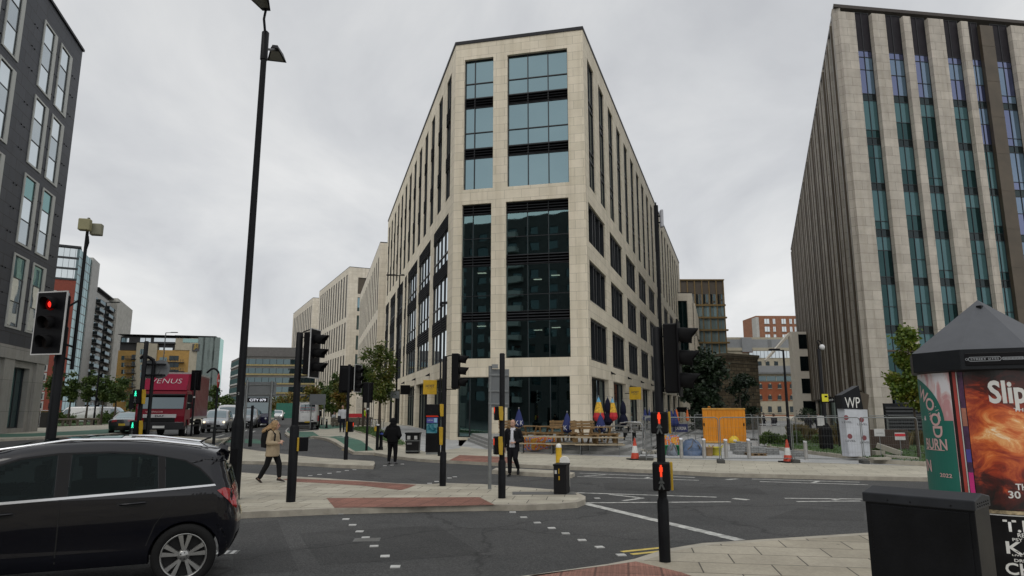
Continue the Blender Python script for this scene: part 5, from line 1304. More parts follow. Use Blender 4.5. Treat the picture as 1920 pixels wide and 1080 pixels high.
def rr_outline(cx_, w_, h_, t=.006):
    pts = []
    for k in range(24):
        a = 2*PI*k/24; pts.append((cx_+math.copysign(w_/2-h_/2, math.cos(a))+h_/2*math.cos(a), h_/2*math.sin(a)))
    inner = [(cx_+(x-cx_)*(1-2*t/w_), y*(1-2*t/h_)) for x, y in pts]
    n = len(pts)
    for k in range(n):
        j = (k+1) % n; mb.add([(*pts[k], .010), (*pts[j], .010), (*inner[j], .010), (*inner[k], .010)], [(0, 1, 2, 3)])
rr_outline(-.10, .34, .056); rr_outline(-.285, .03, .03, .005); rr_outline(.185, .22, .036)
for k in range(14): mb.box(.09+k*.014, .099+k*.014, -.008, .008, .009, .0105)
mb.build('plaque_line', PLW, pq)
# posters, bent round the column
bear = math.atan2(-dcen.y, -dcen.x)
def cyl(phi, z, r): a = bear-R(phi); return V((r*math.cos(a), r*math.sin(a), z))
def patch(name, p0, p1, z0, z1, m, lay, par=drum, n=16, nz=1):
    mb = MB(); r = RB+.002*lay
    for i in range(n):
        for j in range(nz):
            f = [(p0+(p1-p0)*k/n, z0+(z1-z0)*q_/nz) for k, q_ in ((i, j), (i+1, j), (i+1, j+1), (i, j+1))]
            mb.add([cyl(a, z, r) for a, z in f], [(0, 1, 2, 3)], None, [[(RB*R(a-p0), z) for a, z in f]], True)
    return mb.build(name, m, par, fix=False)
def btext(body, m, par, phi, z, lay, **kw):
    rot = kw.pop('rot', 0.)
    o = text(body, m, par, M.Rotation(rot, 4, 'Z'), **kw)
    if o is None: return
    r = RB+.002*lay
    for v in o.data.vertices: v.co = cyl(phi-math.degrees(v.co.x/RB), z+v.co.y, r)
    return o
def pz(py): return hz(960, py, V((0, 8.35, 0)))-KH
GRNP = mat('poster_green', (.010,.13,.10), .5, var=.06); PNK = mat('poster_pink', (.55,.36,.35), .5, var=.08)
m, nt, out = _new('poster_marble'); L = nt.links; p_ = node(nt, 'BsdfPrincipled', Roughness=.45); u_ = node(nt, 'UVMap'); n_ = node(nt, 'TexNoise', Scale=2.6, Detail=7., Distortion=1.4); mp_ = node(nt, 'Mapping'); mp_.inputs['Scale'].default_value = (1.6, .8, 1); mp_.inputs['Rotation'].default_value = (0, 0, .7); L.new(u_.outputs[0], mp_.inputs[0]); L.new(mp_.outputs[0], n_.inputs[0]); r_ = ramp(nt, [(.44, (.62,.61,.64)), (.5, (.58,.45,.45)), (.58, (.5,.27,.28))]); L.new(n_.outputs[0], r_.inputs[0]); L.new(r_.outputs[0], p_.inputs['Base Color']); L.new(p_.outputs[0], out.inputs[0]); MARB = m
zt, zb = pz(695), pz(945)
gpz = patch('poster', 88, 30, zb, zt, MARB, 1); gpz['label'] = 'green and pink festival poster'
patch('green_panel', 88, 30.5, zb, pz(790), GRNP, 2, gpz)
mb = MB(); r = RB+.005; cen = (84, pz(792)); rad = .62
for k in range(16):
    b0, b1 = PI/2*k/16, PI/2*(k+1)/16
    ps = [(cen[0], cen[1]), (cen[0]-math.degrees(rad*math.cos(b0)/RB), cen[1]+.57*math.sin(b0)), (cen[0]-math.degrees(rad*math.cos(b1)/RB), cen[1]+.57*math.sin(b1))]
    for q_ in range(4):
        w0, w1 = q_/4, (q_+1)/4
        quad = [(lerp(ps[0][0], ps[1][0], w0), lerp(ps[0][1], ps[1][1], w0)), (lerp(ps[0][0], ps[1][0], w1), lerp(ps[0][1], ps[1][1], w1)), (lerp(ps[0][0], ps[2][0], w1), lerp(ps[0][1], ps[2][1], w1)), (lerp(ps[0][0], ps[2][0], w0), lerp(ps[0][1], ps[2][1], w0))]
        mb.add([cyl(a, z, r) for a, z in quad], [(0, 1, 2, 3)] if q_ else [(0, 1, 2)])
mb.build('green_arch', GRNP, gpz)
for ch, ph, py_, rt in (('W', 66, 737, -.5), ('O', 55, 757, -.35), ('O', 49.5, 788, -.15), ('D', 48, 813, PI+PI/2)):
    btext(ch, PNK, gpz, ph, pz(py_), 4, height=.165 if ch != 'D' else None, width=None if ch != 'D' else .15, rot=rt, bold=.02)
btext('BURN', PNK, gpz, 54, pz(838), 4, height=.14, width=.42, bold=.02)
patch('underline', 72, 42, pz(850.5), pz(849), PNK, 4, gpz)
btext('2022', PNK, gpz, 44, pz(900), 4, height=.05, width=.19, bold=.02); btext('IN', PNK, gpz, 70, pz(884), 4, height=.15, bold=.03)
# strips between the posters
patch('poster', 29.5, 27.5, zb, pz(693), mat('poster_strip_black', (.02,.015,.015), .5), 1); patch('poster', 27.3, 24.5, zb, pz(691), mat('poster_strip_red', (.32,.04,.03), .5, var=.3), 1)
patch('poster', 24.2, 23.2, zb, pz(690), WEDGE, 1)
stp = patch('poster', 22.8, 18.5, zb, pz(690), mat('poster_strip_mixed', (.06,.02,.06), .5, var=.9, scale=6), 1)
patch('colour_block', 22.5, 18.7, pz(935), pz(890), mat('poster_magenta', (.5,.02,.18), .5), 2, stp); patch('colour_block', 22.5, 18.7, pz(800), pz(765), mat('poster_skin', (.3,.12,.08), .5, var=.4, scale=8), 2, stp); patch('colour_block', 22.5, 18.7, pz(870), pz(845), mat('poster_violet', (.06,.05,.25), .5), 2, stp)
m, nt, out = _new('poster_fire'); L = nt.links; p_ = node(nt, 'BsdfPrincipled', Roughness=.4); u_ = node(nt, 'UVMap'); mp_ = node(nt, 'Mapping'); mp_.inputs['Scale'].default_value = (1.5, 2.2, 1); L.new(u_.outputs[0], mp_.inputs[0])
n_ = node(nt, 'TexNoise', Scale=1.5, Detail=9., Roughness=.65, Distortion=1.6); L.new(mp_.outputs[0], n_.inputs[0])
s_ = node(nt, 'SeparateXYZ'); L.new(u_.outputs[0], s_.inputs[0])
zc_ = (pz(815)); 
d1 = node(nt, 'Math', operation='SUBTRACT'); L.new(s_.outputs[1], d1.inputs[0]); d1.inputs[1].default_value = zc_
d2 = node(nt, 'Math', operation='ABSOLUTE'); L.new(d1.outputs[0], d2.inputs[0]); d3 = node(nt, 'MapRange'); d3.inputs[1].default_value = .05; d3.inputs[2].default_value = .85; d3.inputs[3].default_value = .22; d3.inputs[4].default_value = -.28; L.new(d2.outputs[0], d3.inputs[0])
ad = node(nt, 'Math', operation='ADD'); L.new(n_.outputs[0], ad.inputs[0]); L.new(d3.outputs[0], ad.inputs[1])
r_ = ramp(nt, [(.22, (.006,.004,.004)), (.40, (.06,.008,.006)), (.52, (.30,.035,.012)), (.66, (.58,.13,.03)), (.78, (.75,.38,.14)), (.86, (.85,.75,.55))]); L.new(ad.outputs[0], r_.inputs[0]); L.new(r_.outputs[0], p_.inputs['Base Color']); L.new(p_.outputs[0], out.inputs[0])
sl2 = patch('poster', 18, -86, pz(958), pz(691), m, 1, n=30); sl2['label'] = 'fiery orange album poster'
PW = mat('poster_white', (.6,.6,.58), .45, var=.1)
o = btext('Slipknot', PW, sl2, -33, pz(741), 2, height=.36, width=.92, bold=.03)
btext('THE END, SO FAR', PW, sl2, -39, pz(769), 2, height=.05, width=.62, bold=.012); btext('THE NEW ALBUM', PW, sl2, -37, pz(913), 2, height=.075, width=.72, bold=.02); btext('30 SEPTEMBER', PW, sl2, -34, pz(928), 2, height=.085, width=.8, bold=.02)
patch('rainbow_strip', 18, -86, pz(966), pz(959), mat('poster_rainbow', (.25,.2,.12), .5, var=.9, scale=14), 1); patch('poster_edge', 18, -86, pz(969), pz(967), WEDGE, 1)
lo = patch('poster', 17, -86, 0.02, pz(970), mat('poster_black', (.008,.008,.009), .4, var=.5), 1, n=30); lo['label'] = 'black club-night poster with white type'
ORGP = mat('poster_orange', (.55,.16,.02), .5, var=.4, scale=9)
for tx, ph, py_, hh_, ww_ in (('T.R.I.P', -19, 987.5, .135, .56), ('REMEDY', -17, 1004, .045, .25), ('PSY TRANCE', -17, 1013, .035, .36), ('K.i.N', -17, 1029, .14, .5), ('LIVE & SET TIMES', -17, 1042.5, .02, .4), ('DRUM & BASS', -18, 1052.5, .035, .40), ('CHIBA', -17, 1069, .135, .56)): btext(tx, PW, lo, ph, pz(py_), 2, height=hh_, width=ww_, bold=.02)
patch('orange_splash', -22, -40, pz(1056), pz(1044), ORGP, 1.5, lo)
# ================================================================ vehicles
def paint(name, c, metal=.0, rough=.28, coat=1.):
    return mat(name, c, rough, metal, var=.05, scale=1.2, coat=coat, dirt=.12)
TYRE = mat('tyre_rubber', (.012,.012,.012), .8, bump=.2, bscale=60); RIM = mat('alloy_rim', (.30,.30,.29), .3, .8, var=.08); RIMD = mat('rim_shadow', (.02,.02,.02), .6)
CGL = glass('car_glass', (.5,.62,.62), (.002,.003,.003), .02, power=4.5); CGT = glass('car_glass_tinted', (.5,.62,.62), (.22,.27,.27), .02, clear=1., power=4.5)
CGL2 = glass('car_glass_far', (.8,.95,1.), (.01,.014,.016), .14, power=2.5)
CHROME = mat('chrome_trim', (.75,.76,.78), .12, 1., var=.02); PLAST = mat('black_plastic', (.014,.014,.015), .6); LRED = mat('tail_lens', (.30,.008,.010), .12, coat=1., var=.3, scale=14); LCLR = mat('head_lens', (.5,.52,.55), .1, coat=1.); HLON = emis('headlight_lit', (1., .78, .45), 2.5); HLW = emis('headlight_white', (1., .97, .95), 3.); TLON = emis('tail_lit', (1., .04, .03), 1.6)
PLY = mat('plate_yellow', (.60,.42,.02), .5); PLW2 = mat('plate_white', (.65,.65,.62), .5)
def crom(pts, n):
    out_ = []
    for i in range(len(pts)-1):
        p0, p1, p2, p3 = [V((*pts[max(0, min(len(pts)-1, k))], 0)) for k in (i-1, i, i+1, i+2)]
        if (p2-p1).length < 1e-6: continue
        for k in range(n):
            t = k/n; m1 = (p2-p0)*.4; m2 = (p3-p1)*.4
            q = p1*(2*t**3-3*t*t+1)+m1*(t**3-2*t*t+t)+p2*(-2*t**3+3*t*t)+m2*(t**3-t*t)
            out_.append((q.x, q.y))
    out_.append(tuple(pts[-1])); return out_
def pin(x, z, poly):
    c = False; n = len(poly)
    for i in range(n):
        a, b = poly[i], poly[(i+1) % n]
        if (a[1] > z) != (b[1] > z) and x < (b[0]-a[0])*(z-a[1])/(b[1]-a[1])+a[0]: c = not c
    return c
class Car:
    def __init__(s, t, sil, W, belt, wheels, wr, body, sc_=1., grid=.06, tumble=.30, r_top=.13, r_end=.30, taper=.10, n=8, zbot=.26, arch=1.13, cut=()):
        s.t, s.W, s.belt, s.k, s.tum, s.sc = t, W, belt, sil, tumble, sc_
        s.n = n; s.up = crom(sil, n); s.x0, s.x1 = min(p[0] for p in s.up), max(p[0] for p in s.up); s.taper = taper
        s.rt, s.re = r_top, r_end
        s.rr = []
        for i, p in enumerate(s.up):
            a, b = s.up[max(0, i-1)], s.up[min(len(s.up)-1, i+1)]; d = math.hypot(b[0]-a[0], b[1]-a[1]) or 1
            s.rr.append(lerp(r_top, r_end, (abs(b[1]-a[1])/d)**2))
        for _ in range(2*n): s.rr = [(s.rr[max(0, i-1)]+s.rr[i]*2+s.rr[min(len(s.rr)-1, i+1)])/4 for i in range(len(s.rr))]
        # outline with wheel arches in the bottom edge
        low = [(s.up[-1][0], s.up[-1][1])]
        for wx in sorted(wheels, reverse=True):
            ra = wr*arch; z0 = zbot; dx = math.sqrt(max(0, ra*ra-(wr-z0)**2)); a0 = math.atan2(z0-wr, dx)
            low += [(wx+ra*math.cos(a), wr+ra*math.sin(a)) for a in [a0+(PI-2*a0)*k/18 for k in range(19)]]
        poly = s.up+low[1:]
        bm = bmesh.new(); f = bm.faces.new([bm.verts.new((p[0], p[1], 0)) for p in poly])
        f.normal_update(); core = f
        for th_ in ((.012, .02, .028, .035) if grid < .05 else (.03, .06)):
            bmesh.ops.inset_individual(bm, faces=[core], thickness=th_, use_even_offset=False)
        bmesh.ops.triangulate(bm, faces=[core])
        s.grid(bm, grid)
        bm.verts.ensure_lookup_table(); nv = len(bm.verts)
        ys = [s.Y(v.co.x, v.co.y) for v in bm.verts]
        vs = [(v.co.x, y, v.co.y) for v, y in zip(bm.verts, ys)]+[(v.co.x, -y, v.co.y) for v, y in zip(bm.verts, ys)]
        fs = []
        for f in bm.faces:
            if any(all(pin(v.co.x, v.co.y, q) for v in f.verts) for q in cut): continue
            ix = [v.index for v in f.verts]; fs.append(ix); fs.append([i+nv for i in ix][::-1])
        K = 8; lat = {}
        def latv(i):
            if i in lat: return lat[i]
            x, y, z = vs[i]; l = [i]
            for k in range(1, K):
                v = 1-2*k/K; c = .035*(1-v*v) if z > .8 else 0.
                vs.append((x+(.05*(1-v*v)*(1 if x > 0 else -1) if (x > s.x1-.3 or x < s.x0+.4) and z < s.belt+.2 else 0), y*v, z+c)); l.append(len(vs)-1)
            l.append(i+nv); lat[i] = l; return l
        for e in bm.edges:
            if len(e.link_faces) == 1:
                a, b = latv(e.verts[0].index), latv(e.verts[1].index)
                for k in range(K): fs.append((a[k], b[k], b[k+1], a[k+1]))
        bm.free()
        mb = MB(M.Scale(sc_, 4)); mb.add(vs, fs, None, None, True); s.body = mb.build('body', body, t)
        s.wr = wr
        for wx in wheels:
            for sd in (-1, 1): s.wheel(wx, sd)
    mx = staticmethod(lambda x, z: (x, z))
    def grid(s, bm, g):
        x0 = min(v.co.x for v in bm.verts); x1 = max(v.co.x for v in bm.verts); y0 = min(v.co.y for v in bm.verts); y1 = max(v.co.y for v in bm.verts)
        for lo, hi, no in ((x0, x1, (1, 0, 0)), (y0, y1, (0, 1, 0))):
            n = max(1, int((hi-lo)/g))
            for k in range(1, n):
                p = lo+(hi-lo)*k/n
                bmesh.ops.bisect_plane(bm, geom=bm.verts[:]+bm.edges[:]+bm.faces[:], plane_co=(p if no[0] else 0, p if no[1] else 0, 0), plane_no=no, dist=1e-5)
    def Y(s, x, z):
        h = (s.x1-s.x0)/2; m = (s.x1+s.x0)/2; q = abs(x-m)/h
        y = s.W/2*(1-s.taper*q**4)
        if z > s.belt: y -= (z-s.belt)*s.tum
        else: y -= .035*sm((s.belt-.05-z)/.5)
        if z < .42: y -= .22*(.42-z)**2/.16
        best = 1e9; r = .1
        u = s.up
        for i in range(len(u)-1):
            ax, az = u[i]; dx, dz = u[i+1][0]-ax, u[i+1][1]-az; l2 = dx*dx+dz*dz or 1e-9
            t = max(0., min(1., ((x-ax)*dx+(z-az)*dz)/l2)); d = (ax+dx*t-x)**2+(az+dz*t-z)**2
            if d < best: best, r = d, s.rr[i]*(1-t)+s.rr[i+1]*t
        d = math.sqrt(best)
        if d < r: y -= (r-math.sqrt(max(0, r*r-(r-d)**2)))*(1. if r < .2 else .8)
        return max(.05, y)
    def patch(s, name, poly, m, off=.004, sides=(-1, 1), parent=None, g=.08):
        res = []; poly = [s.mx(*p) for p in poly]
        for sd in sides:
            bm = bmesh.new(); bm.faces.new([bm.verts.new((p[0], p[1], 0)) for p in poly]); s.grid(bm, g)
            bmesh.ops.triangulate(bm, faces=[f for f in bm.faces if len(f.verts) > 4])
            bm.verts.ensure_lookup_table(); mb = MB(M.Scale(s.sc, 4))
            mb.add([(v.co.x, sd*(s.Y(v.co.x, v.co.y)+off), v.co.y) for v in bm.verts], [[v.index for v in f.verts] for f in bm.faces], None, None, True); bm.free()
            o = mb.build(name, m, parent or s.t)
            res.append(o)
        return res
    def S(s, u):
        t = u*s.n; i = int(min(len(s.up)-2, max(0, t))); f = t-i; a, b = s.up[i], s.up[i+1]
        p = (lerp(a[0], b[0], f), lerp(a[1], b[1], f)); d = V((b[0]-a[0], b[1]-a[1])); d.normalize() if d.length else None
        return p, V((-d.y, d.x))
    def top(s, name, u0, u1, v0, v1, m, off=.006, vr=None, parent=None):
        """patch on the upper shell between silhouette stations; v as a share of the half width"""
        mb = MB(M.Scale(s.sc, 4)); nu, nv = 8, 8; g = []
        for i in range(nu+1):
            u = lerp(u0, u1, i/nu); p, nn = s.S(u); ye = s.Y(*p); lo, hi = (v0, v1) if vr is None else (lerp(v0, vr[0], i/nu), lerp(v1, vr[1], i/nu))
            for j in range(nv+1):
                v = lerp(lo, hi, j/nv); c = .035*(1-v*v) if p[1] > .8 else 0.
                ex = (.05*(1-v*v)*(1 if p[0] > 0 else -1) if (p[0] > s.x1-.3 or p[0] < s.x0+.4) and p[1] < s.belt+.2 else 0)
                g.append((p[0]+nn.x*off+ex, ye*v, p[1]+nn.y*off+c))
        fs = [(i*(nv+1)+j, i*(nv+1)+j+1, (i+1)*(nv+1)+j+1, (i+1)*(nv+1)+j) for i in range(nu) for j in range(nv)]
        mb.add(g, fs, None, None, True); return mb.build(name, m, parent or s.t)
    def wheel(s, wx, sd, spokes=5):
        r = s.wr; y = s.W/2-.11
        T = M.Scale(s.sc, 4) @ M.Translation((wx, sd*y, r)) @ M.Rotation(-sd*PI/2, 4, 'X')
        mb = MB(T); mb.lathe([(r*.70, -.10), (r*.93, -.105), (r*.99, -.07), (r, -.03), (r, .03), (r*.985, .07), (r*.93, .10), (r*.735, .098), (r*.70, .07)], 40, caps=False)
        w_ = mb.build('wheel', TYRE, s.t)
        mb = MB(T); R0 = r*.72
        mb.lathe([(R0, .09), (R0*.985, .097), (R0*.93, .09), (R0*.9, .05)], 40, caps=False, m=0); mb.lathe([(R0*.92, .03), (.001, .02)], 40, m=1, caps=False)
        for k in range(spokes):
            a = 2*PI*k/spokes+.3
            for da in (-.17, .17):
                c0 = (math.cos(a+da*.5)*r*.14, math.sin(a+da*.5)*r*.14); c1 = (math.cos(a+da*1.25)*R0*.94, math.sin(a+da*1.25)*R0*.94)
                n_ = V((-(c1[1]-c0[1]), c1[0]-c0[0])).normalized()
                w0, w1 = r*.045, r*.085
                mb.loft([[(c0[0]-n_.x*w0, c0[1]-n_.y*w0, .055), (c0[0]+n_.x*w0, c0[1]+n_.y*w0, .055), (c0[0]+n_.x*w0*.8, c0[1]+n_.y*w0*.8, .085), (c0[0]-n_.x*w0*.8, c0[1]-n_.y*w0*.8, .085)],
                         [(c1[0]-n_.x*w1, c1[1]-n_.y*w1, .05), (c1[0]+n_.x*w1, c1[1]+n_.y*w1, .05), (c1[0]+n_.x*w1*.85, c1[1]+n_.y*w1*.85, .09), (c1[0]-n_.x*w1*.85, c1[1]-n_.y*w1*.85, .09)]], 0, smooth=False)
        mb.lathe([(.001, .095), (r*.14, .09), (r*.2, .075), (r*.21, .03)], 20, m=0, caps=False)
        for k in range(5): mb.sphere((math.cos(k*1.257)*r*.1, math.sin(k*1.257)*r*.1, .09), r*.025, 6, 1)
        mb.build('rim', [RIM, RIMD], w_)
    def block(s, name, c, d, m, parent=None, bev=.01):
        mb = MB(M.Scale(s.sc, 4)); mb.cbox(c, d); return mb.build(name, m, parent or s.t, bev=bev)

# ---- the navy hatchback close by
NAVY = mat('paint_navy', (.003,.0033,.0065), .3, 0., var=.05, coat=.8, spec=.1)
sc1 = 1.10; th = R(23)
wc_ = gp(344, 1041, .33*sc1)
loc = V((wc_.x, wc_.y, 0))-V((math.cos(th), math.sin(th), 0))*1.40*sc1+V((-math.sin(th), math.cos(th), 0))*(.86*sc1)
t = thing('parked_car' if False else 'car', 'dark navy hatchback filling the lower left corner, seen from its side', 'car', loc, th)
sil = [(-2.10,.28),(-2.2,.42),(-2.2,.6),(-2.1,.75),(-1.9,.86),(-1.25,1.02),(-.9,1.22),(-.5,1.42),(-.1,1.51),(.4,1.545),(.9,1.53),(1.4,1.465),(1.7,1.41),(1.86,1.375),(1.87,1.34),(1.93,1.18),(2.0,1.02),(2.05,.93),(2.08,.80),(2.13,.66),(2.14,.55),(2.10,.42),(2.0,.28)]
sil = [(x if x < 1.4 else 1.4+(x-1.4)*.72, z) for x, z in sil]
c = Car(t, sil, 1.78, .98, (-1.36, 1.40), .325, NAVY, sc1, grid=.04, tumble=.36, r_top=.11, r_end=.2, n=6, taper=.13, arch=1.07, cut=[[(x, z) for x, z in q_] for q_ in ([(-.93,.99),(-.73,1.12),(-.5,1.245),(-.2,1.35),(.11,1.39),(.14,.99)], [(.285,1.),(.265,1.395),(.6,1.40),(.9,1.38),(1.04,1.36),(1.085,1.03)])])
SEAT = mat('seat_fabric', (.012,.012,.013), .9)
for sx in (-.28, .72):
    for sy in (-.36, .36):
        mb = MB(M.Scale(sc1, 4)); mb.loft([[(sx+a, sy+b, .45) for a, b in ((-.25,-.22),(.1,-.22),(.1,.22),(-.25,.22))], [(sx+a, sy+b, .62) for a, b in ((-.25,-.24),(.14,-.24),(.14,.24),(-.25,.24))], [(sx+a, sy+b, 1.08) for a, b in ((.12,-.2),(.24,-.2),(.24,.2),(.12,.2))]], smooth=True); mb.cbox((sx+.2, sy, 1.2), (.09, .24, .17)); mb.build('seat', SEAT, t, bev=.03)
mb = MB(M.Scale(sc1, 4)); mb.box(-1.1, 1.5, -.7, .7, .33, .45); mb.build('cabin_floor', SEAT, t)
c.mx = lambda x, z: (x if x < 1.4 else 1.4+(x-1.4)*.72, z)
belt = lambda x: .965+.045*x
def dlo(xs, top):
    return [(x, belt(x)+.012) for x in xs]+top[::-1]
fwp = [(-.95,.99),(-.75,1.14),(-.5,1.27),(-.2,1.37),(0.12,1.405)]
c.patch('side_window', dlo([-.95,-.5,0,.15], [(-.72,1.13),(-.5,1.26),(-.2,1.365),(.12,1.405)]), CGT)
c.patch('side_window', dlo([.27,.7,1.10], [(.25,1.41),(.6,1.415),(.9,1.395),(1.06,1.375)]), CGT)
c.patch('quarter_window', dlo([1.17,1.4,1.74], [(1.14,1.36),(1.34,1.31),(1.52,1.225),(1.66,1.13)]), CGL)
c.patch('pillar_trim', [(.155,belt(.15)+.012),(.265,belt(.27)+.012),(.245,1.41),(.125,1.407)], PLAST, .003)
c.patch('pillar_trim', [(1.105,belt(1.1)+.012),(1.165,belt(1.17)+.012),(1.135,1.361),(1.065,1.374)], PLAST, .003)
c.patch('window_seal', [(-1.0,.965),(-.97,.99),(-.73,1.15),(-.5,1.28),(-.2,1.385),(.12,1.425),(.6,1.433),(.9,1.413),(1.34,1.325),(1.54,1.235),(1.68,1.135),(1.76,1.06),(1.72,1.055),(1.66,1.12),(1.52,1.222),(1.34,1.308),(.9,1.393),(.6,1.412),(.12,1.402),(-.2,1.362),(-.5,1.255),(-.72,1.125),(-.95,.985)], PLAST, .0025)
c.patch('chrome_strip', [(-1.05,belt(-1.05)-.014),(1.78,belt(1.78)-.006),(1.76,belt(1.78)+.014),(-1.0,belt(-1)+.014)], mat('bright_trim', (.62,.63,.65), .3, .2, var=.03), .010)
for xa, z0, z1, sl__ in ((.21,.33,1.0,-.0),): c.patch('door_gap', [(xa-.006,z0),(xa+.006,z0),(xa+.006,belt(xa)-.012),(xa-.006,belt(xa)-.012)], RIMD, .002)
c.patch('door_gap', [(1.02,.45),(1.03,.45),(1.10,.66),(1.28,.93),(1.31,belt(1.3)-.01),(1.297,belt(1.3)-.01),(1.268,.93),(1.088,.66)], RIMD, .002)
for hx in (-.16, 1.02):
    zz_ = belt(hx)-.12
    c.patch('handle_cup', [(hx-.15+.15*math.cos(a)*1.0, zz_+.038*math.sin(a)) for a in [2*PI*k/16 for k in range(16)]], RIMD, .0015, g=.04)
    for sd in (-1, 1):
        y0 = sd*(c.Y(hx, zz_)+.018); mb = MB(M.Scale(sc1, 4)); mb.tube([(hx-.27, y0-.018*sd, zz_-.005), (hx-.24, y0, zz_), (hx-.06, y0, zz_+.01), (hx-.03, y0-.018*sd, zz_+.01)], .014, 8, sq=(1, .7)); mb.build('door_handle', NAVY, t)
for o in c.patch('tail_light', [(1.80,.99),(1.90,1.015),(2.02,.985),(2.075,.90),(2.11,.80),(2.105,.76),(2.05,.80),(1.96,.88),(1.86,.95)], LRED, .008, g=.04): pass
c.patch('reverse_lens', [(2.06,.885),(2.095,.80),(2.075,.80),(2.04,.87)], LCLR, .011, g=.03)
c.top('rear_window', 14.3, 16.0, -.80, .80, CGL, vr=(-.86, .86)); c.top('tail_light', 16.1, 17.8, .55, 1.0, LRED); c.top('tail_light', 16.1, 17.8, -1., -.55, LRED)
c.top('windscreen', 5.2, 7.6, -.93, .93, CGL); c.top('roof_glass', 8.0, 9.5, -.75, .75, CGL)
c.top('spoiler_edge', 12.9, 14.1, -1., 1., PLAST, .004)
c.top('bumper_trim', 20.6, 22., -1., 1., PLAST, .006); c.top('number_plate', 18.5, 19.3, -.3, .3, PLY, .01)
for sd in (-1, 1):
    mb = MB(M.Scale(sc1, 4)); mb.tube([(-.45, sd*.585, 1.46), (.2, sd*.60, 1.555), (.9, sd*.60, 1.55), (1.5, sd*.57, 1.47)], .016, 6); mb.build('roof_rail', CHROME, t)
mb = MB(M.Scale(sc1, 4)); mb.tube([(1.45, .08, 1.48), (1.55, .08, 1.53), (1.58, .08, 1.535)], .012, 6); mb.build('aerial_fin', PLAST, t)

# ---- general traffic
def saloon(name, label, loc, rz, col, sc_=1., plate_rear=True, lit=False, style='saloon', cat='car', brake=False):
    t = thing(name, label, cat, loc, rz)
    if style == 'saloon':
        sil = [(-2.25,.28),(-2.33,.45),(-2.3,.62),(-2.15,.74),(-1.1,.92),(-.35,1.36),(.2,1.42),(.7,1.40),(1.45,1.08),(1.95,1.0),(2.2,.96),(2.27,.85),(2.32,.6),(2.28,.42),(2.2,.28)]; W, bl, wh, wr = 1.84, .86, (-1.4, 1.4), .33
        ws, rw, hl, tl, pl = (4.1, 5.), (7.1, 8.1), (2., 3.1), (10.1, 11.2), (11.5, 12.1)
        sw_ = [(-.95,.93),(1.45,1.0),(.72,1.34),(.2,1.37),(-.33,1.31)]
    elif style == 'mpv':
        sil = [(-2.15,.28),(-2.22,.45),(-2.2,.65),(-2.05,.8),(-1.3,1.0),(-.5,1.52),(.2,1.62),(1.2,1.6),(1.85,1.5),(2.05,1.1),(2.12,.9),(2.2,.6),(2.15,.4),(2.05,.28)]; W, bl, wh, wr = 1.82, .95, (-1.35, 1.35), .33
        ws, rw, hl, tl, pl = (4.1, 5.), (8.1, 9.), (2.1, 3.3), (9., 10.5), (10.6, 11.2)
        sw_ = [(-1.05,1.02),(1.8,1.08),(1.6,1.45),(.6,1.53),(-.35,1.46)]
    else:   # panel van
        sil = [(-2.6,.3),(-2.68,.5),(-2.66,.85),(-2.5,1.02),(-1.95,1.18),(-1.3,1.85),(-.9,2.0),(1.,2.04),(2.5,2.02),(2.58,1.95),(2.62,1.2),(2.64,.6),(2.6,.42),(2.55,.3)]; W, bl, wh, wr = 1.98, 1.12, (-1.75, 1.5), .34
        ws, rw, hl, tl, pl = (4.08, 4.95), (9.2, 9.8), (2.3, 3.5), (9.6, 11), (11.0, 11.4)
        sw_ = [(-1.75,1.2),(-.7,1.2),(-.7,1.75),(-1.25,1.72)]
    c = Car(t, sil, W, bl, wh, wr, col, sc_, grid=.14, tumble=.30 if style != 'van' else .12, r_top=.12 if style != 'van' else .1, r_end=.22, n=4)
    c.patch('side_window', sw_, CGL2, g=.2)
    c.top('windscreen', ws[0], ws[1], -.93, .93, CGL2, vr=(-.97, .97)); c.top('rear_window', rw[0], rw[1], -.9, .9, CGL2)
    for sg in (-1, 1):
        a, b = (.5, .95) if sg > 0 else (-.95, -.5)
        c.top('headlight', hl[0], hl[1], a, b, LCLR)
        if style != 'van': c.top('tail_light', tl[0], tl[1], a, b, LRED)
        if lit:
            p, nn = c.S((hl[0]+hl[1])/2); mb = MB(M.Scale(sc_, 4)); mb.sphere((p[0]-.02, sg*W*.36, p[1]), .075, 10); mb.build('lit_lamp', lit if lit is not True else HLON, t)
        c.block('door_mirror', (-.75 if style != 'van' else -1.6, sg*(W/2+.08), 1.02 if style != 'van' else 1.3), (.12, .2, .15 if style != 'van' else .28), col, bev=.03)
    c.top('lower_grille', .8, 1.6, -.7, .7, PLAST); c.top('number_plate', pl[0], pl[1], -.3, .3, PLY, .012)
    c.top('front_plate', 1.0, 1.35, -.3, .3, PLW2, .014)
    return c
RZF = math.atan2(.962, -.272)              # heading towards the camera down the street
RZA = RZF+PI                               # heading away
def on_road(px_, py_): p = gp(px_, py_); return V((p.x, p.y, p.z))
BLKP = paint('paint_black', (.008,.008,.009)); SILV = paint('paint_silver', (.24,.25,.26), .5); WHTP = paint('paint_white', (.62,.62,.61)); DGRY = paint('paint_dark_grey', (.04,.042,.045), .3); REDP = mat('paint_maroon', (.17,.003,.014), .35, coat=.1, spec=.15, var=.05); GRYP = paint('paint_grey', (.18,.185,.19), .4)
p = on_road(229, 815)+V((-.27, .96, 0))*2.0
c = saloon('car', 'black saloon with yellow rear plate driving away left of the red lorry', p, RZA, BLKP)
text('YK11 HGS', PLAST, c.t, face_T((2.37, 0, .74), (0, 1, 0), (0, 0, 1)), width=.4, height=.09) if False else None
p = on_road(398, 812)+V((-.27, .96, 0))*2.6; saloon('car', 'dark silver people carrier with one lit headlight just behind the red lorry', p, RZF, SILV, 1.0, lit=HLON, style='mpv')
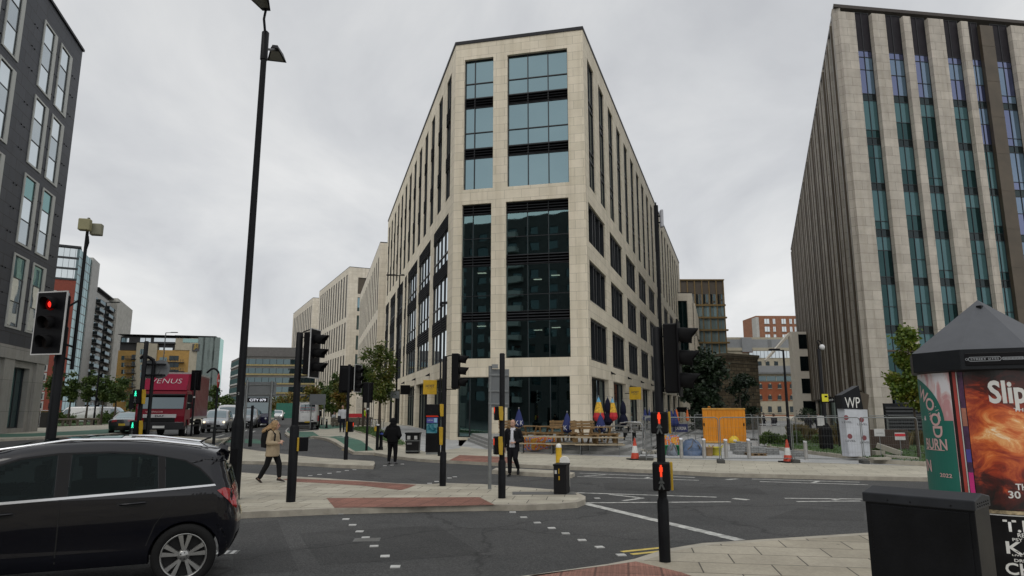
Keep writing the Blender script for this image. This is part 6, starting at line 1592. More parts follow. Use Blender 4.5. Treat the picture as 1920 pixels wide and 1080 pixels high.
p = on_road(424, 806)+V((-.27, .96, 0))*2.5; saloon('van', 'white panel van facing the camera in the queue behind the silver people carrier', p, RZF, WHTP, 1., lit=HLON, style='van', cat='van')
p = on_road(459, 803)+V((-.27, .96, 0))*2.5; saloon('car', 'dark grey people carrier waiting between the white van and the bus', p, RZF, GRYP, 1.1, style='mpv')
p = on_road(520, 780); p = V((p.x, min(p.y, 150), p.z)); q_ = at(520, 779.5, 118); saloon('car', 'small white car approaching in the distance beyond the bus', V((q_.x, 118, .5)), RZF, WHTP, 1.15, lit=HLW, style='saloon')
q_ = at(509, 778, 135); saloon('car', 'silver car behind the distant white car', V((q_.x, 135, .5)), RZF, SILV, 1.1, style='mpv')
q_ = at(500, 780, 112); saloon('car', 'dark car with red tail lights driving away in the distance', V((q_.x, 112, .5)), RZA, DGRY, 1.1, style='mpv')
q_ = at(553, 795, 66); saloon('car', 'white hatchback half hidden in front of the white van', V((q_.x-.0, 69, .5)), RZA, WHTP, 1., style='mpv')
# white van seen from behind
p = on_road(575, 805)
c = saloon('van', 'white high-roof van with red lettering parked at the right kerb', p+V((-.27, .96, 0))*2.6*1.02, RZA, WHTP, 1.0, style='van', cat='van')
c.t.scale = (1, 1, 1.12)
rx = 2.66
mb = MB(); mb.box(rx, rx+.02, -.85, .85, .34, .56); mb.build('rear_bumper', PLAST, c.t, bev=.02)
mb = MB(); mb.box(rx-.02, rx+.012, -.006, .006, .56, 1.9); 
for sg in (-.92, .92): mb.box(rx-.03, rx+.0, sg-.004, sg+.004, .56, 1.8)
mb.build('door_gap', PLAST, c.t)
for sg in (-1, 1):
    mb = MB(); mb.box(rx-.06, rx+.015, sg*.9-.06, sg*.9+.06, .62, 1.05); mb.build('tail_light', LRED, c.t, bev=.015)
LR_ = mat('lettering_red', (.35,.03,.03), .5); LK_ = mat('lettering_dark', (.05,.05,.055), .5)
def vt(b, z, w_, h_, m_, x=rx+.012, y=0.): return text(b, m_, c.t, face_T((x, y, z), (0, 1, 0), (0, 0, 1)), width=w_, height=h_, bold=.02)
mb = MB()
for z_, hh_ in ((1.64, .012), (1.40, .012)): mb.box(rx+.002, rx+.010, -.62, .62, z_-hh_, z_+hh_)
for y_ in (-.62, .62): mb.box(rx+.002, rx+.010, y_-.012, y_+.012, 1.388, 1.652)
mb.build('lettering_frame', LR_, c.t)
vt('TOLLGATE', 1.52, 1.12, .16, LK_); vt('HIRE & SELF DRIVE', 1.30, 1.1, .06, LK_); vt('tollgate hire', .92, .9, .05, LK_); vt('the van', 1.80, .5, .045, LK_)
mb = MB(); mb.box(rx, rx+.016, -.28, .12, .66, .78); mb.build('number_plate', PLY, c.t)

# ---- red box lorry
p = on_road(293, 822); t = thing('lorry', 'deep red box lorry with roof deflector waiting behind the green-man post', 'lorry', p+V((-.27, .96, 0))*.4, RZF)
KS = M.Scale(1.13, 4)
def lb_(name, pts, m, bev=.02, parent=None, ax='y', d=None, mi=None):
    mb = MB(KS); mb.prism(pts, d[0], d[1], ax); return mb.build(name, m, parent or t, bev=bev)
W2 = 1.16
cab_ = lb_('cab', [(0,.55),(-.03,1.1),(.02,1.45),(.22,2.25),(.34,2.42),(1.75,2.42),(1.75,.62),(1.35,.62),(1.2,.9),(.6,.9),(.45,.55)], REDP, .05, d=(-W2, W2))
lb_('windscreen', [(-.012,1.48),(.17,2.2),(.2,2.2),(.02,1.48)], CGL2, 0, d=(-W2+.10, W2-.10))
lb_('sun_visor', [(.13,2.24),(-.03,2.18),(-.02,2.14),(.16,2.19)], PLAST, .01, d=(-W2+.05, W2-.05))
for sd in (-1, 1):
    mb = MB(KS); pr = [(.35,1.45),(1.25,1.45),(1.25,2.15),(.5,2.15)]; mb.prism(pr, sd*W2, sd*(W2+.012), 'y'); mb.build('side_window', CGL2, t)
    mb = MB(KS); mb.cbox((.02, sd*(W2+.20), 2.0), (.10, .22, .42)); mb.cbox((.02, sd*(W2+.20), 1.62), (.10, .22, .26)); mb.tube([(.25, sd*W2, 2.2), (.02, sd*(W2+.2), 2.22), (.02, sd*(W2+.2), 1.5), (.2, sd*W2, 1.5)], .015, 6); mb.build('door_mirror', PLAST, t, bev=.02)
    mb = MB(KS); mb.box(-.085, .0, sd*.92-.2, sd*.92+.2, .62, .80); hl_ = mb.build('headlight', LCLR, t, bev=.02)
lb_('grille', [(-.055,.80),(-.055,1.12),(-.02,1.12),(-.02,.80)], PLAST, .01, d=(-.72, .72))
mb = MB(KS)
for z_ in (.84, .90, .96, 1.02): mb.box(-.065, -.05, -.68, .68, z_, z_+.025)
mb.build('grille_bar', RIMD, t); lb_('grille_band', [(-.075,1.02),(-.075,1.2),(-.03,1.2),(-.03,1.02)], mat('band_silver', (.5,.5,.5), .35, .4), .01, d=(-.78, .78))
text('DAF', LK_, t, KS @ face_T((-.085, 0, 1.11), (0,-1,0), (0,0,1)), width=.42, height=.10, bold=.03)
lb_('bumper', [(-.10,.42),(-.10,.8),(.3,.8),(.42,.42)], mat('bumper_dark', (.03,.03,.032), .5), .04, d=(-W2, W2))
mb = MB(KS); mb.box(-.115, -.10, -.28, .28, .50, .62); mb.build('number_plate', PLW2, t)
text('VENUSPVS.COM', PNK, t, KS @ face_T((-.035, .28, 1.32), (0,-1,0), (0,0,1)), width=.8, height=.075, bold=.02)
# deflector and box body
mb = MB(KS); r0 = [(.30,-1.1,2.44),(.30,1.1,2.44),(1.75,1.12,2.44),(1.75,-1.12,2.44)]; r1 = [(1.35,-1.0,3.32),(1.35,1.0,3.32),(1.78,1.05,3.36),(1.78,-1.05,3.36)]
mb.loft([r0, r1], smooth=False); df_ = mb.build('roof_deflector', mat('paint_maroon_light', (.26,.006,.035), .4, spec=.1, var=.05), t, bev=.05)
nrm_ = V((-.88, 0, 1.05)).normalized(); upv = V((1.05, 0, .88)).normalized()
text('VENUS', PLW2, df_, KS @ face_T(V((.86, 0, 2.92))+nrm_*.015, (0,-1,0), upv), width=1.5, height=.40, shear=.05, bold=-.02)
bx_ = MB(KS); bx_.box(1.82, 7.4, -1.2, 1.2, .98, 3.42); bx_.build('box_body', mat('paint_maroon_box', (.13,.004,.016), .3, spec=.25, var=.1, coat=.15), t, bev=.04)
for sd in (-1, 1):
    mb = MB(KS)
    for k in range(12): mb.box(2.1+k*.45, 2.13+k*.45, sd*1.2-.012, sd*1.2+.012, 1.1, 3.3)
    mb.build('panel_rib', REDP, t)
mb = MB(KS)
for sd in (-1, 1):
    mb.box(1.82, 7.42, sd*1.2-.025, sd*1.2+.025, 3.36, 3.44); mb.box(1.82, 7.42, sd*1.2-.02, sd*1.2+.02, .93, 1.05)
mb.box(1.80, 1.86, -1.22, 1.22, 3.36, 3.44); mb.build('edge_trim', mat('trim_pale', (.42,.40,.38), .5), t)
mb = MB(KS); mb.box(.6, 7.3, -.45, .45, .62, .9); mb.box(3., 5.2, -1.12, -1.05, .5, .62); mb.box(3., 5.2, -1.12, -1.05, .72, .82); mb.box(3., 5.2, 1.05, 1.12, .5, .82); mb.build('chassis', PLAST, t)
for wx in (.95, 5.6):
    for sd in (-1, 1):
        T = KS @ M.Translation((wx, sd*.98, .45)) @ M.Rotation(-sd*PI/2, 4, 'X'); mb = MB(T); mb.lathe([(.25,-.14),(.43,-.14),(.45,-.1),(.45,.1),(.43,.14),(.26,.14)], 28, caps=False); w_ = mb.build('wheel', TYRE, t); mb = MB(T); mb.lathe([(.26,.13),(.24,.06),(.12,.05),(.1,.12),(.001,.12)], 24, caps=False); mb.build('rim', RIM, w_)

# ---- double-decker bus in the queue
p = on_road(478, 800.5); t = thing('bus', 'dark double-decker bus with a lit destination board in the distance', 'bus', p, RZF)
BUSD = paint('paint_bus_navy', (.012,.010,.05)); BUSG = paint('paint_bus_grey', (.07,.08,.085))
mb = MB(); mb.prism([(0,.3),(-.05,.9),(0,2.2),(.15,3.7),(.35,3.95),(9.5,3.95),(9.5,.3)], -1.22, 1.22, 'y'); mb.build('body', BUSG, t, bev=.08)
mb = MB(); mb.prism([(-.03,.35),(-.09,.95),(-.05,1.3),(.1,1.3),(.1,.35)], -1.2, 1.2, 'y'); mb.build('front_panel', BUSD, t, bev=.04)
mb = MB(); mb.prism([(-.07,1.3),(-.02,2.35),(.05,2.35),(.0,1.3)], -1.12, 1.12, 'y'); mb.build('windscreen', CGL2, t); mb = MB(); mb.prism([(.04,2.85),(.12,3.6),(.2,3.6),(.1,2.85)], -1.12, 1.12, 'y'); mb.build('upper_windscreen', CGL2, t)
mb = MB(); mb.prism([(-.03,2.42),(.02,2.8),(.1,2.8),(.1,2.42)], -1., 1., 'y'); dp_ = mb.build('destination_board', PLAST, t); text('CITY 079', emis('led_white', (.9,.92,1.), 1.2), dp_, face_T((-.03, -.1, 2.6), (0,-1,0), (0,0,1)), width=1.5, height=.24)
for sd in (-1, 1):
    mb = MB(); mb.box(.6, 9.2, sd*1.22-.01, sd*1.22+.01, 1.35, 2.2); mb.box(.6, 9.2, sd*1.22-.012, sd*1.22+.012, 2.75, 3.55); mb.build('side_glazing', CGL2, t)
    mb = MB(); mb.sphere((-.1, sd*.95, .78), .12, 10); mb.build('headlight', HLW if sd > 0 else LCLR, t); mb = MB(); mb.cbox((-.15, sd*1.32, 2.1), (.12, .16, .5)); mb.build('mirror', mat('mirror_yellow', (.5,.42,.03), .5) if sd < 0 else PLAST, t)
    for wx in (2.0, 7.2):
        T = M.Translation((wx, sd*1.08, .48)) @ M.Rotation(-sd*PI/2, 4, 'X'); mb = MB(T); mb.lathe([(.001,.13),(.3,.14),(.46,.14),(.48,.1),(.48,-.14)], 20, caps=False); mb.build('wheel', TYRE, t)
# ---- vans and cars parked behind the hedge on the far left
for i, (px_, lab, st_, col) in enumerate(((150, 'white van parked behind the hedge, left of the street lamp', 'van', WHTP), (196, 'grey van parked behind the hedge right of the street lamp', 'van', SILV), (120, 'silver car parked behind the hedge near the signal pole', 'mpv', SILV), (172, 'white car parked behind the hedge by the lamp post foot', 'mpv', WHTP), (216, 'pale car parked behind the hedge above the black saloon', 'saloon', GRYP))):
    q_ = at(px_, 777, 86); saloon(st_ if st_ == 'van' else 'car', lab, V((q_.x, 86+i*.6, .5)), R(8)+(PI if i % 2 else 0), col, 1.0, style=st_, cat='van' if st_ == 'van' else 'car')
# ================================================================ people
SKIN = mat('skin', (.42,.24,.17), .5, var=.12, scale=9); SKIN2 = mat('skin_pale', (.50,.30,.22), .5, var=.12, scale=9)
def cap(mb, a, b, ra, rb, n=12, sq=(1, 1)):
    """limb: tapered tube with rounded ends"""
    a, b = V(a), V(b); d = (b-a)
    if d.length < 1e-5: mb.sphere(a, ra, n); return
    u = d.normalized(); pts = []; rs = []
    for k in (0., .3, .6, .85): pts.append(a-u*ra*math.cos(k*PI/2)); rs.append(max(.002, ra*math.sin(k*PI/2)))
    pts += [a, a.lerp(b, .33), a.lerp(b, .66), b]; rs += [ra, lerp(ra, rb, .28), lerp(ra, rb, .62), rb]
    for k in (.85, .6, .3, 0.): pts.append(b+u*rb*math.cos(k*PI/2)); rs.append(max(.002, rb*math.sin(k*PI/2)))
    mb.tube(pts, rs, n, sq=sq)
def torso(mb, secs, n=20):
    """rings (x, y, z, rx, ry)"""
    rings = [[(x+rx*math.cos(2*PI*k/n), y+ry*math.copysign(abs(math.sin(2*PI*k/n))**.85, math.sin(2*PI*k/n)), z) for k in range(n)] for x, y, z, rx, ry in secs]
    mb.loft(rings)
def fuse(o, vox=.012, it=3, f=.5):
    m = o.modifiers.new('fuse', 'REMESH'); m.mode = 'VOXEL'; m.voxel_size = vox; m.use_smooth_shade = True
    if it: s_ = o.modifiers.new('soften', 'SMOOTH'); s_.factor = f; s_.iterations = it
    return o
def hand(mb, w, d, up, s=1., curl=.5):
    """palm, four unequal bent fingers and a side thumb; d = along the hand, up = back of the hand"""
    d = V(d).normalized(); up = V(up); up = (up-d*up.dot(d)).normalized(); sd = d.cross(up); w = V(w)
    cap(mb, w, w+d*.075*s, .026*s, .034*s, 10, sq=(1.15, .6))
    for k, l in zip((-1.5, -.5, .5, 1.5), (.062, .078, .072, .055)):
        a = w+d*.085*s+sd*k*.019*s; m_ = a+(d*math.cos(curl*.6)-up*math.sin(curl*.6))*l*.5*s; e_ = m_+(d*math.cos(curl*1.7)-up*math.sin(curl*1.7))*l*.5*s
        cap(mb, a, m_, .0095*s, .0088*s, 8); cap(mb, m_, e_, .0088*s, .0075*s, 8)
    a = w+d*.03*s-sd*.028*s; m_ = a+(d*.6-sd*.75-up*.2).normalized()*.035*s; e_ = m_+(d*.85-sd*.35-up*.35).normalized()*.032*s
    cap(mb, a, m_, .012*s, .0105*s, 8); cap(mb, m_, e_, .0105*s, .0085*s, 8)
def head(mb, c, yaw=0., s=1., pitch=0.):
    """skull, jaw, brow, nose, mouth, ears; faces -Y before the yaw"""
    T = mb.T; mb.T = T @ M.Translation(V(c)) @ M.Rotation(yaw, 4, 'Z') @ M.Rotation(pitch, 4, 'X') @ M.Scale(s, 4)
    mb.sphere((0, .012, .035), .098, 18, sc=(.80, 1.0, .92)); mb.sphere((0, -.018, -.028), .078, 16, sc=(.82, .92, 1.12)); mb.sphere((0, -.045, -.085), .035, 12, sc=(1.1, .8, .75))
    mb.tube([(0, -.088, .022), (0, -.104, -.005), (0, -.114, -.024), (0, -.092, -.034)], [.007, .010, .014, .008], 8)
    for sd in (-1, 1):
        mb.sphere((sd*.033, -.074, .022), .018, 8, sc=(1.2, .6, .5)); mb.sphere((sd*.079, .012, -.004), .026, 10, sc=(.35, .7, 1.15)); mb.sphere((sd*.04, -.06, -.025), .026, 8)
    mb.tube([(-.024, -.082, -.058), (0, -.090, -.056), (.024, -.082, -.058)], [.005, .008, .005], 6); mb.sphere((0, -.083, -.068), .012, 8, sc=(1.4, .7, .6))
    mb.T = T
def eyes(par, c, yaw, s=1., col=(.03, .02, .015), brow=None, pitch=0.):
    T = M.Translation(V(c)) @ M.Rotation(yaw, 4, 'Z') @ M.Rotation(pitch, 4, 'X') @ M.Scale(s, 4)
    for sd in (-1, 1):
        mb = MB(T); mb.sphere((sd*.032, -.083, .008), .0095, 8, 0, sc=(1.3, .6, .7)); mb.sphere((sd*.032, -.0885, .008), .0055, 8, 1, sc=(1, .5, 1)); mb.build('eye', [mat('eye_white', (.6,.58,.55), .3), mat('eye_iris', col, .2)], par)
        if brow: mb = MB(T); mb.tube([(sd*.016, -.089, .028), (sd*.034, -.089, .033), (sd*.05, -.078, .028)], [.004, .005, .003], 6); mb.build('eyebrow', brow, par)
    mb = MB(T); mb.tube([(-.02, -.0905, -.0585), (0, -.0975, -.0575), (.02, -.0905, -.0585)], [.002, .0032, .002], 6); mb.build('lips', mat('lips', (.30,.11,.09), .5), par)
def shoe(par, ank, fwd, m, L=.27, pitch=0., heel=.0):
    ank = V(ank); f = V(fwd).normalized(); f = (f*math.cos(pitch)+V((0, 0, -1))*math.sin(pitch)).normalized(); rt = f.cross(V((0, 0, 1))).normalized(); up = rt.cross(f).normalized()
    mb = MB(); rings = []
    for t_, w_, h_ in ((-.065, .022, .03), (-.055, .036, .075), (-.02, .040, .085), (.04, .042, .07), (.10, .048, .05), (.15, .046, .038), (.18, .034, .028), (.195, .012, .016)):
        c = ank-up*.085+f*t_*(L/.27); rings.append([tuple(c+rt*w_*math.cos(a)+up*(h_*(.5+.5*math.sin(a)))) for a in [2*PI*k/12 for k in range(12)]])
    mb.loft(rings); return mb.build('shoe', m, par)
COATB = mat('coat_beige', (.33,.26,.17), .85, var=.15, scale=6, bump=.3, bscale=25); TRB = mat('trousers_black', (.012,.012,.013), .85, var=.3, bump=.3, bscale=20); BAG = mat('rucksack_black', (.009,.009,.010), .7, var=.3, bump=.3, bscale=15)
HAIRB = mat('hair_fair', (.26,.16,.07), .5, var=.45, scale=22, bump=.5, bscale=60); SUIT = mat('suit_black', (.009,.009,.011), .8, var=.25, bump=.2, bscale=20); SHIRT = mat('shirt_white', (.55,.55,.58), .8, var=.08, bump=.3, bscale=14); SHOE = mat('shoe_black', (.010,.010,.010), .35); HAIRD = mat('hair_dark', (.035,.022,.014), .6, var=.3, scale=20, bump=.4, bscale=60); HOODY = mat('hoodie_black', (.006,.006,.007), .9, var=.35, bump=.35, bscale=12); LEATH = mat('loafer_leather', (.03,.022,.018), .4)
# ---- woman in a beige jacket, walking to the right with a rucksack
p = gp(508, 905, KH); fz = R(78)           # body faces +X and slightly away
w_ = thing('person', 'woman with long fair hair in beige jacket and black rucksack walking right across the island', 'person', p, fz)
s_ = 1.02                                   # local frame: faces -Y
hd = (0, -.045, 1.535)
hipL, hipR = (.085, 0, .88), (-.085, 0, .88)
kneeF, ankF = (.07, -.20, .50), (.06, -.36, .155); kneeB, ankB = (-.07, .10, .47), (-.07, .29, .10)
kneeF, ankF = (.075, -.17, .485), (.07, -.20, .13)
kneeB, ankB = (-.075, .11, .48), (-.075, .33, .095)
mb = MB(); torso(mb, [(0, 0, .86, .15, .11), (0, 0, 1.0, .145, .10), (0, -.01, 1.2, .155, .105), (0, -.01, 1.32, .15, .09), (0, -.015, 1.385, .06, .055)]); cap(mb, (0, -.015, 1.37), (0, -.035, 1.46), .05, .047); head(mb, hd, R(12), 1.0)
for sd, kn, an in ((1, kneeF, ankF), (-1, kneeB, ankB)): cap(mb, (sd*.085, 0, .88), kn, .085, .055); cap(mb, kn, an, .052, .036)
cap(mb, (.18, 0, 1.32), (.21, .02, 1.06), .04, .036); cap(mb, (.21, .02, 1.06), (.10, -.20, 1.10), .034, .026); hand(mb, (.09, -.215, 1.105), (-.9, -.35, .1), (0, -.2, 1), 1, .9)
cap(mb, (-.18, 0, 1.32), (-.22, .0, 1.06), .04, .036); cap(mb, (-.22, .0, 1.06), (-.13, -.21, 1.06), .034, .026); hand(mb, (-.12, -.225, 1.06), (.8, -.5, .0), (0, -.3, 1), 1, .9)
body = fuse(mb.build('body', SKIN2, w_), .009, 2)
mb = MB(); torso(mb, [(0, .01, .70, .205, .165), (0, .01, .72, .215, .175), (0, 0, .9, .205, .16), (0, -.0, 1.1, .195, .14), (0, -.01, 1.25, .195, .135), (0, -.01, 1.34, .16, .11), (0, -.015, 1.40, .085, .075), (0, -.02, 1.42, .075, .065)])
cap(mb, (.17, 0, 1.33), (.235, .03, 1.07), .075, .068); cap(mb, (.235, .03, 1.07), (.125, -.17, 1.09), .064, .05); cap(mb, (-.17, 0, 1.33), (-.235, .01, 1.07), .075, .068); cap(mb, (-.235, .01, 1.07), (-.15, -.18, 1.06), .064, .05)
fuse(mb.build('jacket', COATB, w_), .014, 3)
mb = MB()
for sd, kn, an in ((1, kneeF, ankF), (-1, kneeB, ankB)):
    a_ = V(kn).lerp(V(an), .86); cap(mb, (sd*.08, 0, .86), kn, .105, .075); cap(mb, kn, a_, .075, .062)
torso(mb, [(0, 0, .72, .15, .11), (0, 0, .84, .175, .125), (0, 0, .95, .165, .12)])
fuse(mb.build('trousers', TRB, w_), .014, 3)
shoe(w_, ankF, (0, -1, 0), LEATH, .25, .12); shoe(w_, (ankB[0], ankB[1], ankB[2]+.04), (0, -1, 0), LEATH, .25, .55)
mb = MB(M.Translation(V(hd)) @ M.Rotation(R(12), 4, 'Z')); mb.sphere((0, .028, .042), .108, 16, sc=(.88, .98, .95)); 
for sd in (-1, 1): cap(mb, (sd*.07, .02, .04), (sd*.095, .05, -.20), .042, .035)
cap(mb, (0, .07, .0), (.0, .24, -.13), .095, .085); cap(mb, (0.03, .10, -.05), (.05, .36, -.12), .075, .035); cap(mb, (-.03, .08, -.05), (-.07, .32, -.17), .075, .04); cap(mb, (-.055, -.055, .07), (-.088, -.03, -.06), .02, .02)
fuse(mb.build('hair', HAIRB, w_), .012, 2)
eyes(w_, hd, R(12))
mb = MB(M.Translation(V(hd)) @ M.Rotation(R(12), 4, 'Z'))
for sd in (-1, 1): mb.cbox((sd*.034, -.098, .008), (.05, .006, .034)); mb.tube([(sd*.058, -.095, .012), (sd*.082, 0, .014)], .003, 5)
mb.tube([(-.012, -.1, .012), (.012, -.1, .012)], .003, 5); mb.build('glasses', mat('lens_rose', (.22,.05,.06), .15), w_)
mb = MB(); mb.loft([[(x*k, y_+(y1-y_)*0, z) for x, y_, z in r] for k, r in ()] or [[(-.15, .13, .93), (.15, .13, .93), (.15, .29, .95), (-.15, .29, .95)], [(-.16, .12, 1.1), (.16, .12, 1.1), (.15, .31, 1.12), (-.15, .31, 1.12)], [(-.16, .12, 1.28), (.16, .12, 1.28), (.14, .30, 1.3), (-.14, .30, 1.3)], [(-.15, .12, 1.36), (.15, .12, 1.36), (.13, .24, 1.38), (-.13, .24, 1.38)], [(-.16, .13, 1.42), (.16, .13, 1.42), (.15, .19, 1.43), (-.15, .19, 1.43)]], smooth=True)
mb.build('rucksack', BAG, w_, bev=.03)
for sd in (-1, 1):
    mb = MB(); mb.tube([(sd*.11, .14, 1.38), (sd*.12, .02, 1.43), (sd*.125, -.12, 1.30), (sd*.16, -.13, 1.12), (sd*.18, .05, .98)], .021, 8, sq=(1.4, .6)); mb.build('rucksack_strap', BAG, w_)
# ---- man in a black suit stepping off the refuge
p = gp(962, 893, 0); m_ = thing('person', 'man in open black suit and white shirt stepping across the road beside the crossing post', 'person', p, R(-14))
k = 1.06; hd = (-.0, -.03, 1.64)
kA, aA = (-.095, -.06, .53), (-.10, -.03, .10); kB, aB = (.10, -.12, .56), (.135, .13, .25)
mb = MB(); torso(mb, [(0, 0, .92, .155, .11), (0, 0, 1.05, .15, .105), (0, 0, 1.28, .175, .115), (0, 0, 1.40, .17, .10), (0, 0, 1.475, .065, .06)]); cap(mb, (0, 0, 1.46), (0, -.02, 1.56), .058, .054); head(mb, hd, R(-12), 1.06)
for sd, kn, an in ((-1, kA, aA), (1, kB, aB)): cap(mb, (sd*.09, 0, .92), kn, .09, .06); cap(mb, kn, an, .056, .04)
cap(mb, (.205, 0, 1.41), (.26, .06, 1.14), .05, .043); cap(mb, (.26, .06, 1.14), (.10, -.17, 1.06), .04, .03); hand(mb, (.085, -.185, 1.055), (-.95, -.25, .05), (0, -.5, .85), 1.1, 1.1)
cap(mb, (-.205, 0, 1.41), (-.265, .05, 1.14), .05, .043); cap(mb, (-.265, .05, 1.14), (-.275, -.02, .88), .04, .03); hand(mb, (-.275, -.025, .87), (0, -.1, -1), (-1, 0, 0), 1.1, .6)
fuse(mb.build('body', SKIN, m_), .009, 2)
mb = MB(); n_ = 22; rings = []
for z_, rx, ry, op in ((.78, .215, .15, .62), (.86, .215, .15, .5), (1.0, .205, .148, .42), (1.15, .205, .148, .40), (1.3, .215, .15, .38), (1.40, .205, .13, .42), (1.46, .14, .10, .5), (1.50, .085, .08, .5)):
    rings.append([(rx*math.sin(a), -ry*math.cos(a), z_) for a in [op+(2*PI-2*op)*q/n_ for q in range(n_+1)]])
inner = [[(x*.93, y*.93, z) for x, y, z in r] for r in rings]
vs = [r+i[::-1] for r, i in zip(rings, inner)]
mb.loft(vs, smooth=True)
cap(mb, (.19, 0, 1.41), (.275, .06, 1.13), .082, .072); cap(mb, (.275, .06, 1.13), (.14, -.13, 1.07), .068, .055); cap(mb, (-.19, 0, 1.41), (-.28, .05, 1.13), .082, .072); cap(mb, (-.28, .05, 1.13), (-.285, -.01, .92), .068, .056)
fuse(mb.build('jacket', SUIT, m_), .012, 2)
mb = MB(); torso(mb, [(0, -.01, .90, .165, .122), (0, -.012, 1.05, .165, .128), (0, -.012, 1.2, .175, .132), (0, -.01, 1.35, .175, .122), (0, 0, 1.45, .10, .09), (0, -.005, 1.52, .066, .066)]); fuse(mb.build('shirt', SHIRT, m_), .012, 2)
mb = MB()
for sd in (-1, 1): mb.add([(sd*.01, -.085, 1.47), (sd*.06, -.05, 1.53), (sd*.075, -.075, 1.46), (sd*.04, -.105, 1.43)], [(0, 1, 2, 3)])
mb.build('shirt_collar', SHIRT, m_)
for sd in (-1, 1):
    mb = MB(); mb.add([(sd*.045, -.128, 1.45), (sd*.105, -.122, 1.42), (sd*.10, -.150, 1.28), (sd*.07, -.158, 1.12), (sd*.052, -.15, 1.15)], [(0, 1, 2, 3, 4)]); mb.build('lapel', mat('lapel_black', (.012,.012,.014), .6), m_)
mb = MB()
for sd, kn, an in ((-1, kA, aA), (1, kB, aB)): cap(mb, (sd*.088, 0, .92), kn, .112, .082); cap(mb, kn, V(kn).lerp(V(an), .92), .08, .062)
torso(mb, [(0, 0, .78, .15, .11), (0, 0, .92, .182, .128), (0, 0, 1.0, .172, .124)]); fuse(mb.build('trousers', SUIT, m_), .014, 3)
shoe(m_, aA, (-.1, -1, 0), SHOE, .29); shoe(m_, aB, (.15, -1, 0), SHOE, .29, .95)
T = M.Translation(V(hd)) @ M.Rotation(R(-12), 4, 'Z') @ M.Scale(1.06, 4); mb = MB(T); mb.sphere((0, .040, .052), .096, 16, sc=(.88, .95, .86)); mb.sphere((0, .05, -.01), .082, 12, sc=(.95, .8, .9))
for sd in (-1, 1): mb.sphere((sd*.066, .02, .03), .03, 8)
fuse(mb.build('hair', HAIRD, m_), .01, 2); eyes(m_, hd, R(-12), 1.06, brow=HAIRD)
# ---- hooded man walking away
p = gp(735, 870, 0); h_ = thing('person', 'man in black hooded top and black trousers walking away, seen from behind', 'person', p, R(172))
kA, aA = (-.115, -.03, .50), (-.12, .0, .09); kB, aB = (.115, -.04, .51), (.125, .04, .10); hd = (0, -.03, 1.62)
mb = MB(); torso(mb, [(0, 0, .9, .16, .115), (0, 0, 1.05, .16, .11), (0, 0, 1.28, .18, .12), (0, 0, 1.38, .17, .1), (0, 0, 1.46, .07, .065)]); cap(mb, (0, 0, 1.45), (0, -.02, 1.55), .06, .055); head(mb, hd, 0, 1.04)
for sd, kn, an in ((-1, kA, aA), (1, kB, aB)): cap(mb, (sd*.09, 0, .9), kn, .09, .06); cap(mb, kn, an, .055, .04)
for sd in (-1, 1): cap(mb, (sd*.2, 0, 1.38), (sd*.29, .06, 1.10), .048, .042); cap(mb, (sd*.29, .06, 1.10), (sd*.2, -.12, .98), .04, .03); hand(mb, (sd*.19, -.13, .97), (-sd*.6, -.5, -.5), (sd, 0, .5), 1.08, .8)
fuse(mb.build('body', SKIN, h_), .009, 2)
mb = MB(); torso(mb, [(0, 0, .82, .20, .15), (0, 0, .85, .225, .17), (0, .01, 1.0, .225, .165), (0, .015, 1.2, .225, .165), (0, .015, 1.34, .22, .15), (0, .01, 1.42, .15, .12), (0, .01, 1.48, .1, .1)])
for sd in (-1, 1): cap(mb, (sd*.19, .0, 1.38), (sd*.30, .06, 1.10), .098, .086); cap(mb, (sd*.30, .06, 1.10), (sd*.215, -.10, .99), .078, .06)
mb.sphere((0, .0, 1.655), .13, 16, sc=(.92, 1.05, 1.0)); mb.sphere((0, .045, 1.55), .115, 14, sc=(1.0, .95, .95)); cap(mb, (-.10, .06, 1.46), (.10, .06, 1.46), .07, .07)
fuse(mb.build('hooded_top', HOODY, h_), .014, 3)
mb = MB()
for sd, kn, an in ((-1, kA, aA), (1, kB, aB)): cap(mb, (sd*.095, 0, .9), kn, .118, .088); cap(mb, kn, V(kn).lerp(V(an), .92), .088, .062)
torso(mb, [(0, 0, .75, .16, .12), (0, 0, .9, .19, .135), (0, 0, .96, .18, .13)]); fuse(mb.build('trousers', HOODY, h_), .014, 3)
GSH = mat('trainer_grey', (.08,.08,.085), .6); shoe(h_, aA, (-.1, -1, 0), GSH, .3); shoe(h_, aB, (.1, -1, 0), GSH, .3, .2)
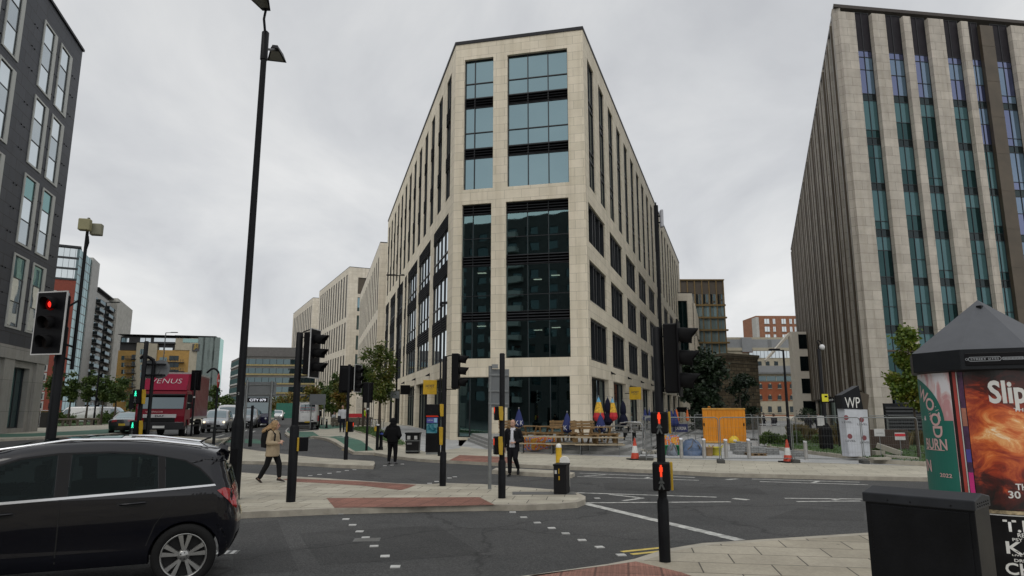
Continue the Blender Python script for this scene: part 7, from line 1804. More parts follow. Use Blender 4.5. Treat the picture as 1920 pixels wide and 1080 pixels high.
# ---- distant people
def walker(px_, py_, lab, yaw, top, legs, skin=SKIN, stride=.14, hgt=1.75, h=KH, hair=HAIRD, sit=False, Y=None, extra=None):
    p = gp(px_, py_, h) if Y is None else V((at(px_, py_, Y).x, Y, KH+gz(at(px_, py_, Y).x, Y)))
    t = thing('person', lab, 'person', p, yaw); t.scale = (hgt/1.75,)*3
    if sit: kA, aA, kB, aB, hz_ = (-.1, -.4, .5), (-.1, -.42, .1), (.1, -.4, .5), (.1, -.38, .1), .52
    else: kA, aA, kB, aB, hz_ = (-.09, -stride*.7, .5), (-.09, -stride*.6, .1), (.09, stride*.25, .5), (.09, stride*1.3, .13), .92
    dz = hz_-.92; hd = (0, -.03, 1.62+dz)
    mb = MB(); torso(mb, [(0, 0, .9+dz, .16, .11), (0, 0, 1.25+dz, .18, .115), (0, 0, 1.38+dz, .17, .1), (0, 0, 1.46+dz, .07, .06)], 14); cap(mb, (0, 0, 1.45+dz), (0, -.02, 1.55+dz), .055, .05, 10); head(mb, hd, 0, 1.0)
    for sd, kn, an in ((-1, kA, aA), (1, kB, aB)): cap(mb, (sd*.09, 0, hz_), kn, .088, .06, 10); cap(mb, kn, an, .055, .04, 10)
    arms = (((.2, 0, 1.39+dz), (.25, .08, 1.12+dz), (.24, -.02, .88+dz)), ((-.2, 0, 1.39+dz), (-.26, -.02, 1.12+dz), (-.2, -.16, .95+dz)))
    for a, b, c in arms: cap(mb, a, b, .046, .04, 10); cap(mb, b, c, .038, .03, 10); hand(mb, c, V(c)-V(b), (1 if c[0] > 0 else -1, 0, .1), 1.05, .6)
    fuse(mb.build('body', skin, t), .014, 1)
    mb = MB(); torso(mb, [(0, 0, .86+dz, .19, .14), (0, 0, 1.0+dz, .185, .135), (0, 0, 1.3+dz, .205, .14), (0, 0, 1.41+dz, .16, .11), (0, 0, 1.47+dz, .075, .07)], 14)
    for a, b, c in arms: cap(mb, a, b, .07, .06, 10); cap(mb, b, V(b).lerp(V(c), .85), .058, .045, 10)
    fuse(mb.build('top', top, t), .02, 2)
    mb = MB()
    for sd, kn, an in ((-1, kA, aA), (1, kB, aB)): cap(mb, (sd*.09, 0, hz_), kn, .105, .078, 10); cap(mb, kn, V(kn).lerp(V(an), .92), .075, .06, 10)
    torso(mb, [(0, 0, hz_-.12, .15, .11), (0, 0, hz_, .18, .125), (0, 0, hz_+.06, .17, .12)], 14); fuse(mb.build('trousers', legs, t), .02, 2)
    shoe(t, aA, (0, -1, 0), SHOE); shoe(t, aB, (0, -1, 0), SHOE, .27, .3 if not sit else 0)
    mb = MB(M.Translation(V(hd))); mb.sphere((0, .02, .045), .104, 12, sc=(.86, 1, .9)); mb.sphere((0, .05, -.01), .085, 10); fuse(mb.build('hair', hair, t), .016, 1)
    return t
GRYS = mat('shirt_light_grey', (.42,.43,.45), .8, var=.1); TRN = mat('trousers_navy', (.012,.014,.022), .8); HIV = mat('hivis_yellow', (.55,.75,.02), .6); DKC = mat('coat_dark', (.02,.02,.024), .85)
t = walker(641, 810.5, 'man in light grey shirt carrying a dark jacket, walking towards the camera on the pavement', R(6), GRYS, TRN, hgt=1.83)
mb = MB(); torso(mb, [(-.17, -.20, .62, .05, .06), (-.17, -.2, .72, .10, .09), (-.18, -.19, .95, .11, .09), (-.19, -.17, 1.05, .08, .08)], 12); mb.build('carried_jacket', DKC, t)
walker(596, 799, 'person in dark clothes walking on the path right of the white van', R(170), DKC, TRN, Y=62)
walker(683, 786, 'worker in yellow hi-vis vest standing by red barriers down the street', R(90), HIV, DKC, Y=70, stride=.02)
walker(626, 789, 'person in a white top sitting on the low planter beyond the van', R(60), GRYS, DKC, Y=66, sit=True)
for px_, Y, lab, yw, c in ((1452, 52, 'dark-clothed person walking away just right of the plaza lamp post', R(200), DKC), (1517, 50, 'person in dark coat on the plaza behind the grasses, left of the camera column', R(120), DKC), (1534, 54, 'second dark-clothed person beside the camera column on the plaza', R(100), TRN), (1433, 70, 'distant person in black crossing the plaza below the brick office', R(80), DKC)):
    walker(px_, 800, lab, yw, c, TRN, Y=Y, stride=.12)
# ================================================================ planting
BARK = mat('bark', (.06,.048,.036), .9, var=.3, bump=.6, bscale=30)
LG = leafmat('leaves_green', [(.012,.030,.006), (.035,.07,.012), (.075,.12,.022), (.10,.13,.03)])
LGD = leafmat('leaves_dark', [(.004,.010,.004), (.010,.024,.009), (.022,.042,.014)], .12)
LGB = leafmat('leaves_bright', [(.035,.07,.007), (.075,.13,.012), (.13,.17,.015), (.17,.14,.015)], .3)
LAU = leafmat('leaves_autumn', [(.03,.05,.008), (.08,.10,.015), (.17,.13,.02), (.20,.09,.015)], .3)
LBR = leafmat('grass_bronze', [(.05,.06,.02), (.12,.10,.035), (.2,.13,.05)], .25)
def tree(label, x, y, hgt, cr, leaf, n=2600, ls=.16, trunk=.12, base=.35, shape=1., seed=1, grp=None, name='tree', limbs=9, z0=None, flat=1., clumps=22):
    r = random.Random(seed); zz = gz(x, y)+KH if z0 is None else z0
    t = thing(name, label, 'tree', (x, y, zz), 0, grp)
    mb = MB(); lean = r.uniform(-.02, .02)*hgt; top = V((lean, 0, hgt*.86))
    mb.tube([(0, 0, -.1), (lean*.2, 0, hgt*.2), (lean*.5, .02, hgt*.5), top], [trunk, trunk*.8, trunk*.5, trunk*.15], 9)
    cl = []
    for i in range(limbs):
        f = r.uniform(base, .8); a = i*2.4+r.uniform(-.4, .4); st = V((lean*f, 0, hgt*f)); l = cr*r.uniform(.6, .95)*(1.1-abs(f-.55))
        e = st+V((math.cos(a)*l, math.sin(a)*l, l*r.uniform(.35, .9))); mid = st.lerp(e, .5)+V((0, 0, -.06*l))
        mb.tube([st, mid, e], [trunk*.38, trunk*.25, trunk*.08], 6); cl += [e, mid]
        for q in range(2):
            b = mid.lerp(e, r.uniform(.1, .8)); d = V((r.gauss(0, 1), r.gauss(0, 1), r.gauss(.4, .6))).normalized()*l*.4; mb.tube([b, b+d], [trunk*.12, trunk*.05], 5); cl.append(b+d)
    mb.build('trunk', BARK, t)
    while len(cl) < clumps*2:
        f = r.random(); a = r.uniform(0, 2*PI); hh_ = lerp(base, 1.0, f); wd = cr*math.sin(PI*min(1, max(.05, f**shape*.93+.06)))**.7*r.uniform(.3, 1.); cl.append(V((math.cos(a)*wd, math.sin(a)*wd*flat, hgt*hh_)))
    mb = MB(); per = n//len(cl)
    for c in cl:
        cs = cr*r.uniform(.2, .42)
        for _ in range(int(per*r.uniform(.5, 1.5))):
            d = V((r.gauss(0, 1), r.gauss(0, 1), r.gauss(0, .75)))*cs*.6; q = c+d
            if q.z < hgt*base*.75: continue
            u = V((r.gauss(0, 1), r.gauss(0, 1), r.gauss(-.3, .6))).normalized(); v_ = u.cross(V((r.gauss(0, 1), r.gauss(0, 1), r.gauss(0, 1)))).normalized(); l = ls*r.uniform(.6, 1.25); w_ = l*.34
            mb.add([q, q+u*l*.5+v_*w_, q+u*l, q+u*l*.5-v_*w_], [(0, 1, 2, 3)])
    mb.build('crown', leaf, t, fix=False)
    return t
def px_tree(label, px_, py_, top_py, halfw_px, leaf, Y=None, h=KH, **kw):
    p = gp(px_, py_, h) if Y is None else at(px_, py_, Y)
    p = V((p.x, p.y, (h+gz(p.x, p.y)))); hgt = hz(960, top_py, p)-p.z; cr = halfw_px/F*p.y
    return tree(label, p.x, p.y, hgt, cr, leaf, z0=p.z, **kw)
LY = leafmat('leaves_yellowing', [(.025,.045,.008), (.06,.10,.014), (.12,.15,.025), (.17,.13,.02)], .3)
px_tree('street tree with yellowing leaves in front of the left flank of the corner office', 711, 806, 645, 27, LY, n=5600, ls=.2, base=.33, trunk=.13, seed=3, clumps=44)
px_tree('second thin tree on the grass verge just left of the yellowing street tree', 680, 800, 668, 20, LG, n=5000, ls=.22, base=.4, seed=4)
px_tree('tree turning yellow right of the white van', 645, 782, 700, 20, LAU, Y=78, n=6000, ls=.32, base=.25, seed=5)
px_tree('green tree behind the blue-grey sign right of the van', 622, 782, 703, 18, LG, Y=92, n=5000, ls=.36, base=.22, seed=6)
px_tree('orange-tinted tree beyond the van, left of the blue-grey sign', 583, 780, 722, 20, LAU, Y=120, n=2000, ls=.5, base=.15, seed=7)
px_tree('small dark tree between the orange tree and the stone offices', 600, 780, 716, 16, LG, Y=132, n=1600, ls=.5, base=.15, seed=8)
px_tree('yellow-green tree far down the street behind the cars', 545, 776, 738, 20, LAU, Y=165, n=1600, ls=.6, base=.1, seed=9)
px_tree('broad tree at the far end of the street by the grey office', 525, 776, 742, 16, LAU, Y=185, n=1400, ls=.6, base=.1, seed=10)
px_tree('low green tree right of the no-entry sign', 398, 776, 724, 13, LG, Y=130, n=1600, ls=.45, base=.1, seed=11)
px_tree('pale green tree left of the tall lamp post in the distance', 424, 776, 742, 14, LG, Y=150, n=1400, ls=.5, base=.1, seed=12)
for px_, top, hw, lab, sd in ((98, 690, 17, 'park tree directly left of the red-signal pole', 21), (127, 700, 12, 'slim park tree directly right of the red-signal pole', 22), (160, 694, 14, 'park tree left of the left pavement lamp', 23), (189, 700, 11, 'slender park tree right of the left pavement lamp', 24), (214, 703, 18, 'round-headed park tree above the black saloon', 25)):
    px_tree(lab, px_, 790, top, hw, LG, Y=72, n=3400, ls=.24, base=.45, trunk=.13, seed=sd, grp='young trees in the park strip')
px_tree('dark tree left of the lorry in front of the yellow apartments', 250, 782, 735, 14, LG, Y=95, n=1400, ls=.35, base=.2, seed=27)
# right of the corner block
px_tree('large dark evergreen tree hiding the old tower beside the orange store', 1322, 806, 655, 34, LGD, Y=58, n=22000, ls=.34, base=.10, trunk=.2, seed=31, shape=1.25, clumps=44)
px_tree('smaller dark tree against the old stone tower', 1392, 806, 702, 24, LGD, Y=62, n=5000, ls=.26, base=.12, seed=32)
px_tree('bright yellow-green maple left of the poster drum', 1722, 845, 622, 34, LGB, Y=27.5, n=9000, ls=.16, base=.40, trunk=.06, seed=33, h=KH+.15, clumps=26)
px_tree('small clipped tree behind the bronze grasses on the plaza', 1515, 800, 765, 14, LGD, Y=56, n=1500, ls=.14, base=.35, trunk=.05, seed=34)
def bush(label, name, px0, px1, py_, top_py, leaf, Y, n, ls, h=KH+.15, depth=1., grp=None, spiky=False, seed=1):
    r = random.Random(seed); a, b = at(px0, py_, Y), at(px1, py_, Y); w_ = b.x-a.x; z0 = h+gz(a.x, Y); hh_ = max(.25, hz(960, top_py, V((a.x, Y, 0)))-z0)
    t = thing(name, label, 'plant', ((a.x+b.x)/2, Y, z0), 0, grp); mb = MB()
    bumps = [(r.uniform(-.5, .5)*w_, r.uniform(-.5, .5)*depth, r.uniform(.55, 1.)) for _ in range(max(4, int(w_*2.2)))]
    for _ in range(n):
        bx, by, bh = r.choice(bumps)
        if spiky:
            x, y = bx+r.gauss(0, .10), by+r.gauss(0, .10); l = hh_*bh*r.uniform(.6, 1.15); a_ = r.uniform(0, 2*PI); bend = r.uniform(.1, .45)*l; ww = ls*.25
            e = (x+math.cos(a_)*bend, y+math.sin(a_)*bend, l); m_ = (x+math.cos(a_)*bend*.35, y+math.sin(a_)*bend*.35, l*.62)
            mb.add([(x-ww*math.sin(a_), y+ww*math.cos(a_), 0), (x+ww*math.sin(a_), y-ww*math.cos(a_), 0), (m_[0]+ww*math.sin(a_)*.7, m_[1]-ww*math.cos(a_)*.7, m_[2]), e, (m_[0]-ww*math.sin(a_)*.7, m_[1]+ww*math.cos(a_)*.7, m_[2])], [(0, 1, 2, 3, 4)])
        else:
            u = V((r.gauss(0, 1), r.gauss(0, 1), abs(r.gauss(0, 1)))).normalized(); rad = r.uniform(.6, 1.)
            q = V((bx+u.x*rad*w_*.14, by+u.y*rad*depth*.4, u.z*rad*hh_*bh)); d = (u+V((r.gauss(0, .6), r.gauss(0, .6), r.gauss(0, .6)))).normalized(); v_ = d.cross(V((r.gauss(0, 1), r.gauss(0, 1), 1))).normalized(); l = ls*r.uniform(.6, 1.3)
            mb.add([q, q+d*l*.5+v_*l*.33, q+d*l, q+d*l*.5-v_*l*.33], [(0, 1, 2, 3)])
    mb.build('foliage', leaf, t, fix=False); return t
bush('low grey-green mound of shrubs at the left end of the right lawn', 'shrub', 1440, 1500, 826, 806, mat('x', (0,0,0)) if False else LG, 38, 2600, .12, seed=1, depth=1.6)
bush('second green mound of shrubs in front of the bronze grasses', 'shrub', 1495, 1560, 822, 806, LG, 39, 2600, .12, seed=2, depth=1.4)
bush('bronze ornamental grass left of the camera column', 'ornamental_grass', 1490, 1545, 818, 787, LBR, 42, 2200, .03, spiky=True, seed=3)
bush('bronze ornamental grass between the camera column and the totem', 'ornamental_grass', 1556, 1600, 824, 788, LBR, 38, 2000, .03, spiky=True, seed=4)
bush('dark round shrub behind the bronze grass near the totem', 'shrub', 1570, 1600, 812, 788, LGD, 41, 1500, .10, seed=5)
bush('bronze ornamental grass right of the totem', 'ornamental_grass', 1670, 1735, 828, 806, LBR, 37, 2000, .03, spiky=True, seed=6)
bush('weedy clump at the foot of the totem', 'shrub', 1630, 1660, 858, 848, LG, 30.5, 700, .07, seed=7, depth=.5)
for i, (a, b, Y, lab) in enumerate(((66, 158, 80, 'clipped hedge behind the rail fence left of the lamp'), (186, 262, 80, 'clipped hedge behind the rail fence right of the lamp'), (20, 66, 82, 'low hedge against the clad building'))):
    bush(lab, 'hedge', a, b, 786, 769, LG, Y, 3600, .22, h=KH, depth=1.6, seed=11+i, grp='hedges at the car park edge')
# post and rail fence round the park strip
WOODG = mat('weathered_timber', (.13,.11,.085), .85, var=.25, scale=8, bump=.4)
def railfence(label, a, b, n, hh_=.55):
    p, q = gp(*a, KH+.05), gp(*b, KH+.05); t = thing('rail_fence', label, 'fence', p)
    d = q-p
    for k in range(n+1):
        o_ = d*k/n; mb = MB(); mb.cbox((o_.x, o_.y, hh_/2-.02), (.18, .18, hh_), rz=.2); mb.build('post', WOODG, t)
    mb = MB(); mb.tube([(0, 0, hh_+.03), (d.x, d.y, d.z+hh_+.03)], .1, 4, smooth=False); mb.build('rail', WOODG, t)
railfence('low timber rail fence along the park lawn beside the left pavement', (88, 799), (184, 796.5), 7)
railfence('second low timber rail fence behind the first, deeper in the park', (90, 787.5), (190, 786), 7)
railfence('short timber rail fence beyond the lamp, towards the black saloon', (205, 793), (258, 789.5), 3)
# ================================================================ terrace, bar furniture and the fenced works
STEP = mat('step_granite', (.25,.25,.24), .7, var=.12, scale=4, bump=.2, dirt=.3)
tp = [gp(912, 841, KH), gp(1038, 849.7, KH), gp(1196, 854.5, KH)]
drn = V((right.d.x, right.d.y, 0)); dln = V((left.d.x, left.d.y, 0))
ter = thing('stepped_terrace', 'grey stone terrace with three steps wrapping the corner office entrance', 'terrace', (tp[1].x, tp[1].y, KH)); TZ_ = M.Translation((-tp[1].x, -tp[1].y, -KH))
for i in range(3):
    g = .42*i; a = tp[0]+V((.15*g, g, 0)); b = tp[1]+V((0, g*1.05, 0)); c = tp[2]+V((-g*.9, g, 0)); e = c+drn*52; bl_ = V((A.x+.9, A.y+.6, 0)); 
    pts = [a, b, c, e, V((e.x-9, e.y+2, 0)), bl_ if i else bl_, V((a.x, max(a.y+2, 43+i*.1), 0))]
    pts = [a, b, c, e, V((B.x+drn.x*50-.4, B.y+drn.y*50, 0)), V((B.x-.4, B.y+.5, 0)), V((A.x+1.2+.1*i, A.y+.4, 0)), V((A.x+1.3+.2*i, A.y-1.5-.1*i, 0))]
    mb = MB(TZ_); mb.loft([[(p.x, p.y, z) for p in pts] for z in (KH+.15*i-.02*(i == 0), KH+.15*(i+1))], smooth=False); mb.build('step', STEP, ter)
TER = KH+.45
TIMB = mat('picnic_timber', (.22,.135,.055), .7, var=.3, scale=7, bump=.3, dirt=.25); BENG = mat('bench_timber', (.33,.27,.18), .7, var=.2, scale=6, dirt=.2)
def picnic():
    t = thing('picnic_table', '', 'picnic table')
    mb = MB()
    for k in range(4): mb.box(-.8, .8, -.36+k*.19, -.2+k*.19, .70, .745)
    mb.build('table_top', TIMB, t)
    for sd in (-1, 1):
        mb = MB(); mb.box(-.8, .8, sd*.72-.15, sd*.72+.15, .40, .45); mb.build('seat', TIMB, t); mb = MB()
        if sd > 0:
            for z_ in (.66, .80, .94): mb.cbox((0, .90+.02*(z_-.6), z_), (1.5, .04, .11), rx=-.15)
            for x_ in (-.6, 0, .6): mb.cbox((x_, .92, .62), (.09, .05, .8), rx=-.15)
            mb.build('backrest', TIMB, t)
        mb = MB(); mb.cbox((sd*.6, -.3, .36), (.09, .05, .8), rx=.35); mb.cbox((sd*.6, .3, .36), (.09, .05, .8), rx=-.35); mb.box(sd*.6-.05, sd*.6+.05, -.9, .9, .30, .39); mb.box(sd*.6-.06, sd*.6+.06, -.85, -.6, 0, .4); mb.box(sd*.6-.06, sd*.6+.06, .6, .85, 0, .4); mb.build('leg_frame', TIMB, t)
    return t
pt = picnic(); first = True
for px_, py_, rz, lab in ((979, 827, .75, 'chunky timber picnic table behind the suited man, at the left end of the terrace'), (1040, 828, -.55, 'chunky timber picnic table left of the stone corner pier'), (1116, 830.5, .6, 'chunky timber picnic table right of the stone corner pier')):
    q = gp(px_, py_, TER)
    if first: o = pt; o.location = q; o.rotation_euler = (0, 0, rz); o['label'] = lab; o['group'] = 'timber picnic tables on the terrace'; first = False
    else: o = dup(pt, q, rz, lab)
def longtable():
    t = thing('bench_table', '', 'bench table')
    mb = MB(); mb.box(-1.1, 1.1, -.3, .3, .72, .76); mb.build('table_top', BENG, t)
    for sd in (-1, 1):
        mb = MB(); mb.box(-1.1, 1.1, sd*.62-.13, sd*.62+.13, .43, .47); mb.build('bench', BENG, t)
        for x_ in (-.85, .85):
            mb = MB()
            for dy in (-.1, .1): mb.tube([(x_, sd*.62+dy, 0), (x_, sd*.62+dy, .43)], .014, 6)
            mb.build('bench_leg', GALV, t)
    for x_ in (-.8, .8):
        mb = MB(); mb.tube([(x_, -.22, 0), (x_, 0, .36), (x_, -.22, .72)], .014, 6); mb.tube([(x_, .22, 0), (x_, 0, .36), (x_, .22, .72)], .014, 6); mb.build('table_leg', PBLK, t)
    return t
lt_ = longtable(); first = True
for px_, py_, rz, lab in ((1014, 849, -.06, 'folding bench table partly behind the bright banner'), (1070, 850.5, -.08, 'folding bench table in front of the steps, behind the yellow bollards'), (1124, 852, -.08, 'folding bench table in front of the steps, nearest the traffic cone')):
    q = gp(px_, py_, KH+.004)
    if first: lt_.location = q; lt_.rotation_euler = (0, 0, rz); lt_['label'] = lab; lt_['group'] = 'folding bench tables at the steps'; first = False
    else: dup(lt_, q, rz, lab)
# dark metal tables on the right flank of the terrace
def metaltable():
    t = thing('cafe_table', '', 'table'); mb = MB(); mb.box(-.75, .75, -.35, .35, .70, .74); mb.build('table_top', mat('grey_timber', (.12,.115,.105), .7, var=.2), t)
    for sd in (-1, 1):
        mb = MB(); mb.box(-.75, .75, sd*.65-.14, sd*.65+.14, .42, .45); mb.build('seat', MATS['grey_timber'], t); mb = MB()
        mb.box(sd*.55-.03, sd*.55+.03, -.65, .65, .36, .42); mb.box(sd*.55-.03, sd*.55+.03, -.6, -.52, 0, .4); mb.box(sd*.55-.03, sd*.55+.03, .52, .6, 0, .4); mb.box(sd*.55-.03, sd*.55+.03, -.04, .04, .36, .7); mb.build('leg_frame', PBLK, t)
    return t
mt_ = metaltable(); first = True
for px_, py_, lab in ((1160, 826, 'dark cafe table nearest the stone corner on the right terrace'), (1182, 821, 'dark cafe table in the middle of the right terrace row'), (1198, 817, 'dark cafe table at the far end of the right terrace row')):
    q = gp(px_, py_, TER)
    if first: mt_.location = q; mt_.rotation_euler = (0, 0, .25); mt_['label'] = lab; mt_['group'] = 'dark cafe tables on the right terrace'; first = False
    else: dup(mt_, q, .25, lab)
def parasol(px_, py_, top_py, lab, cols, base_z, low=None, mid_bulge=False, wpx=8, marks=True, Y=None):
    p = gp(px_, py_, base_z) if Y is None else V((at(px_, py_, Y).x, Y, base_z)); t = thing('parasol', lab, 'parasol', p); zt = hz(960, top_py, p)-base_z; zl = (hz(960, low, p)-base_z) if low else .75
    mb = MB(); mb.tube([(0, 0, 0), (0, 0, zt)], .025, 8); mb.tube([(0,0,0),(0,0,.06)], .22, 12); mb.build('pole', GALV, t)
    r_ = wpx/F*p.y; nseg = 24; prof = [(0, .10), (.08, .8), (.2, 1.), (.38, .85), (.6, .62), (.8, .40), (1., .07)] if not mid_bulge else [(0, .3), (.15, 1.), (.32, .8), (.46, .45), (.55, .62), (.72, .60), (.88, .4), (1., .07)]
    mb = MB(); rings = []
    for f, rr in prof:
        rings.append([(r_*rr*(1+.16*math.cos(8*2*PI*k/nseg))*math.cos(2*PI*k/nseg), r_*rr*(1+.16*math.cos(8*2*PI*k/nseg))*math.sin(2*PI*k/nseg), lerp(zl, zt-.04, f)) for k in range(nseg)])
    n_ = len(cols)
    for i in range(len(rings)-1):
        mb.loft([rings[i], rings[i+1]], m=min(n_-1, int(i*n_/(len(rings)-1))), caps=False)
    mb.build('canopy', cols, t)
    mb = MB(); mb.sphere((0, 0, zt), .04, 8); mb.build('finial', GALV, t)
    if marks:
        for a in (-.5, .7):
            rr = r_*1.02*.92; T = face_T((math.sin(a)*rr, -math.cos(a)*rr-.03, lerp(zl, zt, .25)), (math.cos(a), math.sin(a), 0), (0, .1, 1)); text('K', mat('canopy_white', (.55,.55,.6), .7), t, T, height=.22)
    return t
CBLU = mat('canopy_blue', (.012,.022,.11), .75, var=.2, bump=.3, bscale=12); CNAV = mat('canopy_navy', (.008,.009,.022), .75, var=.2, bump=.3, bscale=12); CRED = mat('canopy_red', (.48,.02,.03), .7, var=.15); CSKY = mat('canopy_sky', (.12,.33,.5), .7, var=.25, scale=9); CYEL = mat('canopy_yellow', (.6,.36,.03), .7, var=.5, scale=9); CORG = mat('canopy_orange', (.5,.11,.02), .7, var=.15)
parasol(973, 829, 765, 'closed blue parasol behind the suited man', [CBLU], TER, 802, wpx=8)
parasol(1064, 829, 772, 'closed blue parasol left of the stone corner pier', [CBLU], TER, 812, wpx=9)
parasol(1127, 829, 775, 'closed blue parasol in front of the red and yellow parasols', [CBLU], TER, 811, wpx=9)
parasol(1124, 824, 743, 'left one of two closed parasols striped sky blue, yellow and red', [CRED, CRED, CYEL, CSKY], TER, 792, wpx=9, marks=False)
parasol(1150, 823, 745, 'right one of two closed parasols striped sky blue, yellow and red', [CRED, CRED, CYEL, CSKY], TER, 790, wpx=8, marks=False)
parasol(1141, 823, 744, 'tall pinched navy parasol between the two striped parasols', [CNAV], TER, 799, True, 8, False)
parasol(1170, 822, 750, 'tall pinched navy parasol right of the striped parasols', [CNAV], TER, 799, True, 8, False)
parasol(1211, 815, 765, 'small far navy parasol by the end bay of the right terrace', [CBLU], TER, 790, wpx=4, marks=False); parasol(1219, 815, 765, 'small far navy parasol just left of the near signal pole', [CBLU], TER, 790, wpx=3.5, marks=False)
for px_, lab in ((1252, 'closed blue parasol nearest the signal pole, beyond the fence'), (1260, 'closed blue parasol in the middle beyond the fence'), (1267, 'closed blue parasol at the right of the blue cluster beyond the fence')): parasol(px_, 812, 768, lab, [CBLU], KH, 800, wpx=6, marks=False, Y=46)
parasol(1270, 808, 765, 'closed orange parasol behind the blue cluster', [CORG], KH, 792, wpx=4, marks=False, Y=50); parasol(1290, 806, 766, 'thin closed orange parasol near the orange store', [CORG], KH, 790, wpx=3, marks=False, Y=54)
# printed banners
m, nt, out = _new('banner_print'); L = nt.links; p_ = node(nt, 'BsdfPrincipled', Roughness=.6); t_ = node(nt, 'TexCoord'); n_ = node(nt, 'TexNoise', Scale=2.6, Detail=3., Distortion=3.); L.new(t_.outputs['Object'], n_.inputs[0]); r_ = ramp(nt, [(.30, (.05,.08,.35)), (.38, (.25,.45,.6)), (.44, (.55,.05,.02)), (.5, (.62,.22,.02)), (.56, (.62,.42,.05)), (.62, (.55,.08,.02)), (.7, (.6,.5,.4))]); r_.color_ramp.interpolation = 'CONSTANT'; L.new(n_.outputs[0], r_.inputs[0]); L.new(r_.outputs[0], p_.inputs['Base Color']); L.new(p_.outputs[0], out.inputs[0]); BANN = m
def banner(lab, x0, y0, x1, y1, bpy_, mt, txt=None):
    p = gp(x0, bpy_, KH); t = thing('banner', lab, 'banner', p); w_ = (x1-x0)/F*p.y; zt = hz(960, y0, p)-KH; zb_ = max(.03, hz(960, y1, p)-KH)
    mb = MB(); mb.box(0, w_, -.01, .01, zb_, zt); pn = mb.build('panel', mt, t)
    mb = MB(); mb.tube([(0, .02, 0), (0, .02, zt+.03)], .018, 6); mb.tube([(w_, .02, 0), (w_, .02, zt+.03)], .018, 6); mb.tube([(0, .02, zt+.02), (w_, .02, zt+.02)], .014, 6); mb.build('frame', GALV, t)
    if txt: text(txt, WEDGE, pn, face_T((w_*.55, -.012, (zt+zb_)/2-.02), (1,0,0), (0,0,1)), width=w_*.7, height=(zt-zb_)*.42, bold=.02)
    return t
banner('bright orange and blue printed banner by the steps behind the suited man', 983, 818, 1040, 844, 848, BANN)
banner('smaller bright printed banner beyond the fence next to the green tubs', 1247, 816, 1273, 835, 845, BANN)
banner('navy banner with white lettering on the terrace barrier beyond the fence', 1262, 795, 1290, 810, 826, mat('banner_navy', (.012,.018,.08), .6), 'LAURONA')
# handrail
hr_ = thing('handrail', 'stainless steel handrail running down the right terrace steps', 'handrail', gp(1180, 834, TER)); STL = mat('stainless_steel', (.5,.5,.5), .25, .9)
q = gp(1210, 846, KH+.15)-V(hr_.location)
mb = MB(); mb.tube([(-.2, 1.2, .92), (0, .3, .98), (.5, -.1, .98), (q.x, q.y, q.z+.85), (q.x, q.y, q.z+.6)], .03, 8); mb.build('rail', STL, hr_)
for f_ in (.05, .95): mb = MB(); b_ = V((.1, .2, 0)).lerp(V((q.x, q.y, q.z)), f_); mb.tube([b_, b_+V((0, 0, .93))], .022, 8); mb.build('post', STL, hr_)
# shop signs
SGY = mat('shop_sign_yellow', (.62,.38,.015), .5)
def hang(fac, a, z, out_, w_, h_, lab, m, txt=None, tm=None, flip=False):
    c = fac.pt(a, z, -out_); t = thing('shop_sign', lab, 'sign', c); r_ = V((-fac.n.x, -fac.n.y, 0)); 
    mb = MB(); T = face_T((0, 0, 0), r_, (0, 0, 1)); mb.T = T; mb.box(-w_/2, w_/2, -h_/2, h_/2, -.04, .04); b = mb.build('panel', m, t, bev=.01)
    mb = MB(T); mb.box(-out_-.02, -w_/2, -.03, .03, -.02, .02); mb.build('bracket', BLK, t)
    if txt:
        for sgn in (1, -1):
            rr = r_*sgn; text(txt, tm, b, face_T(V((-0, 0, .08))+rr.cross(V((0,0,1)))*.041, rr, (0,0,1)), width=w_*.62, height=h_*.2, bold=.02)
            mb = MB(face_T(V((0, 0, -.12))+rr.cross(V((0,0,1)))*.042, rr, (0,0,1))); mb.box(-w_*.2, w_*.2, -.012, .012, 0, .002); mb.build('sign_rule', tm, b)
    return t
a, z = left.hit(829, 725); hang(left, 4.2, left.hit(826, 726)[1], .75, 1.0, 1.05, 'yellow HOIST shop sign projecting from the left flank behind the sensor pole', SGY, 'HOIST', LK_)
a, z = right.hit(1172, 732); hang(right, a, z-.25, .85, 1.0, 1.05, 'yellow HOIST shop sign projecting from the right flank above the terrace', SGY, 'HOIST', LK_)
a, z = left.hit(778, 731); hang(left, a, z, .9, .9, .85, 'black square sign projecting from the left flank near the street tree', SBLK)
a, z = right.hit(1262, 768); hang(right, a, z, 1.2, 1.6, .7, 'black blade sign projecting far along the right flank', SBLK)
# ---- works area: mesh fence panels
def fence_panel(w_=3.3, hh_=1.68):
    t = thing('fence_panel', '', 'fence panel'); fr = MB(); r = .021
    pts = [(0, 0, .08), (0, 0, hh_-.12), (.035, 0, hh_-.035), (.12, 0, hh_), (w_-.12, 0, hh_), (w_-.035, 0, hh_-.035), (w_, 0, hh_-.12), (w_, 0, .08)]
    fr.tube(pts, r, 8); fr.tube([(0, 0, .16), (w_, 0, .16)], r*.8, 6); fr.build('frame', GALV, t)
    ms = MB(); k = .1
    while k < w_: ms.tube([(k, 0, .17), (k, 0, hh_-.02)], .0022, 3, caps=False); k += .13
    z = .4
    while z < hh_-.05: ms.tube([(0, 0, z), (w_, 0, z)], .0022, 3, caps=False); z += .3
    ms.build('mesh_wires', GALV, t)
    mb = MB(); mb.cbox((w_+.04, 0, .065), (.32, .55, .13)); mb.build('foot_block', mat('rubber_foot', (.06,.06,.055), .85, dirt=.3), t, bev=.02)
    return t
fp = fence_panel(); first = True
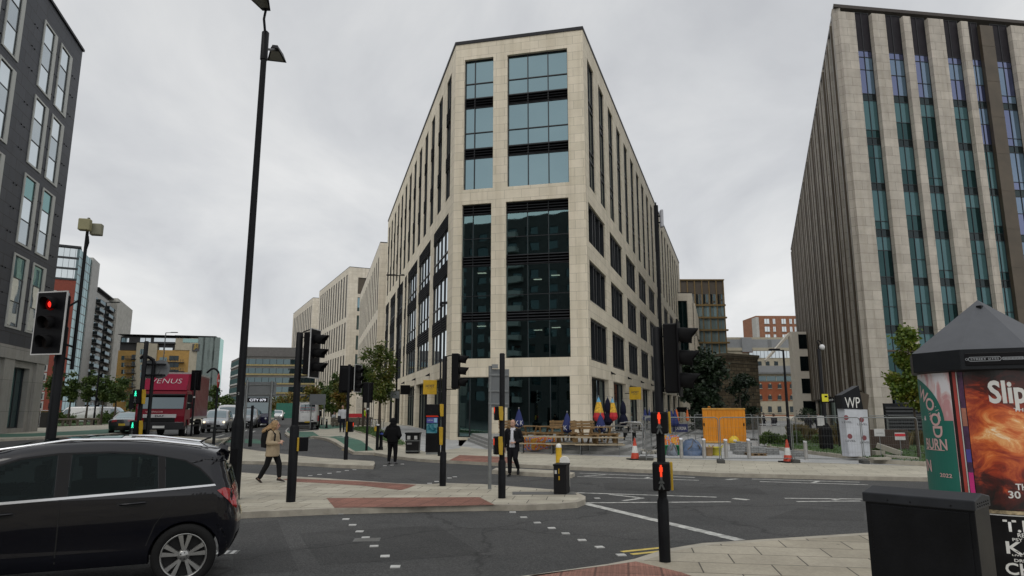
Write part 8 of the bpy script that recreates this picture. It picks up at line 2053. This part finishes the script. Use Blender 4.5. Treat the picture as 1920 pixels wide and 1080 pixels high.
def put_fence(a, b, lab, h=KH, w0=3.3):
    global first
    p, q = gp(*a, h), gp(*b, h); d = q-p; rz = math.atan2(d.y, d.x); s_ = d.to_2d().length/w0
    if first: o = fp; first = False; o['label'] = lab; o.location = p; o.rotation_euler = (0, 0, rz); o['group'] = 'mesh fence panels round the works'
    else: o = dup(fp, p, rz, lab)
    o.scale = (s_, 1, 1); return o
put_fence((1212, 866), (1350, 868), 'wire fence panel between the cone by the steps and the orange store')
put_fence((1353, 868), (1487, 867.5), 'wire fence panel in front of the grey paver stacks')
put_fence((1490, 867.5), (1619, 869), 'wire fence panel ending in front of the white totem')
put_fence((1622, 869), (1728, 872), 'wire fence panel between totem and poster drum')
put_fence((1670, 843), (1738, 858), 'angled wire fence panel behind the small red and white notice')
put_fence((1588, 846), (1668, 842), 'wire fence panel behind the totem on the lawn')
put_fence((1495, 840), (1586, 845), 'wire fence panel on the lawn edge left of the totem')
put_fence((1304, 828), (1322, 822), 'short receding fence panel left of the orange store')
put_fence((1388, 824), (1412, 826), 'fence panel right of the orange store'); put_fence((1414, 826), (1424, 842), 'receding fence panel near the plaza lamp'); put_fence((1424, 812), (1478, 815), 'far fence panel across the plaza below the brick office')
put_fence((1232, 842), (1212, 862), 'side-on fence panel beside the steps'); put_fence((1206, 850), (1222, 842), 'fence panel along the terrace steps')
# traffic cones
CONO = mat('cone_orange', (.48,.05,.02), .5, dirt=.25); CONW = mat('cone_white', (.6,.6,.58), .5, dirt=.25)
def cone(px_, py_, lab, hh_):
    p = gp(px_, py_, KH); t = thing('traffic_cone', lab, 'traffic cone', p, .3)
    mb = MB(); mb.box(-.27, .27, -.27, .27, 0, .05); mb.build('base', mat('cone_base', (.02,.02,.02), .8), t, bev=.02)
    R_ = lambda f: lerp(.175, .03, f)
    for f0, f1, m_, nm in ((0, .28, CONO, 'orange_band'), (.28, .62, CONW, 'white_band'), (.62, 1., CONO, 'orange_band')):
        mb = MB(); mb.lathe([(R_(f0), .05+(hh_-.05)*f0), (R_(f1), .05+(hh_-.05)*f1)], 20); mb.build(nm, m_, t)
    return t
cone(1191, 862, 'red and white traffic cone at the foot of the terrace steps', .85); cone(1478, 867, 'red and white traffic cone at the fence joint before the lawn', .85)
# steel bollards
def sbol(px_, py_, top_py, lab):
    p = gp(px_, py_, KH); t = thing('steel_bollard', lab, 'bollard', p, 0, 'steel bollards along the plaza edge'); zt = hz(960, top_py, p)-KH
    mb = MB(); mb.lathe([(.075, 0), (.075, zt-.06)], 18); mb.build('post', mat('brushed_steel', (.42,.41,.39), .4, .6), t)
    T = M.Translation((0, 0, zt-.02)) @ M.Rotation(R(24), 4, 'X'); mb = MB(T); mb.lathe([(.001, .012), (.078, .01), (.078, -.03), (.06, -.06)], 18, caps=False, smooth=False); mb.build('sloped_cap', mat('bright_steel', (.75,.76,.78), .15, .9), t)
for px_, py_, tp_, lab in ((1278, 860, 822, 'steel bollard in front of the green tub'), (1321, 860, 823, 'steel bollard in front of the blue tarpaulin'), (1362, 861, 824, 'steel bollard below the yellow bags'), (1405, 861, 824, 'steel bollard in front of the paver stack'), (1512, 862, 827, 'steel bollard right of the fence cone'), (1605, 861, 827, 'steel bollard at the foot of the white totem')): sbol(px_, py_, tp_, lab)
# orange tool store
p = gp(1320, 831, KH); q_ = gp(1386, 830, KH); ow = (q_-p).length; oh = hz(960, 765.5, p)-KH; ORG = mat('store_orange', (.66,.25,.008), .5, var=.08, dirt=.2)
os__ = thing('tool_store', 'orange steel tool store with ribbed doors standing on the plaza', 'container', p, -.25)
mb = MB(); mb.box(0, ow, 0, 1.3, .06, oh-.05); mb.build('body', ORG, os__, bev=.02)
mb = MB()
for k in range(11): x_ = .12+k*(ow-.24)/10; mb.prism([(x_-.05, 0), (x_-.025, -.045), (x_+.025, -.045), (x_+.05, 0)], .15, oh-.15, 'z')
mb.build('door_rib', ORG, os__)
mb = MB(); mb.box(-.02, ow+.02, -.06, 1.32, oh-.08, oh); mb.box(-.01, ow+.01, -.05, .03, .03, .14); mb.build('rim', mat('store_orange_edge', (.58,.30,.05), .5, dirt=.2), os__, bev=.01)
for x_ in (.05, ow-.12):
    mb = MB(); mb.box(x_-.03, x_+.05, -.075, -.02, oh*.5, oh*.5+.16); mb.build('hinge', PBLK, os__)
mb = MB(); mb.tube([(.35, .2, oh), (.35, .2, oh+.1), (.45, .2, oh+.1), (.45, .2, oh)], .02, 6); mb.build('lifting_eye', ORG, os__)
# yellow bags
YBAG = mat('bag_yellow', (.6,.40,.02), .6, var=.35, scale=6, bump=.5, bscale=8)
for px_, py_, r_, lab in ((1350, 828, .34, 'yellow sack leaning at the middle of the orange store doors'), (1364, 829, .42, 'large puffy yellow sack in front of the orange store'), (1373, 832, .34, 'yellow sack with pale print at the right of the heap')):
    p = gp(px_, py_, KH); t = thing('yellow_sack', lab, 'sack', p-V((.3, 1.3, 0))); mb = MB(); n = 14; rr = random.Random(px_); 
    rings = []
    for i in range(9):
        f = i/8; rad = r_*math.sin(PI*(.12+.85*f))**.6*(1.05-.25*f); rings.append([(rad*(1+rr.uniform(-.13, .13))*math.cos(2*PI*k/n), rad*.8*(1+rr.uniform(-.13, .13))*math.sin(2*PI*k/n), r_*1.5*f) for k in range(n)])
    mb.loft(rings); mb.build('sack_body', YBAG, t); mb = MB(); mb.sphere((-.02, -r_*.78, r_*.7), r_*.28, 10, sc=(1.2, .3, .8)); mb.build('printed_patch', mat('bag_print', (.55,.5,.42), .6, var=.5, scale=12), t)
# covered heap, tubs
TARP = mat('tarp_blue', (.07,.11,.19), .5, var=.4, scale=4, bump=.5, bscale=6)
def heap(px0, px1, py_, top_py, lab, m_, seed, depth=1.0):
    p = gp((px0+px1)/2, py_, KH); w_ = (px1-px0)/F*p.y; hh_ = hz(960, top_py, p)-KH; t = thing('covered_heap', lab, 'tarpaulin', p+V((0, depth*.5, 0))); rr = random.Random(seed); n = 22; rings = []
    for i in range(10):
        f = i/9; k_ = (1-f**2.6)**.5 if f < 1 else .02
        rings.append([((w_/2)*k_*math.copysign(abs(math.cos(a))**.6, math.cos(a))*(1+rr.uniform(-.06, .06))+w_*.1*f, depth/2*k_*math.copysign(abs(math.sin(a))**.6, math.sin(a))*(1+rr.uniform(-.08, .08)), hh_*f*(1+rr.uniform(-.05, .05))) for a in [2*PI*q/n for q in range(n)]])
    mb = MB(); mb.loft(rings); mb.build('cover', m_, t); mb = MB(); mb.tube([(-w_*.45, -depth*.3, .1), (-w_*.1, -depth*.5, hh_*.6), (w_*.1, -depth*.2, hh_*1.0), (w_*.3, -depth*.47, hh_*.55), (w_*.45, -depth*.3, .1)], .02, 6); mb.build('tie_cord', WOODG, t)
heap(1283, 1320, 855, 824, 'blue tarpaulin draped over a heap behind the fence', TARP, 3, 1.3); heap(1254, 1272, 855, 832, 'grey-blue sheeting crumpled between the two green tubs', mat('sheet_grey', (.13,.15,.18), .5, var=.6, scale=7), 5, .7)
def tub(px_, py_, lab, c, hh_=.42, r_=.21):
    p = gp(px_, py_, KH); t = thing('rubber_tub', lab, 'tub', p); mb = MB(); mb.lathe([(r_*.78, 0), (r_*.85, .05), (r_, hh_), (r_*1.08, hh_+.01), (r_*1.08, hh_-.02)], 20); mb.build('tub_body', mat('tub_%d' % int(c[0]*1000+c[1]*10), c, .5), t)
    mb = MB()
    for sd in (-1, 1): mb.tube([(sd*r_*.98, -.07, hh_), (sd*r_*1.15, -.05, hh_+.07), (sd*r_*1.15, .05, hh_+.07), (sd*r_*.98, .07, hh_)], .015, 6)
    mb.build('handle', MATS['tub_%d' % int(c[0]*1000+c[1]*10)], t)
tub(1252, 853, 'left green rubber tub beside the crumpled sheeting', (.01,.18,.06)); tub(1274, 853, 'right green rubber tub tucked under the blue tarpaulin', (.01,.18,.06)); tub(1343, 854, 'yellow rubber tub right of the tarpaulin', (.48,.42,.03), .36, .26); tub(1330, 855, 'brown bucket between tarpaulin and yellow tub', (.28,.17,.07), .38, .17)
# paver stacks
PAV = bricks('stacked_pavers', (.24,.25,.25), (.31,.315,.31), (.10,.10,.10), .21, .08, .008, .85, uv=True, stain=.2)
def stack(x0, x1, py_, top_py, lab, dep=.8, pallet=False, base=KH, off_y=0.):
    p = gp(x0, py_, base); p = p+V((0, off_y, 0)); w_ = (x1-x0)/F*p.y; hh_ = hz(960, top_py, p)-p.z; t = thing('paver_stack', lab, 'paving stones', p, .03); f_ = Fac((0, 0), (1, 0), (0, 1)); z0 = .11 if pallet else 0
    mb = MB(); n = max(2, int(w_/.42)); rr = random.Random(x0)
    for k in range(n): f_.box(mb, w_*k/n+.004, w_*(k+1)/n-.004, z0, hh_-rr.choice([0, 0, .02]), rr.uniform(0, .03), dep)
    mb.build('stones', PAV, t, bev=.006)
    if pallet:
        mb = MB()
        for y_ in (0.02, dep/2, dep-.1): mb.box(-.05, w_+.05, y_, y_+.09, .0, .02); 
        for x_ in (0., w_/2-.05, w_-.1):
            for y_ in (0.02, dep/2, dep-.1): mb.box(x_, x_+.1, y_, y_+.09, .02, .09)
        mb.box(-.05, w_+.05, 0, dep, .09, .11); mb.build('pallet', TIMB, t)
stack(1385, 1408, 853, 846, 'low row of grey pavers left of the pallet'); stack(1391, 1410, 849, 832, 'tall left stack of grey pavers behind the bollard', off_y=.9); stack(1410, 1437, 855, 838, 'wide stack of grey pavers on a timber pallet', pallet=True); stack(1438, 1462, 853, 841, 'right stack of grey pavers beside the pallet'); stack(1403, 1424, 846, 829, 'rear stack of grey pavers behind the pallet stack', off_y=1.); stack(1485, 1512, 858, 846, 'low stack of pale slabs left of the steel bollard'); 
SLAB = mat('stone_slab', (.33,.31,.26), .8, var=.15, dirt=.3)
def slab_(px_, py_, d, rz, ry, lab, z=0.):
    p = gp(px_, py_, KH+.15); t = thing('stone_slab', lab, 'stone slab', p, rz); mb = MB(); mb.cbox((0, 0, d[2]/2+z), d, ry=ry); mb.build('slab', SLAB, t, bev=.01)
slab_(1668, 853, (.95, .5, .2), -.5, .35, 'tilted pale stone slab on the grass right of the totem', .12); slab_(1645, 853, (.45, .4, .18), .2, 0, 'small square stone block at the foot of the totem'); slab_(1690, 860, (1.1, .4, .1), -.3, .08, 'flat pale slab lying in front of the tilted one'); slab_(1650, 862, (.7, .35, .08), .1, 0, 'low flat slab at the lawn kerb by the weedy clump')
for x0, lab in ((1560, 'long concrete kerb stones lying under the fence'),):
    pass
p = gp(1218, 851, KH); t = thing('rubble_heap', 'small heap of broken pale stones beside the steps and fence', 'rubble', p); rr = random.Random(4)
for k in range(9): mb = MB(); mb.cbox((rr.uniform(-.6, .7), rr.uniform(-.3, .4), .06+.06*(k % 2)), (rr.uniform(.15, .4), rr.uniform(.12, .3), rr.uniform(.06, .14)), rz=rr.uniform(0, 3), rx=rr.uniform(-.3, .3)); mb.build('stone', CONW if k < 3 else SLAB, t, bev=.01)
# wayfinding totem
p = gp(1612, 856, KH+.15); t = thing('wayfinding_totem', 'angular dark totem with WP lettering above a white wrapped base', 'totem', p, R(4)); k_ = F/p.y
X = lambda px_: (px_-1612)/F*p.y
Z = lambda py_: hz(960, py_, p)-p.z
mb = MB(); mb.prism([(X(1592), 0), (X(1632), 0), (X(1634), Z(768)), (X(1590), Z(766))], -.02, .5, 'y'); mb.build('white_wrap', mat('wrap_white', (.50,.52,.56), .45, var=.12, scale=2, dirt=.15), t)
mb = MB(); mb.prism([(X(1587), Z(766.5)), (X(1626), Z(767.5)), (X(1621), Z(723)), (X(1586), Z(741))], -.04, .42, 'y'); hd_ = mb.build('dark_head', mat('totem_dark', (.012,.013,.015), .4), t)
mb = MB(); mb.prism([(X(1626), Z(768)), (X(1637), Z(768)), (X(1642), Z(740)), (X(1622), Z(733))], .05, .6, 'y'); mb.prism([(X(1633), 0), (X(1637), 0), (X(1638), Z(768)), (X(1634), Z(768))], .05, .55, 'y'); mb.build('bronze_side', BRONZE, t)
o = text('WP', PLW2, hd_, face_T((X(1606), -.045, Z(755)), (1, 0, 0), (0, 0, 1)), width=.62, height=.42)
LOGR = mat('logo_dusk_red', (.20,.05,.06), .5)
for px_, py_ in ((1592, 783), (1621, 787), (1596, 818), (1623, 821)):
    mb = MB(); mb.T = M.Translation((X(px_), -.024, Z(py_))) @ M.Rotation(PI/2, 4, 'X'); mb.lathe([(.001, .004), (.1, .004), (.1, 0)], 16, caps=False, smooth=False); mb.T = mb.T @ M.Scale(1, 4); mb.build('logo_disc', LOGR, t)
    text('LEVEL', LK_, t, face_T((X(px_+1), -.026, Z(py_+8.5)), (1, 0, 0), (0, 0, 1)), width=.42, height=.075)
for px_, py_ in ((1652, 811), (1690, 818)):
    q = gp(px_, 858, KH+.15); t = thing('notice_board', 'plain white notice tied to the fence right of the totem' if px_ < 1670 else 'small red and white notice on the angled fence', 'notice', q); zc_ = hz(960, py_, q)-q.z
    mb = MB(); mb.box(-.2, .2, -.06, -.04, zc_-.14, zc_+.14, 0)
    pn = mb.build('panel', WEDGE, t)
    if px_ > 1670: mb = MB(); mb.box(-.2, .2, -.064, -.06, zc_+.0, zc_+.10); mb.build('red_band', CRED, pn)
    else: mb = MB(); mb.box(-.14, .14, -.064, -.06, zc_-.03, zc_-.01); mb.build('text_line', GALV, pn)
    mb = MB(); mb.tube([(0, -.03, 0), (0, -.03, zc_)], .015, 6); mb.build('stake', GALV, t)
mb = MB(); q = at(1668, 820, 33); t = thing('planter_wall', 'dark rusty planter wall behind the totem on the lawn', 'planter', (q.x, 33, KH+.1)); mb.box(-1.1, .9, 0, .5, 0, .95); mb.build('wall', mat('corten_dark', (.045,.028,.02), .8, var=.3), t, bev=.01)
mb = MB(); q = at(1760, 812, 44); t = thing('louvre_screen', 'dark slatted screen at the base of the fin office behind the maple', 'screen', (q.x, 44, KH))
for k in range(9): mb.box(-3.2, 5., 0, .1, .3+k*.22, .42+k*.22)
mb.build('slats', mat('slat_dark', (.03,.032,.035), .6), t)
mb = MB(); mb.box(-3.2, 5., .1, .3, 0, 2.4); mb.build('backing', BLK, t)
# plaza ramp wall
q = gp(1428, 826, KH); t = thing('low_wall', 'pale low ramp wall on the plaza behind the far fence', 'wall', q); mb = MB(); mb.box(0, 2.1, 0, .4, 0, .95); mb.build('wall', mat('pale_stone_wall', (.36,.36,.35), .8, dirt=.2), t, bev=.01)
mb = MB(); mb.tube([(-.1, -.1, 1.05), (2.2, -.1, 1.05)], .025, 8); mb.build('rail', STL, t)
# far street furniture: barriers, sign back, cycle hoops
q = at(596, 776, 58); s = thing('road_sign', 'blue-grey sign back on two posts right above the white van', 'road sign', (q.x, 58, KH+.5)); 
mb = MB(); mb.box(-.75, .6, -.02, .02, hz(960, 759, q)-KH-.5, hz(960, 739, q)-KH-.5); mb.build('sign_plate', SGREY, s); mb = MB()
for x_ in (-.6, .5): mb.lathe([(.05, 0), (.05, hz(960, 739, q)-KH-.5)], 8, c=(x_, .06, 0))
mb.build('posts', GALV, s)
for i, (px_, lab) in enumerate(((648, 'timber planter bench on the pavement left of the walking man'), (672, 'slatted timber bench beside the red barriers'))):
    q = at(px_, 789, 64+i*2); t = thing('bench', lab, 'bench', (q.x, 64+i*2, KH+.5)); mb = MB()
    for k in range(5): mb.box(-1.3, 1.3, -.3, .3, .12+k*.14, .23+k*.14)
    mb.build('slats', WOODG, t); mb = MB()
    for x_ in (-1.2, 1.1): mb.box(x_, x_+.1, -.28, .28, 0, .85)
    mb.build('frame', GALV, t)
q = at(668, 772, 72); t = thing('barrier', 'red and white plastic barrier by the hi-vis worker', 'barrier', (q.x, 72, KH+.5)); mb = MB(); mb.box(-1.3, 1.3, -.05, .05, .75, 1.15, 0); mb.box(-1.3, 1.3, -.05, .05, .2, .45, 1); mb.build('panel', [CRED, CONW], t); mb = MB()
for x_ in (-1.2, 1.2): mb.box(x_-.05, x_+.05, -.25, .25, 0, .2); mb.box(x_-.04, x_+.04, -.04, .04, .2, 1.1)
mb.build('foot', CRED, t)
q = at(522, 768, 150); t = thing('site_hoarding', 'green site hoarding beyond the distant cars', 'hoarding', (q.x+1.5, 150, .5)); mb = MB(); mb.box(-2, 7, 0, .3, 0, 3.2); mb.build('panel', mat('hoarding_green', (.02,.13,.09), .7, var=.2), t)
for k in range(4):
    q = gp(700+k*5, 804-k*.3, KH); t = thing('cycle_hoop', 'steel cycle hoop by the shopfront behind the street tree', 'cycle stand', q, R(70), 'cycle hoops by the left shopfront'); mb = MB(); mb.tube([(-.35, 0, 0), (-.35, 0, .6), (-.25, 0, .75), (.25, 0, .75), (.35, 0, .6), (.35, 0, 0)], .025, 8); mb.build('hoop', STL, t)
# low wall and rails by the left building
q = gp(58, 802, KH); t = thing('entrance_rail', 'handrail and low dark wall at the foot of the clad building', 'handrail', q); mb = MB(); mb.box(.1, 1.6, .5, .9, 0, 1.3); mb.build('low_wall', mat('low_wall_dark', (.035,.033,.03), .8), t, bev=.01); mb = MB(); mb.tube([(-2.2, -.2, 1.9), (.6, .1, 1.45), (1.7, .2, 1.45)], .03, 8)
for x_ in (-.6, .6, 1.6): mb.tube([(x_, .1, 0), (x_, .1, 1.5)], .025, 6)
mb.build('rail', STL, t)
# two small traffic signals across the left junction
s = Post('traffic_light', 'small distant signal beyond the hedge left of the green man post', 'traffic light', 244, 792, KH)
mb = MB(); mb.lathe([(.06, 0), (.05, s.z(735))], 8); mb.build('pole', GALV, s.t); signal(s.t, (0, -.1, s.z(746)), PI, None, None); signal(s.t, (0, -.1, s.z(760)), PI, None, None)
